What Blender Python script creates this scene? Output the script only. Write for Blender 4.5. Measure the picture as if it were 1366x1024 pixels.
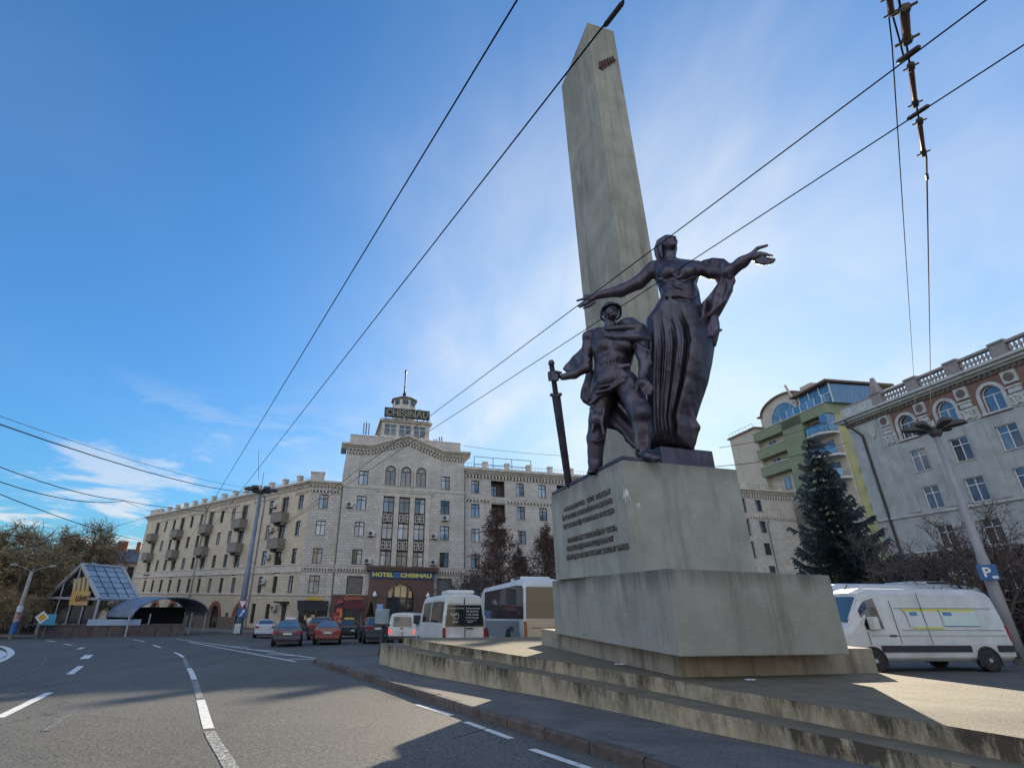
import bpy, math, random
import numpy as np
from mathutils import Vector, Matrix
rad = math.radians
for o in list(bpy.data.objects): bpy.data.objects.remove(o)
SC = bpy.context.scene
COL = SC.collection
rng = random.Random(7)

# ------------------------------------------------------------------ camera
FPX, PPX, PPY = 678.5, 596.3, 512.0          # calibrated on the 1366 x 1024 photograph
PITCH, ROLL, EYE = rad(23.16), rad(1.13), 1.65
_c, _s = math.cos(PITCH), math.sin(PITCH)
_U0 = Vector((0, -_s, _c)); CF = Vector((0, _c, _s))
CR = math.cos(ROLL) * Vector((1, 0, 0)) + math.sin(ROLL) * _U0
CU = -math.sin(ROLL) * Vector((1, 0, 0)) + math.cos(ROLL) * _U0
cam = bpy.data.cameras.new('camera')
cam.sensor_width = 36; cam.sensor_fit = 'HORIZONTAL'
cam.lens = FPX / 1366 * 36
cam.shift_x = (683 - PPX) / 1366
cam.shift_y = 0
cam.clip_start = 0.05; cam.clip_end = 4000
camo = bpy.data.objects.new('camera', cam); COL.objects.link(camo)
camo.matrix_world = Matrix(((CR.x, CU.x, -CF.x, 0), (CR.y, CU.y, -CF.y, 0), (CR.z, CU.z, -CF.z, EYE), (0, 0, 0, 1)))
SC.camera = camo

# ------------------------------------------------------------------ sky, sun, exposure
SUN_AZ, SUN_EL = rad(27.0), rad(16.2)
W = bpy.data.worlds.new('World'); SC.world = W; W.use_nodes = True
nt = W.node_tree; nt.nodes.clear()
def N(t, tree=None, **kw):
    n = (tree or nt).nodes.new(t)
    for k, v in kw.items(): setattr(n, k, v)
    return n
sky = N('ShaderNodeTexSky', sky_type='NISHITA', sun_disc=False)
sky.sun_elevation = SUN_EL; sky.sun_rotation = SUN_AZ
sky.air_density = 1.0; sky.dust_density = 0.6; sky.ozone_density = 2.0; sky.altitude = 100
bg = N('ShaderNodeBackground'); bg.inputs['Strength'].default_value = 0.13
wo = N('ShaderNodeOutputWorld')
tc = N('ShaderNodeTexCoord')
sep = N('ShaderNodeSeparateXYZ'); nt.links.new(tc.outputs['Generated'], sep.inputs[0])
# cloud layer: project the view direction on a flat layer overhead
mz = N('ShaderNodeMath', operation='MAXIMUM'); nt.links.new(sep.outputs['Z'], mz.inputs[0]); mz.inputs[1].default_value = 0.0
az_ = N('ShaderNodeMath', operation='ADD'); nt.links.new(mz.outputs[0], az_.inputs[0]); az_.inputs[1].default_value = 0.10
dx = N('ShaderNodeMath', operation='DIVIDE'); nt.links.new(sep.outputs['X'], dx.inputs[0]); nt.links.new(az_.outputs[0], dx.inputs[1])
dy = N('ShaderNodeMath', operation='DIVIDE'); nt.links.new(sep.outputs['Y'], dy.inputs[0]); nt.links.new(az_.outputs[0], dy.inputs[1])
cx = N('ShaderNodeCombineXYZ'); nt.links.new(dx.outputs[0], cx.inputs[0]); nt.links.new(dy.outputs[0], cx.inputs[1])
def cloud(scale, detail, rough, lo, hi, stretch, rotz, loc):
    mp = N('ShaderNodeMapping'); nt.links.new(cx.outputs[0], mp.inputs['Vector'])
    mp.inputs['Scale'].default_value = stretch; mp.inputs['Rotation'].default_value = (0, 0, rotz); mp.inputs['Location'].default_value = loc
    no = N('ShaderNodeTexNoise'); nt.links.new(mp.outputs[0], no.inputs['Vector'])
    no.inputs['Scale'].default_value = scale; no.inputs['Detail'].default_value = detail; no.inputs['Roughness'].default_value = rough
    no.inputs['Distortion'].default_value = 0.3
    r = N('ShaderNodeMapRange'); nt.links.new(no.outputs['Fac'], r.inputs['Value'])
    r.inputs['From Min'].default_value = lo; r.inputs['From Max'].default_value = hi; r.interpolation_type = 'SMOOTHSTEP'
    return r.outputs[0]
wisp = cloud(0.85, 8, 0.56, 0.42, 0.86, (1, 0.62, 1), rad(-50), (3.1, 0.7, 0))
puff = cloud(1.25, 9, 0.62, 0.50, 0.62, (1, 1, 1), 0, (8.1, 3.3, 5))
# unseen bright cloud added opposite the sun to fill the shaded fronts
fill_cloud = cloud(0.9, 8, 0.6, 0.40, 0.62, (1, 1, 1), 0.4, (7.7, 2.1, 1))
def math2(op, a, b, clamp=False):
    m = N('ShaderNodeMath', operation=op); m.use_clamp = clamp
    for i, v in enumerate((a, b)):
        if isinstance(v, (int, float)): m.inputs[i].default_value = v
        else: nt.links.new(v, m.inputs[i])
    return m.outputs[0]
# thin haze thickens towards the sun (forward scattering in cirrus)
sund = Vector((math.sin(SUN_AZ) * math.cos(SUN_EL), math.cos(SUN_AZ) * math.cos(SUN_EL), math.sin(SUN_EL)))
dot = N('ShaderNodeVectorMath', operation='DOT_PRODUCT'); nt.links.new(tc.outputs['Generated'], dot.inputs[0]); dot.inputs[1].default_value = sund
near = N('ShaderNodeMapRange'); nt.links.new(dot.outputs['Value'], near.inputs['Value'])
near.inputs['From Min'].default_value = 0.45; near.inputs['From Max'].default_value = 1.0
near2 = math2('POWER', near.outputs[0], 2.6)
w1 = math2('MULTIPLY', wisp, math2('ADD', math2('MULTIPLY', math2('POWER', near.outputs[0], 1.8), 0.95), 0.05))
w2 = math2('MULTIPLY', puff, math2('SUBTRACT', 0.95, math2('MULTIPLY', sep.outputs['Z'], 2.7), True))
anti = N('ShaderNodeMapRange'); anti.interpolation_type = 'SMOOTHSTEP'; nt.links.new(dot.outputs['Value'], anti.inputs['Value'])
anti.inputs['From Min'].default_value = 0.22; anti.inputs['From Max'].default_value = -0.55
w3 = math2('MULTIPLY', fill_cloud, math2('MULTIPLY', anti.outputs[0], 0.9))
dens = math2('ADD', math2('ADD', math2('ADD', w1, w3), w2), math2('MULTIPLY', math2('POWER', near.outputs[0], 3.2), 0.42), True)
# cloud colour: brighter opposite the sun as added fill light
cg = N('ShaderNodeMix', data_type='RGBA'); nt.links.new(near2, cg.inputs[0])  # thin veil by the sun
cg.inputs[6].default_value = (3.5, 3.35, 3.3, 1); cg.inputs[7].default_value = (3.7, 3.75, 3.8, 1)
cg2 = N('ShaderNodeMix', data_type='RGBA'); nt.links.new(anti.outputs[0], cg2.inputs[0]); nt.links.new(cg.outputs[2], cg2.inputs[6]); cg2.inputs[7].default_value = (7.7, 7.5, 7.2, 1)
mixc = N('ShaderNodeMix', data_type='RGBA'); nt.links.new(dens, mixc.inputs[0])
tint = N('ShaderNodeMix', data_type='RGBA', blend_type='MULTIPLY'); tint.inputs[0].default_value = 1.0
# the aureole round the sun is softened evenly: colour / (1 + luminance * c)
lum = N('ShaderNodeRGBToBW'); nt.links.new(sky.outputs[0], lum.inputs[0])
den = math2('ADD', math2('MULTIPLY', lum.outputs[0], 0.17), 0.80)
inv = math2('DIVIDE', 1.0, den)
soft = N('ShaderNodeVectorMath', operation='SCALE'); nt.links.new(sky.outputs[0], soft.inputs[0]); nt.links.new(inv, soft.inputs['Scale'])
nt.links.new(soft.outputs[0], tint.inputs[6]); tint.inputs[7].default_value = (0.33, 0.675, 0.945, 1)
nt.links.new(tint.outputs[2], mixc.inputs[6]); nt.links.new(cg2.outputs[2], mixc.inputs[7])
nt.links.new(mixc.outputs[2], bg.inputs['Color']); nt.links.new(bg.outputs[0], wo.inputs[0])

sl = bpy.data.lights.new('sun', 'SUN'); sl.energy = 5.0; sl.angle = rad(0.5); sl.color = (1.0, 0.87, 0.66)
slo = bpy.data.objects.new('sun', sl); COL.objects.link(slo)
slo.rotation_euler = (-sund).to_track_quat('-Z', 'Y').to_euler(); slo.location = (20, 30, 40)

vs = SC.view_settings
vs.view_transform = 'Standard'; vs.look = 'None'; vs.gamma = 1; vs.exposure = 1.08; vs.use_curve_mapping = False
SC.render.engine = 'CYCLES'
SC.cycles.max_bounces = 6; SC.cycles.diffuse_bounces = 3; SC.cycles.glossy_bounces = 3; SC.cycles.transparent_max_bounces = 8
SC.cycles.caustics_reflective = False; SC.cycles.caustics_refractive = False
SC.render.resolution_x, SC.render.resolution_y = 1024, 767

# ------------------------------------------------------------------ pixel -> direction (photo pixels)
def ray(x, y):
    d = CF * FPX + CR * (x - PPX) - CU * (y - PPY)
    return d / math.hypot(d.x, d.y)
def gz(x, y):                       # the street falls gently towards the hotel
    return 0.015 * max(-70, min(70, x)) - 0.026 * max(-40, min(95, y))
def on_ground(x, y, off=0.0):
    d = ray(x, y); t = (EYE - off) / (0.015 * d.x - 0.026 * d.y - d.z)
    return Vector((d.x * t, d.y * t, EYE + d.z * t))
def at_z(x, y, z):
    d = ray(x, y); t = (z - EYE) / d.z
    return Vector((d.x * t, d.y * t, z))
def at_dist(x, y, D):
    d = ray(x, y); return Vector((d.x * D, d.y * D, EYE + d.z * D))
# ------------------------------------------------------------------ materials
MATS = {}
def mat(name, col, rough=0.6, col2=None, scale=2.0, detail=6, lo=0.35, hi=0.65, bump=0.0, bscale=None, metal=0.0, spec=0.5,
        stretch=(1, 1, 1), rnd=0.0, emit=None, streak=None, top=None, spots=None):
    """procedural principled material: noise-mixed colours, optional vertical streak stains, bump, per-object variation"""
    if name in MATS: return MATS[name]
    m = bpy.data.materials.new(name); m.use_nodes = True; t = m.node_tree; b = t.nodes['Principled BSDF']
    L = t.links.new
    b.inputs['Roughness'].default_value = rough; b.inputs['Metallic'].default_value = metal
    b.inputs['Specular IOR Level'].default_value = spec
    out = None
    c4 = (*col, 1)
    tcn = t.nodes.new('ShaderNodeTexCoord'); mp = t.nodes.new('ShaderNodeMapping'); L(tcn.outputs['Object'], mp.inputs[0]); mp.inputs['Scale'].default_value = stretch
    if col2 is not None:
        no = t.nodes.new('ShaderNodeTexNoise'); L(mp.outputs[0], no.inputs['Vector'])
        no.inputs['Scale'].default_value = scale; no.inputs['Detail'].default_value = detail; no.inputs['Roughness'].default_value = 0.62
        mr = t.nodes.new('ShaderNodeMapRange'); L(no.outputs['Fac'], mr.inputs[0]); mr.inputs[1].default_value = lo; mr.inputs[2].default_value = hi
        mx = t.nodes.new('ShaderNodeMix'); mx.data_type = 'RGBA'; L(mr.outputs[0], mx.inputs[0]); mx.inputs[6].default_value = c4; mx.inputs[7].default_value = (*col2, 1)
        out = mx.outputs[2]
    if streak:
        scol, sscale, slo_, shi_ = streak
        mp2 = t.nodes.new('ShaderNodeMapping'); L(tcn.outputs['Object'], mp2.inputs[0]); mp2.inputs['Scale'].default_value = (1, 1, 0.10)
        n2 = t.nodes.new('ShaderNodeTexNoise'); L(mp2.outputs[0], n2.inputs['Vector']); n2.inputs['Scale'].default_value = sscale; n2.inputs['Detail'].default_value = 8; n2.inputs['Roughness'].default_value = 0.7
        r2 = t.nodes.new('ShaderNodeMapRange'); L(n2.outputs['Fac'], r2.inputs[0]); r2.inputs[1].default_value = slo_; r2.inputs[2].default_value = shi_
        x2 = t.nodes.new('ShaderNodeMix'); x2.data_type = 'RGBA'; L(r2.outputs[0], x2.inputs[0]); x2.inputs[7].default_value = (*scol, 1)
        if out: L(out, x2.inputs[6])
        else: x2.inputs[6].default_value = c4
        out = x2.outputs[2]
    def chain(fac, colr):
        nonlocal out
        x_ = t.nodes.new('ShaderNodeMix'); x_.data_type = 'RGBA'; L(fac, x_.inputs[0]); x_.inputs[7].default_value = (*colr, 1)
        if out: L(out, x_.inputs[6])
        else: x_.inputs[6].default_value = c4
        out = x_.outputs[2]
    def mth(op, a, b_, cl=False):
        n_ = t.nodes.new('ShaderNodeMath'); n_.operation = op; n_.use_clamp = cl
        for i_, v_ in enumerate((a, b_)):
            if isinstance(v_, (int, float)): n_.inputs[i_].default_value = v_
            else: L(v_, n_.inputs[i_])
        return n_.outputs[0]
    if top:      # run-off stains hanging from a top edge: (z of edge, length, colour, noise scale, strength)
        zt_, ln_, tc_, ts_, tk_ = top
        sx = t.nodes.new('ShaderNodeSeparateXYZ'); L(tcn.outputs['Object'], sx.inputs[0])
        mp3 = t.nodes.new('ShaderNodeMapping'); L(tcn.outputs['Object'], mp3.inputs[0]); mp3.inputs['Scale'].default_value = (1, 1, 0.06)
        n3 = t.nodes.new('ShaderNodeTexNoise'); L(mp3.outputs[0], n3.inputs['Vector']); n3.inputs['Scale'].default_value = ts_; n3.inputs['Detail'].default_value = 9; n3.inputs['Roughness'].default_value = 0.72
        dist = mth('DIVIDE', mth('SUBTRACT', zt_, sx.outputs[2]), ln_)
        f = mth('MULTIPLY', mth('SUBTRACT', mth('MULTIPLY', n3.outputs['Fac'], 2.3), mth('ADD', dist, 0.55), True), tk_, True)
        chain(f, tc_)
    if spots:    # pale scuffs: list of (x, y, z, radius)
        for px_, py_, pz_, pr_ in spots:
            vm = t.nodes.new('ShaderNodeVectorMath'); vm.operation = 'DISTANCE'; L(tcn.outputs['Object'], vm.inputs[0]); vm.inputs[1].default_value = (px_, py_, pz_)
            n4 = t.nodes.new('ShaderNodeTexNoise'); mp4 = t.nodes.new('ShaderNodeMapping'); L(tcn.outputs['Object'], mp4.inputs[0]); mp4.inputs['Scale'].default_value = (1, 1, .35); L(mp4.outputs[0], n4.inputs['Vector']); n4.inputs['Scale'].default_value = 13; n4.inputs['Detail'].default_value = 7
            f = mth('MULTIPLY', mth('SUBTRACT', n4.outputs['Fac'], mth('ADD', mth('MULTIPLY', vm.outputs['Value'], .3 / pr_), .36), True), 9, True)
            chain(f, (.66, .67, .64))
    if rnd:
        oi = t.nodes.new('ShaderNodeObjectInfo'); mr = t.nodes.new('ShaderNodeMapRange'); L(oi.outputs['Random'], mr.inputs[0]); mr.inputs[3].default_value = 1 - rnd; mr.inputs[4].default_value = 1 + rnd
        x3 = t.nodes.new('ShaderNodeMix'); x3.data_type = 'RGBA'; x3.blend_type = 'MULTIPLY'; x3.inputs[0].default_value = 1
        cc = t.nodes.new('ShaderNodeCombineColor'); [L(mr.outputs[0], cc.inputs[i]) for i in range(3)]
        if out: L(out, x3.inputs[6])
        else: x3.inputs[6].default_value = c4
        L(cc.outputs[0], x3.inputs[7]); out = x3.outputs[2]
    if out: L(out, b.inputs['Base Color'])
    else: b.inputs['Base Color'].default_value = c4
    if bump:
        nb = t.nodes.new('ShaderNodeTexNoise'); L(mp.outputs[0], nb.inputs['Vector']); nb.inputs['Scale'].default_value = bscale or scale * 6; nb.inputs['Detail'].default_value = 6
        bp = t.nodes.new('ShaderNodeBump'); bp.inputs['Strength'].default_value = bump; bp.inputs['Distance'].default_value = 0.03; L(nb.outputs['Fac'], bp.inputs['Height']); L(bp.outputs[0], b.inputs['Normal'])
    if emit:
        b.inputs['Emission Color'].default_value = (*emit[0], 1); b.inputs['Emission Strength'].default_value = emit[1]
    MATS[name] = m; return m

def brick_mat(name, c1, c2, cm, bw, bh, mortar=0.012, rough=0.8, bump=0.5, dirt=(0.25, 0.23, 0.20), dirt_amt=0.5):
    """coursed masonry in the wall's own X / Z plane"""
    if name in MATS: return MATS[name]
    m = bpy.data.materials.new(name); m.use_nodes = True; t = m.node_tree; b = t.nodes['Principled BSDF']; L = t.links.new
    b.inputs['Roughness'].default_value = rough
    tcn = t.nodes.new('ShaderNodeTexCoord'); s = t.nodes.new('ShaderNodeSeparateXYZ'); L(tcn.outputs['Object'], s.inputs[0])
    ad = t.nodes.new('ShaderNodeMath'); L(s.outputs[0], ad.inputs[0]); L(s.outputs[1], ad.inputs[1])
    cb = t.nodes.new('ShaderNodeCombineXYZ'); L(ad.outputs[0], cb.inputs[0]); L(s.outputs[2], cb.inputs[1])
    br = t.nodes.new('ShaderNodeTexBrick'); L(cb.outputs[0], br.inputs['Vector'])
    br.inputs['Color1'].default_value = (*c1, 1); br.inputs['Color2'].default_value = (*c2, 1); br.inputs['Mortar'].default_value = (*cm, 1)
    br.inputs['Scale'].default_value = 1.0; br.inputs['Mortar Size'].default_value = mortar; br.inputs['Brick Width'].default_value = bw; br.inputs['Row Height'].default_value = bh
    br.inputs['Mortar Smooth'].default_value = 0.3
    no = t.nodes.new('ShaderNodeTexNoise'); L(tcn.outputs['Object'], no.inputs['Vector']); no.inputs['Scale'].default_value = 0.35; no.inputs['Detail'].default_value = 9; no.inputs['Roughness'].default_value = 0.65
    mr = t.nodes.new('ShaderNodeMapRange'); L(no.outputs['Fac'], mr.inputs[0]); mr.inputs[1].default_value = 0.42; mr.inputs[2].default_value = 0.75; mr.inputs[4].default_value = dirt_amt
    mx = t.nodes.new('ShaderNodeMix'); mx.data_type = 'RGBA'; L(mr.outputs[0], mx.inputs[0]); L(br.outputs['Color'], mx.inputs[6]); mx.inputs[7].default_value = (*dirt, 1)
    mp2 = t.nodes.new('ShaderNodeMapping'); L(tcn.outputs['Object'], mp2.inputs[0]); mp2.inputs['Scale'].default_value = (1, 1, 0.12)
    n2 = t.nodes.new('ShaderNodeTexNoise'); L(mp2.outputs[0], n2.inputs['Vector']); n2.inputs['Scale'].default_value = 1.1; n2.inputs['Detail'].default_value = 8
    r2 = t.nodes.new('ShaderNodeMapRange'); L(n2.outputs['Fac'], r2.inputs[0]); r2.inputs[1].default_value = 0.55; r2.inputs[2].default_value = 0.8; r2.inputs[4].default_value = 0.45
    m2 = t.nodes.new('ShaderNodeMix'); m2.data_type = 'RGBA'; L(r2.outputs[0], m2.inputs[0]); L(mx.outputs[2], m2.inputs[6]); m2.inputs[7].default_value = (*[d * 0.8 for d in dirt], 1)
    L(m2.outputs[2], b.inputs['Base Color'])
    bp = t.nodes.new('ShaderNodeBump'); bp.inputs['Strength'].default_value = bump; bp.inputs['Distance'].default_value = 0.02; bp.invert = True
    L(br.outputs['Fac'], bp.inputs['Height']); L(bp.outputs[0], b.inputs['Normal'])
    MATS[name] = m; return m

def glass_mat(name, palette, rough=0.06):
    """window glass seen from outside: dark, curtained or coloured with sky reflection, picked per pane"""
    if name in MATS: return MATS[name]
    m = bpy.data.materials.new(name); m.use_nodes = True; t = m.node_tree; b = t.nodes['Principled BSDF']; L = t.links.new
    oi = t.nodes.new('ShaderNodeObjectInfo'); cr = t.nodes.new('ShaderNodeValToRGB'); cr.color_ramp.interpolation = 'CONSTANT'
    e = cr.color_ramp.elements
    while len(e) < len(palette): e.new(0.5)
    for i, c in enumerate(palette): e[i].position = i / len(palette); e[i].color = (*c, 1)
    L(oi.outputs['Random'], cr.inputs[0])
    tcn = t.nodes.new('ShaderNodeTexCoord'); wv = t.nodes.new('ShaderNodeTexNoise'); mp = t.nodes.new('ShaderNodeMapping'); L(tcn.outputs['Object'], mp.inputs[0]); mp.inputs['Scale'].default_value = (7, 7, 0.8)
    L(mp.outputs[0], wv.inputs['Vector']); wv.inputs['Scale'].default_value = 1.2
    mr = t.nodes.new('ShaderNodeMapRange'); L(wv.outputs['Fac'], mr.inputs[0]); mr.inputs[1].default_value = .3; mr.inputs[2].default_value = .7; mr.inputs[3].default_value = .55; mr.inputs[4].default_value = 1.25
    cc = t.nodes.new('ShaderNodeCombineColor'); [L(mr.outputs[0], cc.inputs[i]) for i in range(3)]
    x = t.nodes.new('ShaderNodeMix'); x.data_type = 'RGBA'; x.blend_type = 'MULTIPLY'; x.inputs[0].default_value = 1; L(cr.outputs[0], x.inputs[6]); L(cc.outputs[0], x.inputs[7])
    L(x.outputs[2], b.inputs['Base Color'])
    b.inputs['Roughness'].default_value = rough; b.inputs['Specular IOR Level'].default_value = 0.9; b.inputs['IOR'].default_value = 1.6
    MATS[name] = m; return m

# ------------------------------------------------------------------ mesh building
class MB:
    """collects faces; build() links them as ONE mesh object"""
    def __init__(s): s.v = []; s.f = []
    def add(s, vs_, fs): 
        n = len(s.v); s.v += [tuple(p) for p in vs_]; s.f += [tuple(i + n for i in f) for f in fs]; return s
    def box(s, x0, x1, y0, y1, z0, z1, M=None):
        p = [Vector((x, y, z)) for x in (x0, x1) for y in (y0, y1) for z in (z0, z1)]
        if M is not None: p = [M @ q for q in p]
        return s.add(p, [(0, 1, 3, 2), (4, 6, 7, 5), (0, 4, 5, 1), (2, 3, 7, 6), (0, 2, 6, 4), (1, 5, 7, 3)])
    def frustum(s, bot, top):
        n = len(bot); return s.add(list(bot) + list(top), [tuple(range(n))[::-1], tuple(range(n, 2 * n))] + [(i, (i + 1) % n, n + (i + 1) % n, n + i) for i in range(n)])
    def prism(s, poly, z0, z1):
        return s.frustum([(x, y, z0) for x, y in poly], [(x, y, z1) for x, y in poly])
    def extr(s, poly, y0, y1, M=None):       # polygon in X/Z extruded along Y
        p = [Vector((x, y0, z)) for x, z in poly] + [Vector((x, y1, z)) for x, z in poly]
        if M is not None: p = [M @ q for q in p]
        n = len(poly); return s.add(p, [tuple(range(n)), tuple(range(n, 2 * n))[::-1]] + [(i, n + i, n + (i + 1) % n, (i + 1) % n) for i in range(n)])
    def tube(s, pts, r, n=8, cap=True):
        pts = [Vector(p) for p in pts]; m = len(pts)
        if not hasattr(r, '__len__'): r = [r] * m
        ring = []; ref = Vector((0.31, 0.22, 0.93))
        for i, p in enumerate(pts):
            d = (pts[min(i + 1, m - 1)] - pts[max(i - 1, 0)]).normalized()
            a = d.cross(ref if abs(d.dot(ref)) < 0.95 else Vector((1, 0, 0))).normalized(); b = d.cross(a)
            ring.append([p + (a * math.cos(2 * math.pi * k / n) + b * math.sin(2 * math.pi * k / n)) * r[i] for k in range(n)])
        fs = [(i * n + k, i * n + (k + 1) % n, (i + 1) * n + (k + 1) % n, (i + 1) * n + k) for i in range(m - 1) for k in range(n)]
        if cap: fs += [tuple(range(n))[::-1], tuple((m - 1) * n + k for k in range(n))]
        return s.add([q for rr in ring for q in rr], fs)
    def lathe(s, prof, n=16, c=(0, 0, 0), M=None):     # prof: (r, z)
        vs_ = []
        for r, z in prof:
            for k in range(n):
                a = 2 * math.pi * k / n; q = Vector((c[0] + r * math.cos(a), c[1] + r * math.sin(a), c[2] + z)); vs_.append(M @ q if M is not None else q)
        m = len(prof)
        fs = [(i * n + k, i * n + (k + 1) % n, (i + 1) * n + (k + 1) % n, (i + 1) * n + k) for i in range(m - 1) for k in range(n)]
        fs += [tuple(range(n))[::-1], tuple((m - 1) * n + k for k in range(n))]
        return s.add(vs_, fs)
    def quad(s, a, b, c, d): return s.add([a, b, c, d], [(0, 1, 2, 3)])
    def mesh(s, name, m=None, smooth=False):
        me = bpy.data.meshes.new(name); me.from_pydata(s.v, [], s.f); me.update()
        if m is not None: me.materials.append(m)
        if smooth: me.polygons.foreach_set('use_smooth', [True] * len(me.polygons))
        return me
    def build(s, name, m, parent=None, smooth=False, bevel=0, **kw):
        me = s.mesh(name, m, smooth); return link(name, me, parent, bevel=bevel, **kw)
def link(name, me, parent=None, loc=None, rotz=0, mtx=None, bevel=0, **kw):
    o = bpy.data.objects.new(name, me); COL.objects.link(o)
    if parent is not None: o.parent = parent
    if mtx is not None: o.matrix_local = mtx
    else:
        if loc is not None: o.location = loc
        if rotz: o.rotation_euler = (0, 0, rotz)
    if bevel and me:
        bv = o.modifiers.new('bevel', 'BEVEL'); bv.width = bevel; bv.segments = 2; bv.limit_method = 'ANGLE'; bv.angle_limit = rad(35)
    tag(o, **kw); return o
def tag(o, label=None, cat=None, group=None, kind=None):
    if label: o['label'] = label
    if cat: o['category'] = cat
    if group: o['group'] = group
    if kind: o['kind'] = kind
    return o
def thing(name, label, cat, loc=(0, 0, 0), rotz=0, group=None, mtx=None):
    o = bpy.data.objects.new(name, None); COL.objects.link(o); o.empty_display_size = 0.3
    if mtx is not None: o.matrix_world = mtx
    else: o.location = loc; o.rotation_euler = (0, 0, rotz)
    return tag(o, label, cat, group)
def copy_tree(o, parent=None):
    c = o.copy(); COL.objects.link(c); c.parent = parent
    for ch in list(o.children): copy_tree(ch, c)
    return c
def az_frame(org, az):
    """local X runs along azimuth az (as seen on the facade, left to right), local Y points into the building"""
    x = Vector((math.sin(az), math.cos(az), 0)); y = Vector((-x.y, x.x, 0))
    return Matrix(((x.x, y.x, 0, org[0]), (x.y, y.y, 0, org[1]), (0, 0, 1, org[2] if len(org) > 2 else 0), (0, 0, 0, 1)))
def text_mesh(txt, size, depth=0.0, m=None, align='CENTER', spacing=1.0, bold=0.0, sx=1.0, space_line=1.0):
    cu = bpy.data.curves.new('text', 'FONT'); cu.body = txt; cu.size = size; cu.extrude = depth; cu.align_x = align; cu.space_character = spacing; cu.offset = bold; cu.space_line = space_line
    cu.resolution_u = 3
    ob = bpy.data.objects.new('text', cu); COL.objects.link(ob)
    dg = bpy.context.evaluated_depsgraph_get(); dg.update()
    me = bpy.data.meshes.new_from_object(ob.evaluated_get(dg)); bpy.data.objects.remove(ob)
    if sx != 1.0: me.transform(Matrix.Diagonal((sx, 1, 1, 1)))
    me.materials.clear()
    if m is not None: me.materials.append(m)
    return me
TXT = Matrix(((1, 0, 0, 0), (0, 0, -1, 0), (0, 1, 0, 0), (0, 0, 0, 1)))     # stands text up, readable from -Y
def wall_with_openings(mb, x0, x1, z0, z1, ops, depth=0.25):
    """front sheet at y=0 with real openings (x0,x1,z0,z1,arch) and reveals running back to y=depth"""
    xs = sorted({x0, x1, *[o[0] for o in ops], *[o[1] for o in ops]}); zs = sorted({z0, z1, *[o[2] for o in ops], *[o[3] for o in ops]})
    xs = [x for x in xs if x0 <= x <= x1]; zs = [z for z in zs if z0 <= z <= z1]
    for i in range(len(xs) - 1):
        run = None
        for k in range(len(zs) - 1):
            cxm, czm = (xs[i] + xs[i + 1]) / 2, (zs[k] + zs[k + 1]) / 2
            hole = any(o[0] < cxm < o[1] and o[2] < czm < o[3] for o in ops)
            if not hole:
                if run is None: run = zs[k]
            if (hole or k == len(zs) - 2) and run is not None:
                top = zs[k] if hole else zs[k + 1]
                mb.quad((xs[i], 0, run), (xs[i + 1], 0, run), (xs[i + 1], 0, top), (xs[i], 0, top)); run = None
    for o in ops:
        a, b, c, d = o[:4]; arch = len(o) > 4 and o[4]
        sp = d - (b - a) / 2 if arch else d
        mb.quad((a, 0, c), (a, 0, sp), (a, depth, sp), (a, depth, c)); mb.quad((b, 0, c), (b, depth, c), (b, depth, sp), (b, 0, sp))
        mb.quad((a, 0, c), (a, depth, c), (b, depth, c), (b, 0, c))
        if not arch: mb.quad((a, 0, d), (b, 0, d), (b, depth, d), (a, depth, d))
        else:
            n = 14; r = (b - a) / 2; cxm = (a + b) / 2
            arc = [(cxm - r * math.cos(math.pi * k / n), sp + r * math.sin(math.pi * k / n)) for k in range(n + 1)]
            for k in range(n):
                (xa, za), (xb, zb) = arc[k], arc[k + 1]
                mb.quad((xa, 0, za), (xb, 0, zb), (xb, 0, d), (xa, 0, d))
                mb.quad((xa, 0, za), (xa, depth, za), (xb, depth, zb), (xb, 0, zb))
def arch_ring(mb, cxm, sp, r0, r1, y0, y1, n=16, leg=0.0):
    """a band of voussoirs round an arch; leg = straight jamb below the springing"""
    pts = [(cxm - math.cos(math.pi * k / n), math.sin(math.pi * k / n)) for k in range(n + 1)]
    I = [(cxm - r0 * math.cos(math.pi * k / n), sp + r0 * math.sin(math.pi * k / n)) for k in range(n + 1)]
    O = [(cxm - r1 * math.cos(math.pi * k / n), sp + r1 * math.sin(math.pi * k / n)) for k in range(n + 1)]
    for k in range(n): mb.extr([I[k], I[k + 1], O[k + 1], O[k]], y0, y1)
    if leg:
        mb.extr([(cxm - r1, sp - leg), (cxm - r0, sp - leg), (cxm - r0, sp), (cxm - r1, sp)], y0, y1)
        mb.extr([(cxm + r0, sp - leg), (cxm + r1, sp - leg), (cxm + r1, sp), (cxm + r0, sp)], y0, y1)
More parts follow.
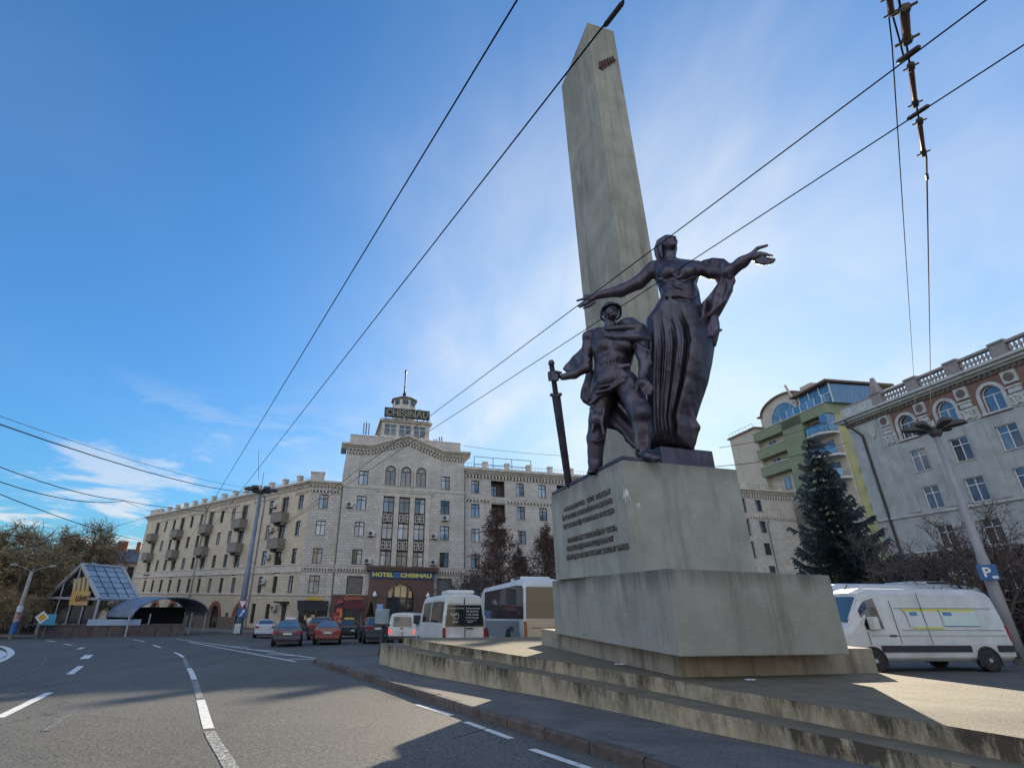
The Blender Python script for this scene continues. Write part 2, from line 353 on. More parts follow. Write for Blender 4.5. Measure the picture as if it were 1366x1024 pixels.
# ------------------------------------------------------------------ ground, road, pavement
def asphalt_mat():
    m = bpy.data.materials.new('asphalt'); m.use_nodes = True; t = m.node_tree; b = t.nodes['Principled BSDF']; L = t.links.new
    tcn = t.nodes.new('ShaderNodeTexCoord')
    def noise(sc, det, vec=None, dist=0):
        n = t.nodes.new('ShaderNodeTexNoise'); L(vec or tcn.outputs['Object'], n.inputs['Vector']); n.inputs['Scale'].default_value = sc; n.inputs['Detail'].default_value = det; n.inputs['Distortion'].default_value = dist; return n.outputs['Fac']
    def ramp(v, a, b_, c, d):
        r = t.nodes.new('ShaderNodeMapRange'); L(v, r.inputs[0]); r.inputs[1].default_value = a; r.inputs[2].default_value = b_; r.inputs[3].default_value = c; r.inputs[4].default_value = d; return r.outputs[0]
    def mix(f, a, c):
        x = t.nodes.new('ShaderNodeMix'); x.data_type = 'RGBA'; L(f, x.inputs[0])
        for i, v in ((6, a), (7, c)):
            if isinstance(v, tuple): x.inputs[i].default_value = (*v, 1)
            else: L(v, x.inputs[i])
        return x.outputs[2]
    base = mix(ramp(noise(0.18, 5), .35, .68, 0, 1), (0.062, 0.061, 0.060), (0.112, 0.109, 0.101))
    grain = mix(ramp(noise(30, 4), .42, .70, 0, 1), base, (0.205, 0.195, 0.17))
    dark = mix(ramp(noise(24, 3), .54, .68, 0, .8), grain, (0.03, 0.03, 0.032))
    # tyre-polished lanes and oil marks with their own shape
    mp = t.nodes.new('ShaderNodeMapping'); L(tcn.outputs['Object'], mp.inputs[0]); mp.inputs['Rotation'].default_value = (0, 0, rad(-28)); mp.inputs['Scale'].default_value = (0.9, 0.07, 1)
    lane = mix(ramp(noise(1.0, 6, mp.outputs[0], .2), .5, .72, 0, .5), dark, (0.062, 0.061, 0.06))
    vor = t.nodes.new('ShaderNodeTexVoronoi'); vor.feature = 'DISTANCE_TO_EDGE'; vor.inputs['Scale'].default_value = 0.23
    nz = t.nodes.new('ShaderNodeTexNoise'); L(tcn.outputs['Object'], nz.inputs['Vector']); nz.inputs['Scale'].default_value = 1.3; nz.inputs['Detail'].default_value = 5
    av = t.nodes.new('ShaderNodeVectorMath'); av.operation = 'MULTIPLY_ADD'; L(nz.outputs['Color'], av.inputs[0]); av.inputs[1].default_value = (1.4, 1.4, 0); L(tcn.outputs['Object'], av.inputs[2]); L(av.outputs[0], vor.inputs['Vector'])
    ck = ramp(vor.outputs['Distance'], 0.002, 0.009, 1, 0)
    msk = t.nodes.new('ShaderNodeMath'); msk.operation = 'MULTIPLY'; L(ck, msk.inputs[0]); L(ramp(noise(0.09, 3), .46, .56, 0, .95), msk.inputs[1])
    fin = mix(msk.outputs[0], lane, (0.02, 0.02, 0.02))
    L(fin, b.inputs['Base Color']); b.inputs['Roughness'].default_value = 0.82; b.inputs['Specular IOR Level'].default_value = 0.35
    bp = t.nodes.new('ShaderNodeBump'); bp.inputs['Strength'].default_value = 0.7; bp.inputs['Distance'].default_value = 0.008; L(noise(60, 4), bp.inputs['Height']); L(bp.outputs[0], b.inputs['Normal'])
    return m
M_ASPH = asphalt_mat()
def ground_grid():
    xs = [-600, -300, -150, -70] + list(range(-60, 71, 10)) + [150, 300, 600]; ys = [-300, -100, -40] + list(range(-30, 95, 10)) + [95, 150, 300, 700]
    mb = MB(); mb.v = [(x, y, gz(x, y)) for y in ys for x in xs]; n = len(xs)
    mb.f = [(j * n + i, j * n + i + 1, (j + 1) * n + i + 1, (j + 1) * n + i) for j in range(len(ys) - 1) for i in range(n - 1)]
    return mb
road = ground_grid().build('road', M_ASPH, kind='structure', label='grey asphalt road and square sloping down to the hotel')

def sheet(mb, pts, off):
    mb.add([(x, y, gz(x, y) + off) for x, y in pts], [tuple(range(len(pts)))])
def strip(mb, pts, w, off=0.006):
    pts = [Vector((p[0], p[1])) for p in pts]; L_, R_ = [], []
    for i, p in enumerate(pts):
        d = (pts[min(i + 1, len(pts) - 1)] - pts[max(i - 1, 0)]).normalized(); n = Vector((-d.y, d.x)) * w / 2
        L_.append(p + n); R_.append(p - n)
    vs_ = [(q.x, q.y, gz(q.x, q.y) + off) for q in L_ + R_]; n = len(pts)
    mb.add(vs_, [(i, n + i, n + i + 1, i + 1) for i in range(n - 1)])
M_PAINT = mat('road_paint', (0.70, 0.70, 0.68), 0.7, col2=(0.34, 0.34, 0.33), scale=9, lo=.5, hi=.72, detail=8)
M_WORN = mat('worn_paint', (0.10, 0.10, 0.098), 0.8, col2=(0.50, 0.50, 0.48), scale=26, lo=.47, hi=.60, detail=5)
M_FAINT = mat('faint_paint', (0.088, 0.087, 0.085), 0.8, col2=(0.32, 0.32, 0.31), scale=14, lo=.52, hi=.68, detail=6)
def gp2(x, y): p = on_ground(x, y); return (p.x, p.y)
def catmull(pts, n=6):
    out = []
    P = [pts[0]] + list(pts) + [pts[-1]]
    for i in range(1, len(P) - 2):
        for k in range(n):
            t = k / n; a, b, c, d = [Vector((q[0], q[1])) for q in P[i - 1:i + 3]]
            out.append(0.5 * ((2 * b) + (c - a) * t + (2 * a - 5 * b + 4 * c - d) * t * t + (3 * b - a - 3 * c + d) * t ** 3))
    out.append(Vector((pts[-1][0], pts[-1][1]))); return out
MAIN = catmull([(-0.9, 4.4), (-1.9, 6.3), (-2.77, 7.95), (-3.65, 9.6), (-5.15, 12.76), (-7.74, 18.17), (-9.34, 21.35), (-12.46, 27.43), (-16.68, 33.9), (-21.96, 41.9), (-27.5, 48.5)])
def sub_by_y(path, y0, y1):
    out = []
    for a, b in zip(path, path[1:]):
        for k in range(4):
            p = a.lerp(b, k / 4)
            if y0 <= p.y <= y1: out.append(p)
    return out
def marking(pts, w, m=M_PAINT, off=0.006):
    mb = MB(); strip(mb, pts, w, off); return mb.build('lane_marking', m, road)
for y0, y1, m, w in ((4.4, 9.7, M_WORN, .17), (9.75, 13.1, M_PAINT, .17), (13.15, 16.8, M_WORN, .16), (16.9, 20.6, M_PAINT, .16), (20.7, 25.5, M_WORN, .15), (25.6, 29.5, M_PAINT, .16), (33.4, 37, M_PAINT, .16), (41, 45, M_PAINT, .16)):
    marking(sub_by_y(MAIN, y0, y1), w, m)
for a, b, w in (((-2, 957), (66, 923.5), .17), ((93, 899), (108, 888), .20), ((112, 878.5), (119, 873), .34), ((104, 865.5), (112, 863), .22), ((86, 858.5), (96, 860), .22), ((62, 854), (74, 855.5), .2),
                ((556, 939.5), (603, 954), .13), ((621, 962.5), (682, 985), .13), ((709, 999), (800, 1030), .13), ((840, 1048), (930, 1090), .13)):
    A, B_ = gp2(*a), gp2(*b); marking([A, B_], w)
for px in ([(-40, 893), (0, 905), (30, 899), (52, 889), (60, 880), (58, 872)], [(140, 870), (165, 872), (182, 875)], [(140, 893), (160, 888), (175, 882)], [(60, 975), (95, 950), (115, 940)], [(-20, 935), (40, 918), (120, 905)]):
    marking([tuple(p) for p in catmull([gp2(*p) for p in px], 4)], .12, M_FAINT)
for px in ([(-30, 858), (0, 861.5), (12, 866), (14, 872), (2, 880), (-14, 886)], [(-30, 866), (-6, 867), (4, 871), (2, 876), (-10, 881)]):
    marking([tuple(p) for p in catmull([gp2(*p) for p in px], 4)], .3)
# hatched island ahead of the pavement tip
for a, b, w in (((236, 852), (428, 878.5), .16), ((252, 856), (394, 882), .16), ((300, 861.5), (330, 862.5), .2), ((330, 865.5), (366, 868), .2), ((356, 872), (402, 874.5), .2), ((384, 878.5), (425, 879), .2)):
    marking([gp2(*a), gp2(*b)], w)
# faint transverse seam in the asphalt
marking([(0.5, 10.9), (0.95, 10.1), (0.2, 9.2)], .06, M_FAINT)

# ---- pavement round the monument
PAVE_OUT = [(5.6, 1.2), (4.6, 2.9), (3.75, 4.4), (3.1, 5.9), (2.52, 7.15), (1.98, 8.3), (1.11, 10.0), (-.13, 12.6), (-2.3, 17.2), (-4.9, 22.5)]
pave_out = [tuple(p) for p in catmull(PAVE_OUT, 6)] + [(-5.0, 23.1), (-4.7, 23.7), (-4.0, 24.2), (-2.6, 24.9), (1.2, 24.6), (4.2, 23.4)]
def paver_mat():
    m = bpy.data.materials.new('pavers'); m.use_nodes = True; t = m.node_tree; b = t.nodes['Principled BSDF']; L = t.links.new
    tcn = t.nodes.new('ShaderNodeTexCoord'); mp = t.nodes.new('ShaderNodeMapping'); L(tcn.outputs['Object'], mp.inputs[0]); mp.inputs['Rotation'].default_value = (0, 0, rad(31))
    br = t.nodes.new('ShaderNodeTexBrick'); L(mp.outputs[0], br.inputs['Vector']); br.inputs['Scale'].default_value = 1; br.inputs['Brick Width'].default_value = .20; br.inputs['Row Height'].default_value = .10; br.inputs['Mortar Size'].default_value = .006
    br.inputs['Color1'].default_value = (.125, .12, .115, 1); br.inputs['Color2'].default_value = (.095, .092, .09, 1); br.inputs['Mortar'].default_value = (.05, .05, .048, 1)
    no = t.nodes.new('ShaderNodeTexNoise'); L(tcn.outputs['Object'], no.inputs['Vector']); no.inputs['Scale'].default_value = 1.4; no.inputs['Detail'].default_value = 8
    mr = t.nodes.new('ShaderNodeMapRange'); L(no.outputs['Fac'], mr.inputs[0]); mr.inputs[1].default_value = .4; mr.inputs[2].default_value = .7
    x = t.nodes.new('ShaderNodeMix'); x.data_type = 'RGBA'; x.inputs[7].default_value = (.19, .18, .165, 1); L(br.outputs['Color'], x.inputs[6])
    ml = t.nodes.new('ShaderNodeMath'); ml.operation = 'MULTIPLY'; L(mr.outputs[0], ml.inputs[0]); ml.inputs[1].default_value = .55; L(ml.outputs[0], x.inputs[0])
    L(x.outputs[2], b.inputs['Base Color']); b.inputs['Roughness'].default_value = .85
    bp = t.nodes.new('ShaderNodeBump'); bp.inputs['Strength'].default_value = .6; bp.inputs['Distance'].default_value = .006; bp.invert = True; L(br.outputs['Fac'], bp.inputs['Height']); L(bp.outputs[0], b.inputs['Normal'])
    return m
M_PAVER = paver_mat()
mb = MB(); inner = [(9, 22), (12, 12), (12.5, 4), (9, 1.0)]
sheet(mb, pave_out + inner, 0.15)
pavement = mb.build('pavement', M_PAVER, kind='structure', label='grey paver pavement wrapping round the monument steps')
# ---- kerb stones
M_KERB = mat('kerb_granite', (0.135, 0.105, 0.09), 0.85, col2=(0.07, 0.058, 0.054), scale=7, bump=.5, bscale=45, rnd=.22)
kerb = bpy.data.objects.new('kerb', None); COL.objects.link(kerb); tag(kerb, 'weathered brown granite kerb along the pavement by the monument', kind='structure')
kp = [Vector(p) for p in pave_out]
def walk(path, step):
    out = [path[0]]; acc = 0
    for a, b in zip(path, path[1:]):
        L_ = (b - a).length; t = step - acc
        while t <= L_: out.append(a.lerp(b, t / L_)); t += step
        acc = L_ - (t - step)
    return out
ks = walk(kp, 0.98)
for a, b in zip(ks, ks[1:]):
    d = (b - a).normalized(); n = Vector((d.y, -d.x))      # outwards
    if n.dot(Vector((-1, -.4))) < 0 and a.y < 22: n = -n
    if a.y >= 23.6: n = Vector((d.y, -d.x)) if Vector((d.y, -d.x)).y > 0 else Vector((-d.y, d.x))
    j = 0.012; a2, b2 = a + d * j, b - d * j; ch = 0.03; dz = rng.uniform(-.012, .006)
    q = []
    for p in (a2, b2):
        for off, z in ((.05, -.2), (.05, .128 + dz), (.05 - ch, .158 + dz), (-.14, .158 + dz), (-.14, -.2)):
            w = p + n * off; q.append((w.x, w.y, gz(w.x, w.y) + z))
    MB().add(q, [(0, 1, 2, 3, 4), (9, 8, 7, 6, 5), (0, 5, 6, 1), (1, 6, 7, 2), (2, 7, 8, 3), (3, 8, 9, 4), (4, 9, 5, 0)]).build('kerb_stone', M_KERB, kerb)

# ---- far pavements in front of the hotel and on the left
M_SLAB = mat('far_paving', (0.20, 0.185, 0.165), 0.85, col2=(0.14, 0.135, 0.125), scale=1.5, bump=.2)
def raised(name, pts, h, m, label):
    mb = MB(); n = len(pts); top = [(x, y, gz(x, y) + h) for x, y in pts]; bot = [(x, y, gz(x, y) - .3) for x, y in pts]
    mb.add(top, [tuple(range(n))]); mb.add(bot + top, [(i, (i + 1) % n, n + (i + 1) % n, n + i) for i in range(n)])
    return mb.build(name, m, kind='structure', label=label)
raised('hotel_pavement', [(-60, 94), (-40.5, 77.5), (-29.5, 66.2), (-21.5, 60.2), (-14.5, 57.8), (-10, 59.5), (4, 62.5), (30, 68), (56, 74), (60, 90), (20, 85), (-14, 80), (-50, 110)], .14, M_SLAB, 'paved footway along the foot of the hotel')
raised('park_pavement', [(-70, 60), (-47, 55.5), (-38.5, 50.5), (-33.5, 49.2), (-28.8, 60), (-31, 66), (-45, 82), (-64, 99), (-95, 120), (-110, 75)], .13, M_SLAB, 'paved ground round the glass pavilion and the park trees')
raised('side_pavement', [(16.5, 33), (26, 31.5), (36.5, 33), (36.5, 62), (30, 66), (18, 63)], .13, M_SLAB, 'paved ground between the hotel and the pale building')
# ------------------------------------------------------------------ monument
M_CONC = mat('monument_concrete', (0.375, 0.385, 0.345), 0.88, col2=(0.265, 0.28, 0.245), scale=1.1, detail=12, lo=.36, hi=.66, bump=.5, bscale=18, streak=((0.185, 0.19, 0.16), 2.2, .52, .78), top=(4.20, .55, (.13, .125, .10), 2.6, .8), spots=[(-1.04, -1.88, 3.40, .26), (-.80, -1.83, 3.22, .18)])
M_CONC2 = mat('plinth_concrete', (0.345, 0.35, 0.315), 0.88, col2=(0.25, 0.255, 0.22), scale=.9, detail=12, lo=.38, hi=.68, bump=.55, bscale=20, streak=((0.15, 0.14, 0.11), 2.4, .54, .76), top=(1.80, .62, (.075, .07, .055), 2.9, 1.0))
M_PLIN2 = mat('socle_concrete', (0.37, 0.335, 0.265), 0.88, col2=(0.24, 0.215, 0.165), scale=1.2, detail=12, bump=.55, bscale=20, streak=((0.11, 0.095, 0.07), 2.6, .5, .72))
def step_mat(ztop):
    m = bpy.data.materials.new('stained_step_stone'); m.use_nodes = True; t = m.node_tree; b = t.nodes['Principled BSDF']; L = t.links.new
    tcn = t.nodes.new('ShaderNodeTexCoord')
    def noise(sc, det, zs, ro=.65):
        mp = t.nodes.new('ShaderNodeMapping'); L(tcn.outputs['Object'], mp.inputs[0]); mp.inputs['Scale'].default_value = (1, 1, zs)
        n = t.nodes.new('ShaderNodeTexNoise'); L(mp.outputs[0], n.inputs['Vector']); n.inputs['Scale'].default_value = sc; n.inputs['Detail'].default_value = det; n.inputs['Roughness'].default_value = ro; return n.outputs['Fac']
    def mr(v, a, c, lo=0, hi=1):
        r = t.nodes.new('ShaderNodeMapRange'); L(v, r.inputs[0]); r.inputs[1].default_value = a; r.inputs[2].default_value = c; r.inputs[3].default_value = lo; r.inputs[4].default_value = hi; return r.outputs[0]
    def mx(f, a, c):
        x = t.nodes.new('ShaderNodeMix'); x.data_type = 'RGBA'; L(f, x.inputs[0])
        for i, v in ((6, a), (7, c)):
            if isinstance(v, tuple): x.inputs[i].default_value = (*v, 1)
            else: L(v, x.inputs[i])
        return x.outputs[2]
    def mul(a, c):
        n = t.nodes.new('ShaderNodeMath'); n.operation = 'MULTIPLY'; L(a, n.inputs[0]); L(c, n.inputs[1]); return n.outputs[0]
    c = mx(mr(noise(1.6, 8, .8), .35, .65), (.47, .395, .255), (.36, .32, .235))
    c = mx(mr(noise(9, 6, .7), .45, .7, 0, .6), c, (.50, .47, .38))
    c = mx(mr(noise(2.4, 9, .22, .75), .50, .62, 0, .75), c, (.20, .165, .115))               # brown run-off
    sz = t.nodes.new('ShaderNodeSeparateXYZ'); L(tcn.outputs['Object'], sz.inputs[0])
    hang = mr(sz.outputs[2], ztop - .42, ztop - .03, .10, 1.15)                                  # lichen hangs from the nosing
    blk = mul(mul(mr(noise(.55, 5, .5), .34, .60), mr(noise(5.0, 12, .30, .82), .36, .66)), hang)
    c = mx(mr(blk, .04, .47, 0, .92), c, (.043, .037, .030))
    c = mx(mr(noise(26, 5, 1), .60, .72, 0, .6), c, (.07, .06, .045))
    L(c, b.inputs['Base Color']); b.inputs['Roughness'].default_value = .9
    bp = t.nodes.new('ShaderNodeBump'); bp.inputs['Strength'].default_value = .9; bp.inputs['Distance'].default_value = .02; L(noise(14, 9, 1), bp.inputs['Height']); L(bp.outputs[0], b.inputs['Normal'])
    return m
M_STONE1, M_STONE2 = step_mat(-.23), step_mat(0.0)
M_TREAD = mat('step_tread', (0.195, 0.165, 0.107), 0.9, col2=(0.118, 0.104, 0.076), scale=2.3, detail=14, lo=.34, hi=.68, bump=.6, bscale=26)
mon = thing('monument', 'tall grey concrete obelisk on a stepped, inscribed pedestal', 'monument', (5, 13, 0.48))
def mpart(mb, name, m, parent=mon, **kw):
    me = mb.mesh(name, m); me.transform(Matrix.Translation(-Vector(mon.location)) if parent is mon else Matrix.Identity(4)); return link(name, me, parent, **kw)
LOW = [(-2.2, 20.5), (-.62, 16.9), (.44, 15.2), (1.24, 13.78), (2.1, 12.45), (2.75, 11.15), (3.24, 10.1), (3.66, 9.15), (4.13, 8.25), (4.57, 7.45), (5.15, 6.4), (5.7, 5.4), (6.5, 4.3), (7.8, 3.4), (9.6, 3.1), (11.2, 3.9), (11.9, 5.4), (11.0, 7.8), (10.3, 9.9), (9.6, 12.2), (9.2, 15), (8.9, 19.5), (7.8, 22.4), (3.6, 22.5), (1.4, 21.7), (-.9, 20.95)]
UP = [(-1.33, 19.75), (-.36, 17.85), (.74, 15.95), (1.40, 14.85), (2.2, 13.4), (3.0, 12.0), (3.55, 10.95), (4.02, 10.06), (4.44, 9.1), (4.95, 8.05), (5.42, 7.1), (5.92, 6.15), (6.6, 5.2), (7.6, 4.4), (9.0, 4.0), (10.5, 4.5), (11.1, 5.6), (10.3, 7.5), (9.56, 9.57), (8.92, 11.95), (8.5, 14.8), (8.2, 19.3), (7.2, 21.7), (3.7, 21.6), (1.65, 20.75), (-.78, 20.0)]
def slab(poly, z0, z1, name, m_):
    """step: stained riser as the part, its worn tread as a sub-part"""
    poly = [tuple(p) for p in catmull(poly, 3)]
    mb = MB(); n = len(poly)
    jit = lambda i, k: (rng.uniform(-.006, .006), rng.uniform(-.006, .006))
    rows = []
    for z, off in ((z0, 0), (z0 + (z1 - z0) * .55, .004), (z1 - .03, 0), (z1, -.018)):
        rows.append([(x + jit(i, z)[0], y + jit(i, z)[1], z + (rng.uniform(-.008, .004) if z >= z1 - .04 else 0)) for i, (x, y) in enumerate(poly)])
    vs_ = [p for r in rows for p in r]
    fs = [(k * n + i, k * n + (i + 1) % n, (k + 1) * n + (i + 1) % n, (k + 1) * n + i) for k in range(len(rows) - 1) for i in range(n)]
    mb.add(vs_, fs); o = mpart(mb, name, m_)
    t = MB(); t.add([(x, y, z + .001) for x, y, z in rows[-1]], [tuple(range(n))]); me = t.mesh('tread', M_TREAD); me.transform(Matrix.Translation(-Vector(mon.location))); link('tread', me, o)
    return o
slab(LOW, -.75, .25, 'step', M_STONE1); slab(UP, .15, .48, 'step', M_STONE2)
def hexa(c4, z0, z1, sub=0):
    mb = MB(); mb.prism(c4, z0, z1); return mb
PLN = [(4.30, 10.43), (8.91, 11.77), (7.74, 19.17), (3.13, 17.83)]
LBK = [(4.05, 9.72), (7.79, 10.89), (6.99, 17.41), (3.25, 16.24)]
UBK = [(3.96, 11.12), (6.91, 11.85), (6.16, 16.21), (3.21, 15.48)]
mpart(hexa(PLN, .40, .925), 'plinth', M_PLIN2, bevel=.015)
mpart(hexa(LBK, .862, 2.28), 'lower_block', M_CONC2, bevel=.02)
ub = mpart(hexa(UBK, 2.27, 4.66), 'upper_block', M_CONC, bevel=.02)
# obelisk
OB = [(6.56, 16.0), (7.93, 16.38), (7.40, 19.67), (6.03, 19.30)]
oc = Vector((sum(p[0] for p in OB) / 4, sum(p[1] for p in OB) / 4))
mb = MB(); zs = [.7, 7, 14, 20.5, 26.9, 27.9]
rows = []
for z in zs:
    k = 1.045 - .012 * (z / 27.9); rows.append([(oc.x + (x - oc.x) * k, oc.y + (y - oc.y) * k, z) for x, y in OB])
for a, b in zip(rows, rows[1:]): mb.add(a + b, [(i, (i + 1) % 4, 4 + (i + 1) % 4, 4 + i) for i in range(4)])
mb.add(rows[-1], [(0, 1, 2, 3)])
M_OBEL = mat('obelisk_concrete', (0.375, 0.365, 0.305), 0.9, col2=(0.255, 0.25, 0.205), scale=.7, detail=13, lo=.34, hi=.66, bump=.5, bscale=10, streak=((0.145, 0.145, 0.12), 1.9, .50, .74), top=(27.4, 7.5, (.17, .165, .13), 1.7, .7))
ob = mpart(mb, 'obelisk', M_OBEL, bevel=.03)
# rusty relief plate near the top of the obelisk's broad side
f0, f1 = Vector((*OB[0], 0)), Vector((*OB[1], 0)); fd = (f1 - f0).normalized(); fn = Vector((fd.y, -fd.x, 0))
Mf = Matrix(((fd.x, -fn.x, 0, f0.x), (fd.y, -fn.y, 0, f0.y), (0, 0, 1, 0), (0, 0, 0, 1)))
Mloc = Matrix.Translation(-Vector(mon.location)) @ Mf @ Matrix.Translation((-.22, 0, .72)) @ Matrix.Diagonal((1.22, 1, 1, 1))
M_RUST = mat('rusty_relief', (0.12, 0.065, 0.04), .8, col2=(0.05, 0.035, 0.03), scale=6, bump=.4)
def tilt(x, z): return (x, z)
mb = MB(); mb.extr([(.34, 23.95), (.5, 23.85), (1.12, 24.75), (1.22, 24.95), (1.05, 24.98), (.5, 24.45)], -.10, .02, Mloc)
pl = mb.build('relief_plate', M_RUST, ob)
for k in range(6):
    t = k / 5; x0, z0_ = .42 + .62 * t, 23.98 + .80 * t
    MB().extr([(x0, z0_), (x0 + .055, z0_ - .02), (x0 + .03, z0_ + .36 - .1 * t), (x0 - .03, z0_ + .36 - .1 * t)], -.16, -.09, Mloc).build('slat', M_RUST, ob)
# inscription on the left face of the upper block
l0, l1 = Vector((*UBK[3], 0)), Vector((*UBK[0], 0)); ld = (l1 - l0).normalized(); ln = Vector((ld.y, -ld.x, 0))
Ml = Matrix.Translation(-Vector(mon.location)) @ Matrix(((ld.x, -ln.x, 0, l0.x), (ld.y, -ln.y, 0, l0.y), (0, 0, 1, 0), (0, 0, 0, 1)))
M_LET = mat('inscription_bronze', (0.10, 0.10, 0.095), .7, col2=(.17, .17, .155), scale=8)
FL = (l1 - l0).length
for txt, x, z, w in (('MONUMENTUL  ESTE  RIDICAT', 1.00, 4.02, 2.75), ('ÎN CINSTEA ELIBERĂRII MOLDOVEI', .83, 3.80, 2.95), ('DE OCUPANŢII GERMANO-FASCIŞTI', .86, 3.57, 2.95), ('ПАМЯТНИК СООРУЖЁН В ЧЕСТЬ', 1.10, 3.18, 2.75), ('ОСВОБОЖДЕНИЯ МОЛДАВИИ ОТ', 1.0, 2.97, 2.65), ('НЕМЕЦКО-ФАШИСТСКИХ ЗАХВАТЧИКОВ', .93, 2.75, 3.35)):
    me = text_mesh(txt, .17, .022, M_LET, align='LEFT', bold=-.001)
    co = [v.co.x for v in me.vertices]; s = w / (max(co) - min(co)); me.transform(Matrix.Diagonal((s, 1, 1, 1)))
    link('inscription', me, ub, kind='stuff', mtx=Ml @ Matrix.Translation((x, -.012, z)) @ TXT)
# white scuffs and a scratched ring at the block's corner
M_SCUFF = mat('white_scuff', (.40, .41, .385), .9, col2=(.62, .62, .60), scale=9, lo=.5, hi=.6)
# ------------------------------------------------------------------ bronze figures, grown as signed-distance fields and meshed with surface nets
E1A = rad(127); E1 = Vector((math.sin(E1A), math.cos(E1A), 0)); E2 = Vector((-E1.y, E1.x, 0)) * -1      # E2 faces the viewer's side
if E2.y > 0: E2 = -E2
ORG = at_dist(828, 620, 12.75); ORG.z = 0
def S(x, y, dep=0.0):
    """photo pixel -> (a, b, z) on the figure plane moved dep metres towards the viewer"""
    d = ray(x, y); o = ORG + E2 * dep; t = (o.x * E2.x + o.y * E2.y) / (d.x * E2.x + d.y * E2.y)
    p = d * t; q = Vector((p.x, p.y, 0)) - ORG
    return (q.dot(E1), q.dot(E2), EYE + d.z * t)
def PXM(x, y, dep=0.0): return (Vector(S(x + 1, y, dep)) - Vector(S(x, y, dep))).length * .97
class Field:
    def __init__(s, a0, a1, b0, b1, z0, z1, h):
        s.h = h; s.o = np.array((a0, b0, z0)); s.n = [int(math.ceil((q - p) / h)) + 1 for p, q in ((a0, a1), (b0, b1), (z0, z1))]
        s.F = np.full(s.n, 1.0, np.float32); s.ax = [(s.o[i] + h * np.arange(s.n[i])).astype(np.float32) for i in range(3)]
    def win(s, lo, hi):
        sl = []
        for i in range(3):
            p = max(0, int((lo[i] - s.o[i]) / s.h) - 1); q = min(s.n[i], int((hi[i] - s.o[i]) / s.h) + 3); sl.append(slice(p, max(q, p + 1)))
        return tuple(sl), s.ax[0][sl[0]][:, None, None], s.ax[1][sl[1]][None, :, None], s.ax[2][sl[2]][None, None, :]
    def put(s, sl, d, k, sub=False):
        A = s.F[sl]
        if sub: A2 = -A
        else: A2 = A
        h = np.clip(.5 + .5 * (A2 - d) / k, 0, 1); r = A2 * (1 - h) + d * h - k * h * (1 - h)
        s.F[sl] = -r if sub else r
    def cap(s, p, q, r1, r2, k=.04, fb=1.0, sub=False):
        p, q = np.array(p, float), np.array(q, float); R = max(r1, r2) * max(1, fb) + k * 2 + .06
        sl, a, b, z = s.win(np.minimum(p, q) - R, np.maximum(p, q) + R)
        pb, qb = p[1] / fb, q[1] / fb; b = b / fb
        d = np.array((q[0] - p[0], qb - pb, q[2] - p[2])); L = max(d @ d, 1e-9)
        t = np.clip(((a - p[0]) * d[0] + (b - pb) * d[1] + (z - p[2]) * d[2]) / L, 0, 1)
        D = np.sqrt((a - p[0] - t * d[0]) ** 2 + (b - pb - t * d[1]) ** 2 + (z - p[2] - t * d[2]) ** 2) - (r1 + (r2 - r1) * t)
        s.put(sl, D.astype(np.float32), k, sub)
    def chain(s, pts, rs, k=.04, fb=1.0):
        for i in range(len(pts) - 1): s.cap(pts[i], pts[i + 1], rs[i], rs[i + 1], k, fb)
    def ell(s, c, r, M=None, k=.04, sub=False, clip=None):
        """ellipsoid with axes given by the columns of M (3x3)"""
        c = np.array(c, float); M = np.eye(3) if M is None else M; R = max(r) + 2 * k + .06
        sl, a, b, z = s.win(c - R, c + R); x = [a - c[0], b - c[1], z - c[2]]
        l = [sum(x[j] * M[j, i] for j in range(3)) for i in range(3)]
        q = np.sqrt(sum((l[i] / r[i]) ** 2 for i in range(3))); g = np.sqrt(sum((l[i] / r[i] ** 2) ** 2 for i in range(3))) + 1e-6
        D = q * (q - 1) / g
        if clip is not None: D = np.maximum(D, clip[1] - l[clip[0]])
        s.put(sl, D.astype(np.float32), k, sub)
    def poly(s, pts, bc, T, W, k=.05, disp=None, bslope=(0, 0), depf=None):
        """silhouette polygon (a,z) given a real, rounded body around depth bc"""
        P = np.array(pts, float); lo, hi = P.min(0), P.max(0); mg = .12
        sl, a, b, z = s.win((lo[0] - mg, bc - T * 1.6 - mg - .5, lo[1] - mg), (hi[0] + mg, bc + T * 1.6 + mg + .5, hi[1] + mg))
        A, Z = a[:, 0, 0][:, None], z[0, 0, :][None, :]
        d2 = np.full((A.shape[0], Z.shape[1]), 1e9); ins = np.zeros(d2.shape, bool)
        for i in range(len(P)):
            p, q = P[i], P[(i + 1) % len(P)]; e = q - p; t = np.clip(((A - p[0]) * e[0] + (Z - p[1]) * e[1]) / (e @ e + 1e-12), 0, 1)
            d2 = np.minimum(d2, (A - p[0] - t * e[0]) ** 2 + (Z - p[1] - t * e[1]) ** 2)
            cr = (p[1] > Z) != (q[1] > Z); ins ^= cr & (A < (q[0] - p[0]) * (Z - p[1]) / (q[1] - p[1] + 1e-12) + p[0])
        di = np.sqrt(d2); di = np.where(ins, di, -di)
        u = np.clip(di / W, 0, 1); th = T * np.sqrt(np.clip(1 - (1 - u) ** 2, 0, 1))
        cen = bc + bslope[0] * (A - P[:, 0].mean()) + bslope[1] * (Z - P[:, 1].mean()) + (depf(A, Z) if depf else 0)
        if disp is not None: th = th + disp(A, Z) * u
        D = np.where(ins[:, None, :], np.abs(b - cen[:, None, :]) - th[:, None, :], np.sqrt(np.maximum(np.abs(b - cen[:, None, :]) - 0, 0) ** 2 + (di ** 2)[:, None, :]))
        s.put(sl, (D * .8).astype(np.float32), k)
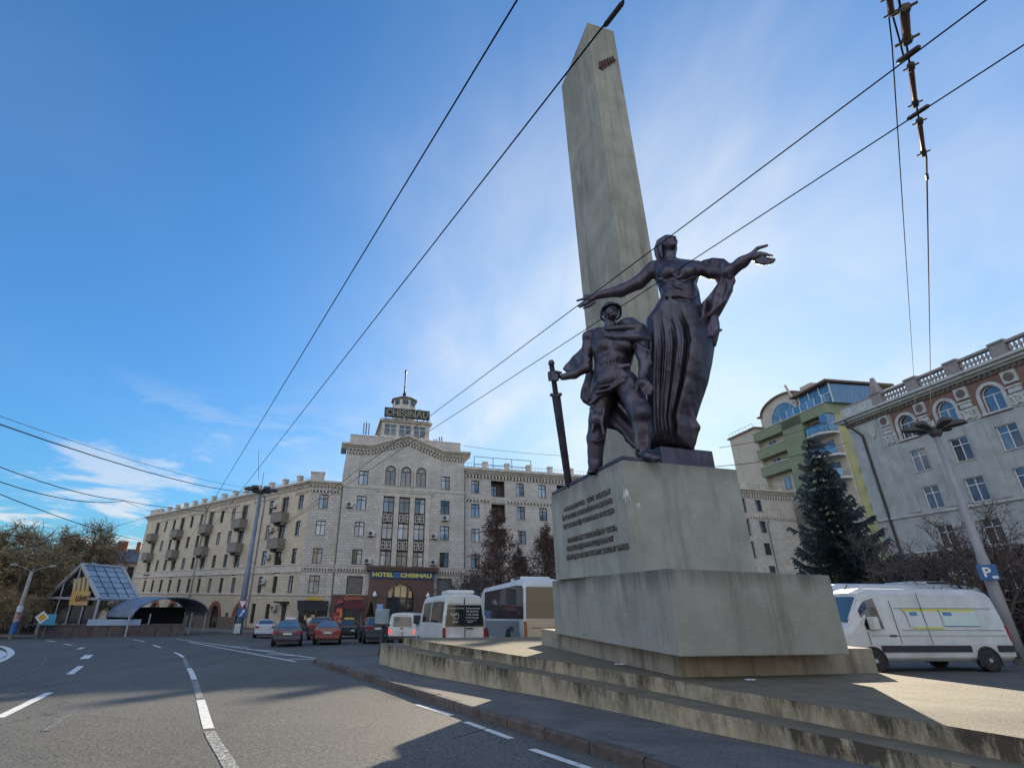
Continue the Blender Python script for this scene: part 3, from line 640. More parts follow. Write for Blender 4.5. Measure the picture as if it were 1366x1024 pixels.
    def mesh(s, name, m):
        F = s.F; neg = F < 0; nx, ny, nz = F.shape; c = [neg[i:nx - 1 + i, j:ny - 1 + j, k:nz - 1 + k] for i in (0, 1) for j in (0, 1) for k in (0, 1)]
        al = c[0].copy(); an = c[0].copy()
        for q in c[1:]: al &= q; an |= q
        act = an & ~al; I = np.argwhere(act); idx = np.full(act.shape, -1, np.int64); idx[act] = np.arange(len(I))
        acc = np.zeros((len(I), 3)); cnt = np.zeros(len(I))
        cor = [(i, j, k) for i in (0, 1) for j in (0, 1) for k in (0, 1)]
        val = {o: F[I[:, 0] + o[0], I[:, 1] + o[1], I[:, 2] + o[2]] for o in cor}
        for o in cor:
            for ax in range(3):
                if o[ax]: continue
                e = list(o); e[ax] = 1; e = tuple(e); va, vb = val[o], val[e]; cr = (va < 0) != (vb < 0)
                t = np.where(cr, va / (va - vb + 1e-12), 0); pt = np.array(o, float)[None, :].repeat(len(I), 0); pt[:, ax] += t
                acc[cr] += pt[cr]; cnt[cr] += 1
        V = (I + acc / cnt[:, None]) * s.h + s.o
        Q = []
        for ax in range(3):
            u, w = (ax + 1) % 3, (ax + 2) % 3
            a = np.take(neg, range(neg.shape[ax] - 1), ax); b = np.take(neg, range(1, neg.shape[ax]), ax); E = np.argwhere(a != b)
            E = E[(E[:, u] > 0) & (E[:, w] > 0) & (E[:, u] < neg.shape[u] - 1) & (E[:, w] < neg.shape[w] - 1)]
            ng = neg[E[:, 0], E[:, 1], E[:, 2]]
            def cell(du, dw): q = E.copy(); q[:, u] -= du; q[:, w] -= dw; return idx[q[:, 0], q[:, 1], q[:, 2]]
            q = np.stack([cell(1, 1), cell(0, 1), cell(0, 0), cell(1, 0)], 1); q[~ng] = q[~ng][:, ::-1]; Q.append(q)
        Q = np.concatenate(Q); Q = Q[(Q >= 0).all(1)]
        # two rounds of smoothing
        for _ in range(3):
            sm = np.zeros_like(V); n = np.zeros(len(V))
            for i in range(4):
                for j in ((i + 1) % 4, (i - 1) % 4): np.add.at(sm, Q[:, i], V[Q[:, j]]); np.add.at(n, Q[:, i], 1)
            V = V * .55 + sm / np.maximum(n, 1)[:, None] * .45
        e1, e2, og = np.array(E1), np.array(E2), np.array(ORG)
        Wd = og + V[:, :1] * e1 + V[:, 1:2] * e2; Wd[:, 2] = V[:, 2]
        me = bpy.data.meshes.new(name); me.vertices.add(len(Wd)); me.vertices.foreach_set('co', Wd.ravel()); 
        flip = np.dot(np.cross(e1, e2), (0, 0, 1)) < 0
        if flip: Q = Q[:, ::-1]
        me.loops.add(len(Q) * 4); me.loops.foreach_set('vertex_index', Q.ravel()); me.polygons.add(len(Q)); me.polygons.foreach_set('loop_start', np.arange(0, len(Q) * 4, 4)); me.polygons.foreach_set('use_smooth', [True] * len(Q))
        me.update(calc_edges=True); me.validate(); me.materials.append(m); return me

def bronze():
    m = bpy.data.materials.new('dark_bronze'); m.use_nodes = True; t = m.node_tree; b = t.nodes['Principled BSDF']; L = t.links.new
    tcn = t.nodes.new('ShaderNodeTexCoord')
    n1 = t.nodes.new('ShaderNodeTexNoise'); L(tcn.outputs['Object'], n1.inputs['Vector']); n1.inputs['Scale'].default_value = 1.6; n1.inputs['Detail'].default_value = 9; n1.inputs['Roughness'].default_value = .65
    r = t.nodes.new('ShaderNodeValToRGB'); L(n1.outputs['Fac'], r.inputs[0]); e = r.color_ramp.elements
    e[0].position = .30; e[0].color = (.042, .032, .050, 1); e[1].position = .74; e[1].color = (.120, .118, .172, 1); x = e.new(.52); x.color = (.070, .060, .088, 1)
    L(r.outputs[0], b.inputs['Base Color']); b.inputs['Metallic'].default_value = .55; b.inputs['Specular IOR Level'].default_value = .6
    mpv = t.nodes.new('ShaderNodeMapping'); L(tcn.outputs['Object'], mpv.inputs[0]); mpv.inputs['Scale'].default_value = (1, 1, .12)
    n5 = t.nodes.new('ShaderNodeTexNoise'); L(mpv.outputs[0], n5.inputs['Vector']); n5.inputs['Scale'].default_value = 5; n5.inputs['Detail'].default_value = 8
    m5 = t.nodes.new('ShaderNodeMapRange'); L(n5.outputs['Fac'], m5.inputs[0]); m5.inputs[1].default_value = .48; m5.inputs[2].default_value = .72; m5.inputs[4].default_value = .75
    x5 = t.nodes.new('ShaderNodeMix'); x5.data_type = 'RGBA'; L(m5.outputs[0], x5.inputs[0]); L(r.outputs[0], x5.inputs[6]); x5.inputs[7].default_value = (.105, .115, .125, 1); L(x5.outputs[2], b.inputs['Base Color'])
    n2 = t.nodes.new('ShaderNodeTexNoise'); L(tcn.outputs['Object'], n2.inputs['Vector']); n2.inputs['Scale'].default_value = 9; n2.inputs['Detail'].default_value = 7
    bp = t.nodes.new('ShaderNodeBump'); bp.inputs['Strength'].default_value = .35; bp.inputs['Distance'].default_value = .03; L(n2.outputs['Fac'], bp.inputs['Height']); L(bp.outputs[0], b.inputs['Normal'])
    rr = t.nodes.new('ShaderNodeMapRange'); L(n2.outputs['Fac'], rr.inputs[0]); rr.inputs[3].default_value = .28; rr.inputs[4].default_value = .56; L(rr.outputs[0], b.inputs['Roughness'])
    return m
M_BRONZE = bronze()
def head(f, c, R, yaw, pitch, roll=0.0, male=False):
    """face looks yaw degrees from the viewer-facing normal towards screen right, pitched up"""
    y, p = rad(yaw), rad(pitch)
    fw = np.array((math.sin(y) * math.cos(p), math.cos(y) * math.cos(p), math.sin(p))); rt = np.array((math.cos(y), -math.sin(y), 0)); up = np.cross(fw, rt)
    if up[2] < 0: up = -up
    M = np.stack([rt, fw, up], 1)
    P = lambda x, y_, z: tuple(np.array(c) + R * (x * rt + y_ * fw + z * up))
    f.ell(P(0, -.05, .22), (.74 * R, .92 * R, .80 * R), M, k=.05)
    f.ell(P(0, .22, -.30), (.58 * R, .64 * R, .66 * R), M, k=.07)
    f.ell(P(0, .56, -.80), (.24 * R, .22 * R, .19 * R), M, k=.06)
    for sx in (-1, 1):
        f.ell(P(sx * .40, .50, -.12), (.22 * R, .24 * R, .24 * R), M, k=.06)
        f.cap(P(sx * .10, .84, .20), P(sx * .50, .66, .22), .09 * R, .08 * R, k=.03)
        f.cap(P(sx * .31, .96, .06), P(sx * .36, .90, .06), .145 * R, .12 * R, k=.025, sub=True)
        f.ell(P(sx * .31, .72, .05), (.13 * R, .11 * R, .09 * R), M, k=.012)
        f.cap(P(sx * .20, .86, .115), P(sx * .44, .74, .10), .035 * R, .035 * R, k=.015)
        f.ell(P(sx * .74, -.02, .0), (.08 * R, .18 * R, .24 * R), M, k=.03)
    f.cap(P(0, .86, .18), P(0, 1.07, -.20), .085 * R, .125 * R, k=.03)
    f.cap(P(-.09, .95, -.25), P(.09, .95, -.25), .09 * R, .09 * R, k=.02)
    f.cap(P(-.19, .80, -.46), P(.19, .80, -.46), .075 * R, .075 * R, k=.02)
    f.cap(P(-.15, .78, -.60), P(.15, .78, -.60), .075 * R, .075 * R, k=.02)
    f.cap(P(-.24, .90, -.53), P(.24, .90, -.53), .028 * R, .028 * R, k=.02, sub=True)
    return P, M

def crinkle(f, amp, z0, z1):
    """chisel-like crumpling of the cloth"""
    a, b, z = f.ax[0][:, None, None], f.ax[1][None, :, None], f.ax[2][None, None, :]
    w = np.clip((z - z0) / .4, 0, 1) * np.clip((z1 - z) / .4, 0, 1)
    n = np.abs(np.sin(a * 6.1 + 2.2 * np.sin(z * 3.3 + a) + b * 3)) - np.abs(np.sin(z * 5.3 + 2.6 * np.sin(a * 4.1 + b * 2.7) + 1.0)) * .8 + .35 * np.sin(a * 17 + z * 11 + 3 * np.sin(b * 7))
    f.F += (amp * n * w).astype(np.float32)
# ------------------------------------------------ the woman
VX = .0195
d0 = -0.75                                     # she stands behind the soldier
w_lo, w_hi = S(764, 600, d0), S(1042, 300, d0)
fw_ = Field(w_lo[0] - .5, w_hi[0] + .6, d0 - .95, d0 + 1.0, 4.95, S(890, 300, d0)[2] + .25, VX)
u = PXM(895, 430, d0)
def az2(pts, dep): return [(S(x, y, dep)[0], S(x, y, dep)[2]) for x, y in pts]
skirt_px = [(888, 384), (884, 400), (873, 417), (863, 430), (861, 470), (863, 520), (865, 560), (867, 600), (925, 600), (930, 574), (927, 560), (935, 535), (944, 509), (950, 480), (953, 460), (948, 441), (939, 427), (932, 404), (927, 384)]
sk = az2(skirt_px, d0)
zt = [p[1] for p in sk]
lefts = sorted([(z, a) for a, z in sk[:8]]); rights = sorted([(z, a) for a, z in sk[8:]])
LZ, LA = zip(*lefts); RZ, RA = zip(*rights)
def folds(A, Z):
    aL = np.interp(Z, LZ, LA); aR = np.interp(Z, RZ, RA); v = (A - aL) / (aR - aL)
    fall = np.clip((max(zt) - 1.0 - Z) / 1.2, 0, 1)                       # folds deepen downwards
    msk = np.clip((.70 - v) / .07, 0, 1) * np.clip((v + .05) / .1, 0, 1)
    ph = 2 * np.pi * (v * 5.6 + .06 * np.sin(Z * 2.1) + .1)
    rid = np.abs(np.sin(ph / 2)) ** .8 - .5
    big = .16 * rid + .045 * np.cos(ph * 2.15 + Z * .8)
    low = np.clip((7.0 - Z) / 1.6, 0, 1) * .03 * np.sin(ph * 3.1)
    leg = .20 * np.exp(-((v - .82) / .13) ** 2) * np.clip((Z - 5.2) / .8, 0, 1)
    groove = -.20 * np.exp(-((v - .68 - .03 * np.sin(Z)) / .03) ** 2) * np.clip((9.0 - Z) / .6, 0, 1)
    return (big + low) * fall * msk + leg * fall + groove
fw_.poly(sk, d0, .50, .40, k=.06, disp=folds)
torso = az2([(870, 352), (882, 349), (905, 349), (928, 351), (934, 360), (929, 378), (931, 394), (936, 412), (938, 440), (868, 440), (874, 418), (883, 400), (878, 384), (871, 368)], d0)
fw_.poly(torso, d0, .42, .50, k=.16)
for x, y, r in ((893, 366, 13.5), (918, 366, 13.0)): fw_.ell(S(x, y, d0 + .30), (r * u, .30, r * u * 1.0), k=.08)
fw_.ell(S(907, 392, d0 + .18), (22 * u, .32, 22 * u), k=.15)
fw_.ell(S(908, 425, d0 + .16), (24 * u, .38, 20 * u), k=.2)
# crumpled bodice folds and neckline
for x0, y0, x1, y1, dd in ((876, 371, 912, 384, .44), (898, 383, 926, 369, .48), (884, 392, 916, 398, .46), (888, 356, 905, 371, .50), (905, 371, 926, 358, .50), (900, 405, 930, 395, .42)):
    fw_.cap(S(x0, y0, d0 + dd), S(x1, y1, d0 + dd), .035, .03, k=.05)
for x0, y0, x1, y1, dd in ((880, 376, 915, 390, .50), (902, 378, 926, 378, .52), (890, 398, 925, 400, .47)):
    fw_.cap(S(x0, y0, d0 + dd), S(x1, y1, d0 + dd), .04, .03, k=.05, sub=True)
# shoulders, neck
fw_.chain([S(872, 357, d0), S(895, 352, d0), S(928, 356, d0 + .02)], [9.5 * u, 9 * u, 9 * u], k=.1)
fw_.cap(S(894, 353, d0), S(893, 331, d0 + .06), 8.8 * u, 8.2 * u, k=.06)
fw_.cap(S(884, 350, d0 + .15), S(897, 343, d0 + .22), 1.8 * u, 1.5 * u, k=.05)
# right arm (screen left), stretched over the soldier
fw_.chain([S(872, 358, d0 + .05), S(852, 377, d0 + .12), S(828, 388, d0 + .22), S(806, 392, d0 + .28), S(796, 395, d0 + .30)], [11.5 * u, 10.2 * u, 9.4 * u, 6.3 * u, 5.3 * u], k=.07)
fw_.ell(S(788, 399, d0 + .32), (7.5 * u, .12, 6.0 * u), k=.05)
for pts, r in (([(790, 396), (781, 398), (770, 401)], 2.6), ([(787, 401), (779, 405), (772, 408)], 3.0), ([(787, 402), (780, 406), (774, 409)], 2.9), ([(793, 403), (786, 408), (779, 411)], 2.7), ([(788, 395), (782, 394), (780, 394)], 2.2)):
    fw_.chain([S(x, y, d0 + .34) for x, y in pts], [r * u, r * u * .95, r * u * .75], k=.018)
# left arm (screen right), raised and open handed
fw_.chain([S(930, 358, d0 + .02), S(950, 363, d0 + .10), S(972, 363, d0 + .22), S(990, 350, d0 + .36), S(1003, 341, d0 + .44)], [9.5 * u, 9.5 * u, 9 * u, 7.6 * u, 5.3 * u], k=.07)
fw_.ell(S(1010, 342, d0 + .48), (8.0 * u, .12, 6.0 * u), k=.05)
for pts, r in (([(1004, 337), (1011, 331), (1023, 327.5)], 2.8), ([(1013, 338), (1021, 339.5), (1030, 341)], 2.5), ([(1014, 344), (1023, 345), (1033, 346.5)], 2.5), ([(1013, 347), (1022, 349), (1031, 349.5)], 2.5), ([(1009, 349), (1018, 351.5), (1027, 351.5)], 2.4)):
    fw_.chain([S(x, y, d0 + .50) for x, y in pts], [r * u, r * u * .95, r * u * .7], k=.016)
# drape hanging from the left arm
dr = az2([(936, 350), (952, 347), (968, 349), (977, 357), (979, 372), (979, 390), (969, 408), (959, 424), (961, 440), (955, 463), (946, 456), (938, 446), (932, 432), (934, 408), (946, 396), (958, 381), (951, 368), (940, 360)], d0)
def drf(A, Z): return .05 * np.sin((A * .8 + Z * .5) * 9) + .03 * np.sin((A - Z * .4) * 21)
fw_.poly(dr, d0 + .05, .17, .15, k=.04, disp=drf, bslope=(.18, 0))
fw_.chain([S(974, 357, d0 + .22), S(978, 375, d0 + .2), S(966, 402, d0 + .2), S(945, 420, d0 + .2), S(936, 432, d0 + .15)], [3.5 * u, 3 * u, 2.8 * u, 2.6 * u, 2 * u], k=.04)
fw_.chain([S(972, 352, d0 + .36), S(977, 360, d0 + .36), S(974, 370, d0 + .3)], [2.0 * u, 2.2 * u, 2 * u], k=.03)
fw_.chain([S(962, 440, d0 + .1), S(950, 448, d0 + .25), S(938, 446, d0 + .25)], [2 * u, 2.2 * u, 2 * u], k=.03)
fw_.chain([S(950, 392, d0 + .18), S(940, 404, d0 + .25), S(937, 425, d0 + .28)], [2 * u, 2.6 * u, 2 * u], k=.03)
# hem kick at the right foot
fw_.chain([S(921, 548, d0 + .25), S(929, 570, d0 + .15), S(925, 592, d0 + .1)], [3 * u, 4 * u, 3 * u], k=.08)
crinkle(fw_, .008, 5.6, 9.8)
P, M = head(fw_, S(892, 326, d0 + .12), 14.5 * u, 50, 16)
woman = link('statue', fw_.mesh('woman_statue', M_BRONZE), label='dark bronze statue of a woman in a long dress with both arms outstretched', cat='statue')
hr = Field(S(858, 350, d0)[0] - .2, S(905, 310, d0)[0] + .3, d0 - .7, d0 + .8, S(880, 362, d0)[2], S(890, 304, d0)[2] + .15, .022)
R = 14.5 * u
hr.ell(P(0, -.18, .34), (.86 * R, .90 * R, .72 * R), M, k=.05)
for i, (xs, w) in enumerate(((-.55, .30), (-.2, .34), (.2, .34), (.5, .28), (-.75, .22))):
    hr.chain([P(xs * .6, .45, .88 - abs(xs) * .2), P(xs, -.3, .95 - abs(xs) * .3), P(xs * 1.1, -.95, .25), P(xs * .9 - .15, -1.15, -.45), P(xs * .6 - .35, -1.25, -1.05), P(xs * .4 - .5, -1.1, -1.45)], [w * R * .45, w * R, w * R * 1.05, w * R, w * R * .85, w * R * .3], k=.018)
hr.chain([P(-.72, .25, .35), P(-.88, -.2, -.1), P(-.85, -.6, -.8), P(-.75, -.8, -1.35)], [.12 * R, .2 * R, .2 * R, .1 * R], k=.02)
hr.chain([P(.72, .25, .35), P(.88, -.2, -.1), P(.8, -.6, -.8)], [.12 * R, .2 * R, .15 * R], k=.02)
link('hair', hr.mesh('hair', M_BRONZE), woman)

# ------------------------------------------------ the soldier
s_lo, s_hi = S(726, 640, 0), S(880, 395, 0)
fs_ = Field(s_lo[0] - .35, s_hi[0] + .3, -1.0, 1.1, 4.60, s_hi[2] + .15, VX)
u = PXM(815, 500)
tor = az2([(789, 443), (802, 438), (835, 436), (856, 438), (860, 455), (845, 470), (840, 489), (843, 512), (822, 519), (800, 530), (786, 541), (793, 505), (795, 488), (791, 466)], 0)
fs_.poly(tor, 0, .40, .34, k=.08)
fs_.ell(S(806, 462, .28), (16 * u, .24, 13 * u), k=.1); fs_.ell(S(829, 462, .28), (15 * u, .24, 13 * u), k=.1)
fs_.ell(S(817, 480, .24), (18 * u, .22, 10 * u), k=.1)
for y, dd in ((488, .45), (490.5, .45)): fs_.chain([S(796, y + 2, dd - .15), S(817, y, dd), S(840, y - 2.5, dd - .12)], [1.5 * u] * 3, k=.02)       # belt
fs_.ell(S(817, 505, .22), (20 * u, .28, 15 * u), k=.12)
for pts, dd, rr in (([(798, 516), (815, 513), (834, 503)], .46, 1.6), ([(795, 524), (812, 520), (832, 508)], .46, 2.0), ([(788, 538), (800, 528), (818, 519)], .36, 2.2), ([(802, 470), (812, 476), (812, 486)], .46, 1.2), ([(824, 474), (820, 480), (822, 488)], .46, 1.2), ([(797, 455), (806, 472), (803, 486)], .40, 1.3)):
    fs_.chain([S(x, y, dd) for x, y in pts], [rr * u * 1.25] * len(pts), k=.022)
fs_.chain([S(797, 519, .50), S(815, 516, .53), S(833, 505, .52)], [1.3 * u] * 3, k=.02) if False else None
for pts in ([(797, 519), (815, 516.5), (833, 506)], [(799, 479), (806, 474), (811, 482)]):
    for a, b in zip(pts, pts[1:]): fs_.cap(S(*a, .55), S(*b, .55), .03, .03, k=.03, sub=True)
# neck, collar roll of the cape
fs_.cap(S(814, 442, .05), S(814, 424, .12), 8.2 * u, 7.6 * u, k=.05)
fs_.chain([S(795, 445, .26), S(808, 447.5, .44), S(828, 449, .50), S(850, 449, .40), S(864, 452, .15)], [3.6 * u, 4.6 * u, 5.2 * u, 6 * u, 4.6 * u], k=.025)
fs_.chain([S(796, 439.5, .18), S(812, 438, .42), S(832, 437, .42), S(854, 436, .2)], [2.8 * u, 3.6 * u, 4.2 * u, 4.8 * u], k=.02)
fs_.chain([S(826, 431, .0), S(842, 428, .02), S(856, 435, .0)], [3 * u, 4.2 * u, 4 * u], k=.05)
fs_.poly(az2([(826, 432), (838, 426), (848, 425), (862, 436), (864, 452), (850, 455), (838, 450)], 0), 0, .34, .2, k=.06)
for a, b in (((806, 444), (830, 443)), ((830, 443), (856, 443))): fs_.cap(S(*a, .50), S(*b, .48), .035, .045, k=.03, sub=True)
# cape flying behind on the left and hanging between the legs
cf = lambda A, Z: .04 * np.sin(A * 9 + Z * 6)
fs_.poly(az2([(747, 490), (752, 484), (765, 473), (779, 462), (792, 460), (792, 498), (768, 493), (755, 496)], -.25), -.30, .10, .10, k=.03, disp=cf, bslope=(.25, 0))
fs_.poly(az2([(783, 494), (779, 508), (775, 520), (774, 531), (778, 537), (787, 542), (797, 515), (797, 494)], -.3), -.32, .12, .10, k=.03, disp=cf)
fs_.poly(az2([(792, 505), (845, 505), (857, 540), (852, 598), (846, 599), (834, 588), (831, 581), (822, 574), (810, 571), (798, 566), (790, 540)], -.42), -.40, .10, .08, k=.03, disp=cf)
# sword arm (screen left)
fs_.ell(S(787, 450, .06), (10.5 * u, .25, 10 * u), k=.08)
fs_.chain([S(786, 453, .06), S(782, 474, .12), S(782, 490, .18), S(766, 499, .32), S(750, 503, .40)], [8.8 * u, 8.0 * u, 7.4 * u, 6.2 * u, 4.4 * u], k=.06)
fs_.chain([S(779, 468, .2), S(786, 480, .28), S(778, 490, .3)], [1.8 * u, 2 * u, 1.6 * u], k=.03)
fs_.ell(S(742, 501, .42), (6.0 * u, .13, 5.5 * u), k=.04)
for yy, r in ((496.5, 2.1), (499.8, 2.2), (503.2, 2.1), (506.4, 1.9)):
    fs_.chain([S(744, yy, .52), S(737.5, yy + .3, .60), S(732.5, yy + .8, .52), S(733.5, yy + 1.0, .40)], [r * u, r * u, r * u * .95, r * u * .8], k=.012)
fs_.chain([S(748, 497, .50), S(741, 495, .58), S(736, 495.5, .56)], [2.1 * u, 2 * u, 1.6 * u], k=.015)
# free arm (screen right), hand hanging
fs_.ell(S(853, 452, .1), (10 * u, .26, 10 * u), k=.08)
fs_.chain([S(853, 453, .12), S(857, 472, .26), S(861, 486, .30), S(858, 498, .38), S(855, 506, .42)], [8.6 * u, 8.2 * u, 7.6 * u, 6 * u, 4.6 * u], k=.06)
fs_.ell(S(857, 511, .44), (7.0 * u, .13, 7 * u), k=.04)
for pts, r in (([(851, 508), (849, 515), (850, 521)], 2.5), ([(855, 514), (858, 521), (861, 527)], 2.3), ([(858, 513), (862, 520), (865, 527)], 2.4), ([(862, 512), (866, 519), (868, 525)], 2.4), ([(864, 509), (869, 515), (871, 520)], 2.1)):
    fs_.chain([S(x, y, .48) for x, y in pts], [r * u, r * u * .95, r * u * .7], k=.016)
fs_.chain([S(848, 458, .36), S(866, 468, .36), S(868, 485, .36)], [1.6 * u, 1.8 * u, 1.4 * u], k=.03)
# legs: the left one behind by the edge, the right one stepping forward
fs_.chain([S(806, 515, 0), S(799, 556, .02), S(795, 585, -.05), S(794, 616, -.12)], [16 * u, 12.8 * u, 11.4 * u, 9.4 * u], k=.07)
fs_.ell(S(797, 560, .14), (11 * u, .24, 11 * u), k=.08)
fs_.chain([S(785.5, 586, .06), S(797, 588, .22), S(807, 585, .1)], [1.7 * u] * 3, k=.03)                    # boot top
fs_.chain([S(794, 617, -.12), S(792, 626, .0), S(788, 631, .16)], [9 * u, 6.5 * u, 4.8 * u], k=.05)
fs_.chain([S(834, 510, .1), S(853, 547, .34), S(857, 575, .30), S(857, 601, .28)], [16.5 * u, 13.0 * u, 11.6 * u, 8.4 * u], k=.07)
fs_.ell(S(856, 551, .46), (10.5 * u, .2, 11 * u), k=.08)
fs_.chain([S(846, 566, .40), S(856, 569, .5), S(867, 565, .42)], [1.6 * u] * 3, k=.03)
fs_.chain([S(856, 604, .28), S(864, 608, .42), S(877, 611.5, .50)], [7.2 * u, 5.4 * u, 4.0 * u], k=.05)
for pts, dd in (([(838, 522), (848, 532), (858, 534)], .44), ([(826, 540), (840, 556), (846, 572)], .30), ([(788, 545), (793, 560), (790, 575)], .26), ([(806, 545), (803, 565), (806, 580)], .26), ([(862, 575), (864, 588), (862, 598)], .42), ([(850, 578), (849, 590), (851, 599)], .44)):
    fs_.chain([S(x, y, dd + .02) for x, y in pts], [2.2 * u] * 3, k=.03)
crinkle(fs_, .008, 4.8, 9.0)
P, M = head(fs_, S(815, 417.5, .18), 13.0 * u, 34, 12, male=True)
soldier = link('statue', fs_.mesh('soldier_statue', M_BRONZE), label='dark bronze statue of a caped soldier in a helmet leaning on a sword', cat='statue')
# helmet
R = 13.0 * u
hf = Field(S(790, 440, 0)[0] - .1, S(838, 395, 0)[0] + .2, -.65, .95, S(815, 436, 0)[2], S(815, 393, 0)[2] + .12, .022)
up_ = M[:, 2]; 
hf.ell(P(0, -.04, .36), (.98 * R, 1.10 * R, .88 * R), M, k=.03, clip=(2, -.02 * R))
hf.chain([P(1.06 * math.sin(a), -.02 + 1.18 * math.cos(a), .34 - .10 * abs(math.sin(a)) - (.42 if math.cos(a) < -.2 else .42 * max(0, (.3 - math.cos(a)) / .5) if math.cos(a) < .3 else 0)) for a in [2 * math.pi * i / 22 for i in range(23)]], [.10 * R] * 23, k=.04)
for sx in (-1, 1):
    hf.chain([P(sx * .98, .0, .3), P(sx * .80, .18, -.35), P(sx * .45, .48, -.92)], [.07 * R, .07 * R, .06 * R], k=.015)
hf.cap(P(-.45, .48, -.92), P(.45, .48, -.92), .06 * R, .06 * R, k=.01)
link('helmet', hf.mesh('helmet', M_BRONZE), soldier)
# sword
def W3(q): return ORG + E1 * q[0] + E2 * q[1] + Vector((0, 0, q[2]))
sw = lambda x, y: W3(S(x, y, .52))
mb = MB(); g0 = sw(735, 481); tip = at_dist(759.5, 652, 14.55); ax = (tip - g0).normalized(); sidev = ax.cross(E2).normalized(); fr = ax.cross(sidev).normalized()
mb.tube([g0 - ax * .02, g0 + ax * .07, g0 + ax * .12, g0 + ax * .92], [.05, .095, .07, .075], 10)
bl = g0 + ax * .98
mb.frustum([bl + sidev * .13, bl + fr * .05, bl - sidev * .13, bl - fr * .05], [tip - ax * .12 + sidev * .105, tip - ax * .12 + fr * .04, tip - ax * .12 - sidev * .105, tip - ax * .12 - fr * .04])
mb.frustum([tip - ax * .12 + sidev * .105, tip - ax * .12 + fr * .04, tip - ax * .12 - sidev * .105, tip - ax * .12 - fr * .04], [tip + sidev * .02, tip + fr * .01, tip - sidev * .02, tip - fr * .01])
so = mb.build('sword', M_BRONZE, soldier)
gd = g0 + ax * .93
MB().tube([gd - sidev * .16 - ax * .0, gd - sidev * .08 + ax * .03, gd + sidev * .08 + ax * .03, gd + sidev * .16], [.045, .06, .06, .045], 8).build('crossguard', M_BRONZE, so)
# bronze footings on the pedestal
ua = (Vector((*UBK[3], 0)) - Vector((*UBK[0], 0))).normalized(); va = (Vector((*UBK[1], 0)) - Vector((*UBK[0], 0))).normalized(); N0 = Vector((*UBK[0], 0))
def q4(u0, u1, v0, v1): return [tuple((N0 + ua * a + va * b)[:2]) for a, b in ((u0, v0), (u0, v1), (u1, v1), (u1, v0))]
MB().prism(q4(-.015, 4.30, -.02, .95), 4.655, 4.735).build('base_plate', M_BRONZE, soldier, bevel=.01)
MB().prism(q4(.10, 2.3, 1.10, 2.55), 4.655, 5.10).build('base_block', M_BRONZE, woman, bevel=.03)
# ------------------------------------------------------------------ hotel
BAZ = rad(77.5); PB = Vector((-13.13, 65.70, 0))
M_HWALL = brick_mat('hotel_blocks', (.66, .60, .53), (.53, .48, .425), (.21, .185, .16), .62, .33, mortar=.017, dirt=(.33, .29, .245), dirt_amt=.75, bump=.8)
M_HWALL2 = brick_mat('hotel_blocks_wing', (.64, .54, .41), (.56, .47, .355), (.20, .16, .115), .62, .31, mortar=.014, dirt=(.36, .295, .21), dirt_amt=.6, bump=.7)
M_TRIM = mat('hotel_trim', (.62, .555, .475), .8, col2=(.46, .41, .35), scale=1.2, bump=.2, streak=((.2, .17, .14), 1.6, .55, .8))
M_GRAN = mat('portal_granite', (.145, .075, .06), .55, col2=(.085, .048, .042), scale=3, bump=.15)
M_PLIN = mat('hotel_plinth', (.22, .15, .12), .8, col2=(.13, .095, .08), scale=2, bump=.3)
M_REDB = mat('red_brick_arch', (.27, .10, .06), .85, col2=(.19, .07, .045), scale=5, bump=.4)
M_FRAME = mat('window_frame_brown', (.032, .020, .016), .6)
M_FRAMEW = mat('window_frame_white', (.72, .73, .72), .5)
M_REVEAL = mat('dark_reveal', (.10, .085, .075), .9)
M_PANE = glass_mat('hotel_glass', [(.03, .05, .07), (.30, .42, .54), (.02, .03, .04), (.12, .20, .29), (.24, .36, .48), (.03, .045, .06), (.40, .43, .45), (.06, .10, .15), (.015, .02, .025), (.20, .30, .42)])  # light blues: sky reflection put into the pane colours
M_PANED = glass_mat('dark_glass', [(.035, .04, .045), (.02, .025, .03), (.05, .055, .06), (.09, .10, .11), (.03, .03, .035)])
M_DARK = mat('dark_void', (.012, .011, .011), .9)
M_IRON = mat('dark_iron', (.025, .025, .028), .5)
M_GALV = mat('drain_pipe', (.20, .23, .27), .5, col2=(.13, .14, .16), scale=2)
M_ROOFM = mat('sheet_roof', (.10, .13, .16), .5, col2=(.07, .08, .09), scale=.7)
hotel = thing('hotel_building', 'long pale stone hotel with a pedimented centre, rooftop tower and blue entrance sign', 'building', mtx=az_frame(PB, BAZ))
hw = hotel.matrix_world.copy()
LWAZ = rad(131.7)      # left wing, read from its far end towards the corner (opposite of -48.3 deg)
PA = Vector((-17.02, 64.84, 0)); dA = Vector((math.sin(rad(-48.3)), math.cos(rad(-48.3)), 0))
LWL = 53.2
lw_m = hw.inverted() @ az_frame(PA + dA * LWL, LWAZ)
TI = Matrix.Identity(4)
def hpart(mb, name, m, base=TI, parent=hotel, **kw):
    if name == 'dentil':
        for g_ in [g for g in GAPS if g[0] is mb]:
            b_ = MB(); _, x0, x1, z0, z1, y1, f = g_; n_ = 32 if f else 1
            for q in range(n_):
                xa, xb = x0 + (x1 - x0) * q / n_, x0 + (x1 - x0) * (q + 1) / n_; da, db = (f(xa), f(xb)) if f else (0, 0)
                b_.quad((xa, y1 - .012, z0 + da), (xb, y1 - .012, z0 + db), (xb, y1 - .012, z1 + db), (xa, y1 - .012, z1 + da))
            link('frieze', b_.mesh('frieze', M_GAP), parent, mtx=base)  # backing strip that carries the painted shade between the teeth
    return link(name, mb.mesh(name, m, kw.pop('smooth', False)), parent, mtx=base, **kw)
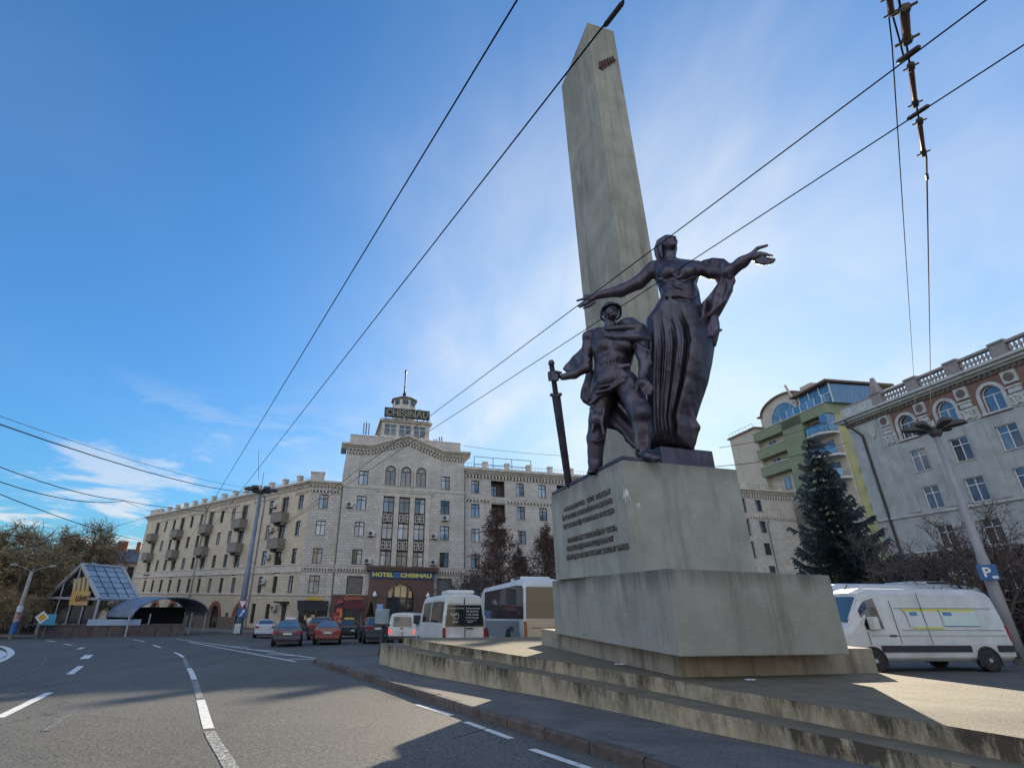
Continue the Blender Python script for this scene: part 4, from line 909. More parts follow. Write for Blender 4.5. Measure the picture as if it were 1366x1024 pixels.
def split_parts(mb, name, m, base):            # every box of the builder becomes a part of its own
    for k in range(0, len(mb.v), 8):
        b = MB(); b.v = mb.v[k:k + 8]; b.f = [(0, 1, 3, 2), (4, 6, 7, 5), (0, 4, 5, 1), (2, 3, 7, 6), (0, 2, 6, 4), (1, 5, 7, 3)]; hpart(b, name, m, base)
# window meshes (origin: bottom centre of the opening, on the wall face)
WM = {}
def win_mesh(w, h, arch=False, white=False, bars='T', dk=False):
    key = (round(w, 2), round(h, 2), arch, white, bars, dk)
    if key in WM: return WM[key]
    f = MB(); t = .085 if not white else .06; y0, y1 = .15, .24; hs = h - w / 2 if arch else h
    f.box(-w / 2, -w / 2 + t, y0, y1, 0, hs); f.box(w / 2 - t, w / 2, y0, y1, 0, hs); f.box(-w / 2 + t, w / 2 - t, y0, y1, 0, t)
    if arch: arch_ring(f, 0, hs, w / 2 - t, w / 2, y0, y1, 12)
    else: f.box(-w / 2 + t, w / 2 - t, y0, y1, h - t, h)
    zt_ = hs if arch else h * .70
    if bars in ('T', '+'): f.box(-w / 2 + t, w / 2 - t, y0 + .004, y1 - .004, zt_ - t / 2, zt_ + t / 2)
    f.box(-t / 2, t / 2, y0 + .008, y1 - .008, t, zt_ if (bars == 'T' and arch) else (hs if arch else h - t))
    if bars == 'G':
        for k in (-1, 1): f.box(k * w / 4 - t / 3, k * w / 4 + t / 3, y0 + .01, y1 - .01, t, hs)
        for k in range(1, 4): f.box(-w / 2 + t, w / 2 - t, y0 + .012, y1 - .012, h * k / 4 - t / 3, h * k / 4 + t / 3)
    if arch and bars == 'G':
        pass
    fm = f.mesh('frame', M_FRAMEW if white else M_FRAME)
    panes = []
    def pane(poly): 
        p = MB(); p.add([(x, .205, z) for x, z in poly], [tuple(range(len(poly)))]); panes.append(p.mesh('pane', M_PANED if dk else M_PANE))
    if arch:
        n = 12; r = w / 2 - t * .5; pane([(-r, 0), (r, 0)] + [(r * math.cos(math.pi * k / n), hs + r * math.sin(math.pi * k / n)) for k in range(n + 1)])
    else:
        pane([(-w / 2, 0), (0, 0), (0, h), (-w / 2, h)]); pane([(0, 0), (w / 2, 0), (w / 2, h), (0, h)])
    s = MB(); s.box(-w / 2 - .08, w / 2 + .08, -.07, .16, -.07, 0); sm = s.mesh('sill', M_TRIM)
    WM[key] = (fm, panes, sm); return WM[key]
def window(base, x, z, w, h, parent=hotel, sill=True, **kw):
    fm, panes, sm = win_mesh(w, h, **kw)
    o = link('window', fm, parent, mtx=base @ Matrix.Translation((x, 0, z)))
    for p in panes: link('pane', p, o)
    if sill: link('sill', sm, o)
    return o
M_GAP = mat('painted_gap_shade', (.075, .06, .05), .9, col2=(.13, .105, .085), scale=3)  # dark brown: shade of the dentil gaps put into the colour
GAPS = []
def dentils(mb, x0, x1, z0, z1, y0, y1, step=.42, duty=.5, f=None):
    n = int((x1 - x0) / step); GAPS.append((mb, x0, x1, z0, z1, y1, f))
    for k in range(n):
        x = x0 + (k + .5) * (x1 - x0) / n; dz = f(x) if f else 0
        mb.box(x - step * duty / 2, x + step * duty / 2, y0, y1, z0 + dz, z1 + dz)
def cornice(mb, x0, x1, z, prof, y=0):
    """stepped moulding: prof = list of (dz0, dz1, projection)"""
    for a, b, p in prof: mb.box(x0 - p, x1 + p, y - p, y + .3, z + a, z + b)
ROWS = [13.95 - 1.8, 10.7 - 1.8, 7.4 - 1.8]

# ---- central block (protrudes 0.55 m)
CB = Matrix.Translation((0, -.55, 0)); CWD = 16.0
ops = []; wins = []
for x in (2.45, 13.4):
    for zt_ in (17.2, 13.95, 10.7, 7.4): ops.append((x - .6, x + .6, zt_ - 1.8, zt_)); wins.append((x, zt_ - 1.8, 1.2, 1.8, {}))
for x in (5.95, 8.0, 10.05):
    ops.append((x - .68, x + .68, 15.5, 18.1, True)); wins.append((x, 15.5, 1.36, 2.6, dict(arch=True, dk=True)))
    ops.append((x - .70, x + .70, 5.5, 14.05))
for x in (2.45, 13.5): ops.append((x - .95, x + .95, 2.3, 4.3))
ops.append((6.35, 9.55, -2.0, 3.55, True))
ops.append((1.4, 3.5, -2.0, 1.9))
mb = MB(); wall_with_openings(mb, 0, CWD, -3, 19.6, ops, .34)
mb.box(0, CWD, .36, 14, -3, 19.55) if False else None
for x in (0, CWD): mb.quad((x, 0, -3), (x, 14, -3), (x, 14, 19.6), (x, 0, 19.6)) if x else mb.quad((x, 14, -3), (x, 0, -3), (x, 0, 19.6), (x, 14, 19.6))
# gable triangle
mb.add([(0, 0, 19.6), (CWD, 0, 19.6), (CWD, 0, 19.9), (12.9, 0, 19.9), (8, 0, 21.6), (3.1, 0, 19.9), (0, 0, 19.9)], [(0, 1, 2, 3, 4, 5, 6)])
hpart(mb, 'wall', M_HWALL, CB)
for w in wins: window(CB, w[0], w[1], w[2], w[3], **w[4])
# stacked bay windows with ornamental grey spandrels
for x in (5.95, 8.0, 10.05):
    for z, h in ((5.55, 1.8), (8.75, 2.0), (12.05, 1.95)): window(CB, x, z, 1.36, h, sill=False)
    for z0, z1 in ((7.4, 8.7), (10.8, 12.0)):
        g = MB(); g.box(x - .68, x + .68, .12, .2, z0, z1); sp_ = hpart(g, 'spandrel', M_FRAME, CB)
        o = MB(); c = (z0 + z1) / 2; a = .52
        for sx in (-1, 1):
            o.box(x + sx * a - .05, x + sx * a + .05, .06, .125, z0 + .12, z1 - .12)
            for sz in (-1, 1):
                o.box(x + min(sx * .16, sx * a), x + max(sx * .16, sx * a), .064, .125, c + sz * .48 - .045, c + sz * .48 + .045)
                o.box(x + sx * .2 - .045, x + sx * .2 + .045, .062, .125, c + sz * .28 - .16, c + sz * .28 + .16)
        o.box(x - .5, x + .5, .058, .125, c - .05, c + .05); o.box(x - .05, x + .05, .056, .125, z0 + .1, z1 - .1)
        hpart(o, 'ornament', M_TRIM, TI, sp_)
# arch surrounds, bay frame, sill band
for x in (5.95, 8.0, 10.05):
    a = MB(); arch_ring(a, x, 17.42, .72, .98, -.12, .02, 14, leg=1.95); hpart(a, 'arch_surround', M_TRIM, CB)
    # fretwork fanlight
    fr_ = MB(); 
    for k in range(7):
        an = math.pi * (k + .5) / 7; fr_.tube([(x, .10, 17.45), (x + .34 * math.cos(an), .10, 17.45 + .34 * math.sin(an)), (x + .60 * math.cos(an + .18), .10, 17.45 + .60 * math.sin(an + .18))], .035, 5)
    hpart(fr_, 'fanlight', M_TRIM, CB)
fb_ = MB()
for x0, x1 in ((4.62, 5.22), (6.68, 7.26), (8.74, 9.32), (10.78, 11.40)): fb_.box(x0, x1, -.10, .02, 5.5, 14.1)
fb_.box(4.5, 11.5, -.14, .02, 14.1, 14.62); fb_.box(4.35, 11.65, -.22, .02, 14.62, 14.82)
hpart(fb_, 'bay_frame', M_TRIM, CB)
bd = MB(); bd.box(-.06, 16.06, -.07, .02, 14.95, 15.25); bd.box(-.08, 3.9, -.12, .02, 4.75, 5.42); bd.box(12.2, 16.08, -.12, .02, 4.75, 5.42)
bd.box(-.14, 3.9, -.2, .02, 5.42, 5.55); bd.box(12.2, 16.14, -.2, .02, 5.42, 5.55)
split_parts(bd, 'band', M_TRIM, CB)
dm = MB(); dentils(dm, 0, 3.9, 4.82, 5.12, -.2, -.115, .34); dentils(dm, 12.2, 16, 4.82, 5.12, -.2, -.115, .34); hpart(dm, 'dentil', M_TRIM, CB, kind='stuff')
# raking cornice with dentils
rk = lambda x: 0 if x < 3.1 or x > 12.9 else (1 - abs(x - 8) / 4.9) * 1.75
co = MB()
segs = [(-.75, 3.1), (3.1, 8.0), (8.0, 12.9), (12.9, 16.75)]
for a, b in segs:
    for dz0, dz1, p in ((0, .22, .22), (.22, .42, .45), (.42, .68, .72)):
        za, zb = 20.0 + rk(max(0, a)), 20.0 + rk(min(16, b))
        v = [(a, -p, za + dz0), (b, -p, zb + dz0), (b, -p, zb + dz1), (a, -p, za + dz1), (a, .1, za + dz0), (b, .1, zb + dz0), (b, .1, zb + dz1), (a, .1, za + dz1)]
        co.add(v, [(0, 1, 2, 3), (3, 2, 6, 7), (0, 4, 5, 1), (0, 3, 7, 4), (1, 5, 6, 2)])
for sx in (-.75, 16.03):      # returns along the flanks
    co.box(sx, sx + .72, .1, 3, 20.0, 20.68)
hpart(co, 'cornice', M_TRIM, CB)
dm = MB(); dentils(dm, 0.05, 15.95, 19.35, 19.62, -.16, .0, .40, .5, rk); dentils(dm, 0.05, 15.95, 19.80, 20.0, -.2, .0, .46, .62, rk)
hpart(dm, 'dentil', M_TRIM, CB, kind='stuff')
pp = MB(); pp.box(.35, 15.65, .9, 1.2, 19.5, 22.15); pp.box(.3, 15.7, .85, 1.25, 22.15, 22.3); pp.box(.35, .65, 1.2, 12, 19.5, 22.15); pp.box(15.35, 15.65, 1.2, 12, 19.5, 22.15)
hpart(pp, 'parapet', M_HWALL, CB)
rf = MB(); rf.box(.5, 15.5, 1.2, 12, 19.4, 21.6); hpart(rf, 'roof', M_ROOFM, CB)
# entrance portal
po = MB(); wall_with_openings(po, 4.15, 11.95, -2.6, 5.0, [(6.3, 9.6, -2.6, 3.6, True)], .75); 
for x in (4.15, 11.95): po.quad((x, 0, -2.6), (x, .75, -2.6), (x, .75, 5), (x, 0, 5))
PBm = CB @ Matrix.Translation((0, -.72, 0)); hpart(po, 'portal', M_GRAN, PBm)
ar = MB(); arch_ring(ar, 7.95, 1.95, 1.66, 2.0, -.08, .05, 18, leg=4.5); hpart(ar, 'portal_arch', M_GRAN, PBm)
cn = MB(); cn.box(3.75, 12.35, -.5, .75, 5.0, 5.25); cn.box(3.6, 12.5, -.65, .75, 5.25, 5.5); hpart(cn, 'portal_canopy', M_GRAN, PBm)
dg_ = MB(); dg_.add([(6.35, .42, -2.3), (9.55, .42, -2.3), (9.55, .42, 1.95)] + [(7.95 + 1.6 * math.cos(math.pi * k / 12), .42, 1.95 + 1.6 * math.sin(math.pi * k / 12)) for k in range(1, 12)] + [(6.35, .42, 1.95)], [tuple(range(15))])
dr_ = hpart(dg_, 'door', M_PANED, PBm)
df = MB()
for x in (6.35, 7.1, 7.92, 8.72, 9.47): df.box(x, x + .09, .33, .41, -2.3, 1.95 if x in (6.35, 9.47) else 3.2)
for z in (.1, 1.85): df.box(6.44, 9.47, .335, .405, z, z + .12)
hpart(df, 'door_frame', M_FRAME, TI, dr_)
M_LIT = mat('lit_fanlight', (.30, .24, .15), .4, emit=((1, .75, .4), .05))
lt = MB(); lt.box(7.3, 8.7, .34, .40, 2.1, 3.25); hpart(lt, 'fanlight_pane', M_LIT, TI, dr_)
for x in (6.55, 6.75, 9.0, 9.2): MB().box(x, x + .16, .34, .40, 2.02, 2.75).build('fanlight_pane', M_LIT, dr_)
# sign HOTEL o CHISINAU
M_BLUE = mat('sign_blue', (.012, .075, .22), .45); M_YEL = mat('sign_yellow', (.78, .66, .08), .5)
sg = MB(); sg.box(4.2, 11.85, -.18, -.02, 4.15, 4.92)
sg_o = hpart(sg, 'sign', M_BLUE, PBm)
for tx, x, w in (('HOTEL', 5.66, 2.5), ('CHISINAU', 9.72, 3.85)):
    me = text_mesh(tx, .62, .03, M_YEL, bold=.022); c = [v.co.x for v in me.vertices]; me.transform(Matrix.Diagonal((w / (max(c) - min(c)), 1, 1, 1)))
    link('letter', me, sg_o, mtx=Matrix.Translation((x, -.22, 4.32)) @ TXT, kind='stuff')
rg = MB()
for k in range(12):
    a = 2 * math.pi * k / 12; rg.box(-.06, .06, -.02, .02, .19, .27, Matrix.Translation((7.38, -.2, 4.53)) @ Matrix.Rotation(a, 4, 'Y'))
M_CYAN = mat('sign_ring_blue', (.02, .28, .62), .4); hpart(rg, 'emblem', M_CYAN, TI, sg_o, kind='stuff')
# globe lamps, board and plaques on the portal
M_GLOBE = mat('lamp_globe', (.80, .82, .83), .25)
for x in (4.85, 11.25):
    t = thing('wall_lamp', 'white globe wall lamp on the left of the hotel portal' if x < 8 else 'white globe wall lamp on the right of the hotel portal', 'lamp', mtx=hw @ PBm @ Matrix.Translation((x, -.35, 2.25)))
    MB().lathe([(.02, -.25), (.16, -.2), (.25, -.05), (.25, .08), (.14, .24), (.06, .36), (.02, .44)], 14).build('globe', M_GLOBE, t, smooth=True); MB().box(-.04, .04, .0, .35, -.32, -.24).build('bracket', M_IRON, t)
M_BOARD = mat('blue_board', (.16, .30, .62), .5, col2=(.55, .66, .85), scale=6, lo=.5, hi=.55)
bo = MB(); bo.box(5.2, 6.02, -.06, -.005, .25, 1.25); tag(link('information_board', bo.mesh('information_board', M_BOARD), mtx=hw @ PBm), 'light blue information board beside the hotel door', 'sign')
for x0, x1, z0, z1 in ((4.55, 5.1, 1.25, 1.65), (10.75, 11.6, .85, 1.45)):
    MB().box(x0, x1, -.05, -.003, z0, z1).build('plaque', M_REVEAL, hotel, mtx=PBm)
# blinds in the two big first-floor openings, shopfront left of the portal
M_BLIND = mat('roller_blind', (.17, .155, .145), .7, col2=(.13, .12, .11), scale=2)
for x in (2.45, 13.5):
    b = MB(); b.box(x - .95, x + .95, .2, .24, 2.3, 4.3); bo_ = hpart(b, 'window', M_BLIND, CB)
    f = MB()
    for a in (x - .95, x + .87): f.box(a, a + .08, .12, .2, 2.3, 4.3)
    f.box(x - .87, x + .87, .12, .2, 4.22, 4.3); f.box(x - .87, x + .87, .12, .2, 2.3, 2.38); hpart(f, 'frame', M_FRAME, TI, bo_)
gl = MB(); gl.box(1.4, 3.5, .24, .28, -2, 1.9); sf = hpart(gl, 'shopfront', M_PANED, CB)
f = MB()
for a in (1.4, 2.4, 3.42): f.box(a, a + .08, .16, .24, -2, 1.9)
f.box(1.48, 3.42, .16, .235, .9, .98); hpart(f, 'frame', M_GRAN, TI, sf)
cl = MB(); cl.box(-.02, 4.1, -.05, -.004, -2.6, 1.95); 
cl = MB(); wall_with_openings(cl, -.02, 4.1, -2.6, 1.95, [(1.38, 3.52, -2.0, 1.9)], .08); hpart(cl, 'cladding', M_GRAN, CB @ Matrix.Translation((0, -.05, 0)))
rl = MB(); rl.box(-.05, 4.1, -.14, .0, 1.96, 2.22); hpart(rl, 'band', M_GRAN, CB)
M_ORS = mat('orange_letters', (.62, .13, .05), .5); M_AW = mat('maroon_awning', (.09, .018, .022), .7)
aw = MB(); aw.add([(1.3, -.06, 1.55), (3.6, -.06, 1.55), (3.6, -.65, .85), (1.3, -.65, .85), (1.3, -.65, .65), (3.6, -.65, .65)], [(0, 1, 2, 3), (3, 2, 5, 4)]); hpart(aw, 'awning', M_AW, CB)
me = text_mesh('Domenico', .46, .02, M_ORS, bold=.012); c = [v.co.x for v in me.vertices]; me.transform(Matrix.Diagonal((2.1 / (max(c) - min(c)), 1, 1, 1))); link('letter', me, hotel, mtx=CB @ Matrix.Translation((2.45, -.2, 1.72)) @ TXT, kind='stuff')
def mural():
    m = bpy.data.materials.new('mural'); m.use_nodes = True; t = m.node_tree; b = t.nodes['Principled BSDF']
    tc_ = t.nodes.new('ShaderNodeTexCoord'); n = t.nodes.new('ShaderNodeTexNoise'); t.links.new(tc_.outputs['Object'], n.inputs['Vector']); n.inputs['Scale'].default_value = 1.25; n.inputs['Detail'].default_value = 2; n.inputs['Distortion'].default_value = 1.5
    r = t.nodes.new('ShaderNodeValToRGB'); t.links.new(n.outputs['Fac'], r.inputs[0]); r.color_ramp.interpolation = 'EASE'; e = r.color_ramp.elements
    e[0].position = .36; e[0].color = (.02, .012, .03, 1); e[1].position = .72; e[1].color = (.75, .28, .05, 1)
    for p, c in ((.46, (.10, .02, .05)), (.52, (.42, .05, .05)), (.60, (.55, .16, .07))): x = e.new(p); x.color = (*c, 1)
    t.links.new(r.outputs[0], b.inputs['Base Color']); b.inputs['Roughness'].default_value = .6; return m
mu = MB(); mu.add([(.25, -.10, -2.2), (1.2, -.10, -2.2), (1.28, -.10, 1.6), (.35, -.10, 1.75)], [(0, 1, 2, 3)]); tag(link('mural_panel', mu.mesh('mural_panel', mural()), mtx=hw @ CB), 'red and orange painted panel beside the shop doorway', 'poster')
# ---- tower with roof sign and spire
TB = Matrix.Translation((7.95, 2.4, 0))
tw = MB(); tw.box(-3.6, 3.6, -.9, 6.3, 21.4, 22.75); hpart(tw, 'tower_base', M_HWALL, TB)
tops = [(-3.05 + k * 2.1, -3.05 + k * 2.1 + 1.75, 22.95, 24.65) for k in range(3)]
for rz in range(4):
    Rm = TB @ Matrix.Translation((0, 2.7, 0)) @ Matrix.Rotation(rz * math.pi / 2, 4, 'Z') @ Matrix.Translation((0, -3.4, 0))
    tm = MB(); wall_with_openings(tm, -3.4, 3.4, 22.75, 25.0, tops, .2); hpart(tm, 'tower_wall', M_TRIM, Rm)
    if rz != 2:
        for k in range(3): window(Rm, -2.175 + k * 2.1, 22.95, 1.75, 1.7, white=True, dk=True, sill=False)
tc2 = MB(); tc2.box(-3.75, 3.75, -1.05, 6.45, 25.0, 25.18); tc2.box(-3.6, 3.6, -.9, 6.3, 25.18, 25.4); hpart(tc2, 'tower_cornice', M_TRIM, TB)
ZL = lambda z: EYE + (z - EYE) * 1.072
ln_ = MB(); n8 = 8
L8 = lambda r, z, o=math.pi / 8: [(r * math.cos(2 * math.pi * k / n8 + o), 2.7 + r * math.sin(2 * math.pi * k / n8 + o), ZL(z) if z > 25.5 else z) for k in range(n8)]
ln_.frustum(L8(1.75, 25.4), L8(1.75, 27.55)); hpart(ln_, 'lantern', M_TRIM, TB)
for k in range(8):
    a = 2 * math.pi * (k + .5) / 8 + math.pi / 8; Rm = TB @ Matrix.Translation((0, 2.7, 0)) @ Matrix.Rotation(a + math.pi / 2, 4, 'Z') @ Matrix.Translation((0, -1.635, 0)); g = MB(); g.box(-.42, .42, -.03, .02, ZL(26.75), ZL(27.4)); hpart(g, 'lantern_window', M_PANED, Rm)
lr = MB(); lr.frustum(L8(2.05, 27.55), L8(2.05, 27.75)); lr.frustum(L8(2.0, 27.75), L8(.35, 28.45)); hpart(lr, 'lantern_roof', M_PLIN, TB)
spm = MB(); spm.lathe([(r_, ZL(z_)) for r_, z_ in [(.4, 28.4), (.26, 28.6), (.34, 28.75), (.2, 28.95), (.13, 29.2), (.10, 32.0), (.16, 32.15), (.2, 32.35), (.1, 32.55), (.01, 32.7)]], 10, (0, 2.7, 0)); hpart(spm, 'spire', M_IRON, TB)
rs = MB(); rs.box(-3.25, 3.25, -1.5, -1.38, 25.42, 26.85); M_SGB = mat('sign_backboard', (.045, .05, .05), .7); rso = hpart(rs, 'roof_sign', M_SGB, TB)
rp = MB()
for x in (-3, -1.5, 0, 1.5, 3): rp.box(x - .04, x + .04, -1.38, -1.0, 25.2, 26.8)
hpart(rp, 'sign_frame', M_IRON, TI, rso, kind='stuff')
M_SGL = mat('roof_letters', (.30, .28, .19), .6, col2=(.20, .19, .14), scale=3)
me = text_mesh('CHIŞINĂU', 1.35, .06, M_SGL, bold=.03); c = [v.co.x for v in me.vertices]; me.transform(Matrix.Diagonal((6.1 / (max(c) - min(c)), 1, 1, 1))); link('letter', me, rso, mtx=Matrix.Translation((0, -1.60, 25.62)) @ TXT, kind='stuff')
# roof aerials
for nm, x, y, z0, h, k in (('aerial', 2.3, 1.6, 22.3, 2.3, 3), ('aerial', 13.0, 1.6, 22.3, 1.0, 2), ('aerial', 12.3, 2, 22.3, .7, 2)):
    a = MB(); a.tube([(x, y, z0 - .3), (x, y, z0 + h)], .035, 5); 
    for j in range(k): a.box(x - .35 + j * .35, x - .20 + j * .35, y - .06, y + .06, z0 + h * .15, z0 + h * .85)
    link('antenna', a.mesh('antenna', M_GALV), mtx=hw @ CB, label='panel antenna cluster on the hotel parapet left of the tower' if x < 5 else ('small rooftop antenna on the hotel parapet right of the tower' if x == 13.0 else 'short mast beside the small rooftop antenna right of the tower'), cat='antenna')

# ---- right wing
RWL = 53.6; RW = Matrix.Translation((16.0, 0, 0)); cols = [1.7 + 3.25 * k for k in range(15)]
ops = []; wl = []
for k, x in enumerate(cols):
    log = k % 3 == 1
    for zt_ in (17.05, 13.85, 10.65, 7.4, 4.2):
        if log and zt_ > 10: ops.append((x - 1.0, x + 1.0, zt_ - 2.3, zt_ + .15))
        else: ops.append((x - .58, x + .58, zt_ - 1.75, zt_)); wl.append((x, zt_ - 1.75))
    if k < 14: ops.append((x - .9, x + .9, -1.6, 1.2))
mb = MB(); wall_with_openings(mb, 0, RWL, -3, 18.0, ops, .3); mb.quad((RWL, 0, -3), (RWL, 13, -3), (RWL, 13, 18), (RWL, 0, 18)); hpart(mb, 'wall', M_HWALL, RW)
for x, z in wl: window(RW, x, z, 1.16, 1.75)
for k, x in enumerate(cols):
    if k % 3 == 1:
        for zt_ in (17.05, 13.85, 10.65):
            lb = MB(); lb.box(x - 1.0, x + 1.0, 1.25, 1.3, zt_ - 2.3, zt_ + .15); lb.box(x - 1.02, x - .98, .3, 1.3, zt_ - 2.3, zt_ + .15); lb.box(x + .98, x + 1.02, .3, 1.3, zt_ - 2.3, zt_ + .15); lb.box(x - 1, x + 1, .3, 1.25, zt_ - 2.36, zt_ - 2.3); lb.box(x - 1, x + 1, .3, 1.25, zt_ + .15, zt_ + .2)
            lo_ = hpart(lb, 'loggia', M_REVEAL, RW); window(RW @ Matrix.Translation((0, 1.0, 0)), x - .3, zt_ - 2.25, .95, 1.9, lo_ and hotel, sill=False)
        tr = MB(); tr.box(x - 1.22, x - 1.02, -.08, .02, 8.2, 14.2); tr.box(x + 1.02, x + 1.22, -.08, .02, 8.2, 14.2); tr.box(x - 1.3, x + 1.3, -.12, .02, 14.2, 14.4); hpart(tr, 'loggia_frame', M_TRIM, RW)
for k, x in enumerate(cols[:14]):
    g = MB(); g.box(x - .9, x + .9, .2, .24, -1.6, 1.2); hpart(g, 'shop_window', M_PANED, RW)
bd = MB(); bd.box(0, RWL, -.07, .02, 14.5, 14.8); bd.box(0, RWL, -.12, .02, 14.8, 14.95); bd.box(0, RWL, -.1, .02, 4.75, 5.42); bd.box(0, RWL, -.2, .02, 5.42, 5.55); split_parts(bd, 'band', M_TRIM, RW)
co = MB(); cornice(co, 0.5, RWL, 18.0, [(0, .2, .2), (.2, .42, .42), (.42, .72, .7)]); hpart(co, 'cornice', M_TRIM, RW)
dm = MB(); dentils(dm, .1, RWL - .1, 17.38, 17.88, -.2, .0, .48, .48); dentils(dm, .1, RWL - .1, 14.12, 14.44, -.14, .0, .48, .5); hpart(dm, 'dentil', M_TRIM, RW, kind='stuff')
rf = MB(); rf.box(.2, RWL - .1, .3, 12.9, 17.9, 18.7); hpart(rf, 'roof', M_ROOFM, RW)
for k in range(16): 
    x = 3.2 + 3.25 * k; g = MB(); g.box(x - .3, x + .3, .0, .6, 18.6, 19.6); g.box(x - .36, x + .36, -.06, .66, 19.6, 19.8); hpart(g, 'roof_post', M_TRIM, RW)
rl = MB()
for z in (19.0, 19.5): rl.box(.1, RWL - .1, .28, .31, z, z + .03)
for k in range(int(RWL / .5)): rl.box(.2 + k * .5, .225 + k * .5, .283, .307, 18.6, 19.5)
hpart(rl, 'roof_railing', M_IRON, RW, kind='stuff')
bf = MB()
for x in (1.7, 4.5, 7.3, 10.2): bf.box(x, x + .07, .65, .72, 18.6, 20.65)
for z in (19.45, 20.58): bf.box(1.7, 10.27, .66, .71, z, z + .07)
tag(link('billboard_frame', bf.mesh('billboard_frame', M_IRON), mtx=hw @ RW), 'bare metal billboard frame on the roof edge right of the hotel tower', 'frame')
# ---- chamfered corner bay
CN = Matrix.Translation((-4.0, 0, 0)); ops = [(1.15, 2.3, z, z + 1.8) for z in ROWS] + [(1.1, 2.3, 2.3, 4.25), (.35, 3.6, -2.0, 1.0)]
mb = MB(); wall_with_openings(mb, 0, 4.0, -3, 15.0, ops, .3); hpart(mb, 'wall', M_HWALL, CN)
for z in ROWS: window(CN, 1.72, z, 1.15, 1.8)
window(CN, 1.7, 2.3, 1.2, 1.95)
gl = MB(); gl.box(.35, 3.6, .26, .3, -2, 1); cs = hpart(gl, 'cafe_window', M_PANED, CN)
f = MB()
for a in (.35, 1.4, 2.5, 3.52): f.box(a, a + .08, .18, .26, -2, 1)
hpart(f, 'frame', M_FRAME, TI, cs)
for x, z, w, h in ((1.0, -.6, .25, .5), (1.7, -.35, .5, .35), (2.75, -.7, .3, .5)): MB().box(x, x + w, .2, .255, z, z + h).build('lit_pane', M_LIT, cs)
aw = MB(); aw.add([(.0, -.02, 1.5), (3.6, -.02, 1.5), (3.4, -1.4, .7), (.2, -1.4, .7), (3.4, -1.4, .45), (.2, -1.4, .45)], [(0, 1, 2, 3), (3, 2, 4, 5)]); M_AWD = mat('black_awning', (.02, .02, .025), .6); hpart(aw, 'awning', M_AWD, CN)
M_GOLD = mat('gold_letters', (.62, .42, .06), .4)
g = MB()
for k in range(9): g.box(.9 + k * .24, 1.08 + k * .24, -.12, -.03, 1.55, 1.75 + .12 * math.sin(math.pi * k / 8) + .1 * (k == 4))
hpart(g, 'cafe_sign', M_GOLD, CN, kind='stuff')
bd = MB(); bd.box(0, 4, -.08, .02, 4.7, 5.4); bd.box(0, 4, -.16, .02, 5.4, 5.52); bd.box(0, 4, -.1, .02, 2.0, 2.2); split_parts(bd, 'band', M_TRIM, CN)
co = MB(); cornice(co, 0, 3.6, 15.0, [(0, .18, .15), (.18, .36, .32), (.36, .6, .52)]); hpart(co, 'cornice', M_TRIM, CN)
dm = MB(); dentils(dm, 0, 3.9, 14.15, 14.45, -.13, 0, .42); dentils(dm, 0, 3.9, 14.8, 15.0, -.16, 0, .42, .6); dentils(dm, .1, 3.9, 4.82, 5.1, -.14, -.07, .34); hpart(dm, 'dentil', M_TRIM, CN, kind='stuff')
# ---- left wing
LC = [LWL - (1.9 + 3.5 * k) for k in range(14)]; ops = []; wl = []
for k, x in enumerate(LC):
    bal = k % 3 == 1
    for z in ROWS:
        if bal: ops.append((x - .85, x + .85, z - 1.2, z + 1.85))
        else: ops.append((x - .55, x + .55, z, z + 1.8)); wl.append((x, z, 1.1, 1.8))
    ops.append((x - .5, x + .5, 2.25, 4.2)); wl.append((x, 2.25, 1.0, 1.95))
ARC = [LWL - s for s in (12.8, 19.8, 26.8, 33.9, 40.8, 48.0)]
for x in ARC: ops.append((x - 1.35, x + 1.35, -2.5, .62, True))
for s in (2.6, 6.2, 9.6): ops.append((LWL - s - .5, LWL - s + .5, -1.3 if s > 5 else -2.5, 1.0))
for s in (16.3, 23.3, 30.4, 37.4, 44.4): ops.append((LWL - s - .45, LWL - s + .45, -2.4, -.25))
mb = MB(); wall_with_openings(mb, 0, LWL, -4, 15.0, ops, .3); mb.quad((0, 13, -4), (0, 0, -4), (0, 0, 15), (0, 13, 15)); hpart(mb, 'wall', M_HWALL2, lw_m)
for x, z, w, h in wl: window(lw_m, x, z, w, h)
for x in ARC:
    window(lw_m, x, -2.5, 2.7, 3.12, arch=True, bars='G', dk=True, sill=False)
    a = MB(); arch_ring(a, x, -.73, 1.36, 1.92, -.10, .03, 16, leg=0); hpart(a, 'brick_arch', M_REDB, lw_m)
for s in (2.6, 6.2, 9.6): window(lw_m, LWL - s, -1.3 if s > 5 else -2.5, 1.0, 2.3 if s > 5 else 3.5, sill=False, dk=True)
for s in (16.3, 23.3, 30.4, 37.4, 44.4): g = MB(); g.box(LWL - s - .45, LWL - s + .45, .2, .25, -2.4, -.25); hpart(g, 'door', M_DARK, lw_m)
aw = MB(); aw.box(LWL - 3.6, LWL - 1.6, -.9, .0, 1.15, 1.35); hpart(aw, 'canopy', M_AWD, lw_m)
bxs = sorted([(x - 1.95, x + 1.95) for x in ARC]); pl = MB(); xx = 0
for a, b in bxs:
    if a > xx: pl.box(xx, a + .6, -.08, .0, -4, -.75)
    xx = b - .6
pl.box(xx, LWL, -.08, 0, -4, -1.75); split_parts(pl, 'base_course', M_PLIN, lw_m)
bd = MB(); bd.box(-.05, LWL, -.08, .02, 4.7, 5.4); bd.box(-.1, LWL, -.16, .02, 5.4, 5.52); bd.box(-.1, LWL, -.14, .02, 4.6, 4.72); bd.box(-.05, LWL, -.1, .02, 2.0, 2.2); split_parts(bd, 'band', M_TRIM, lw_m)
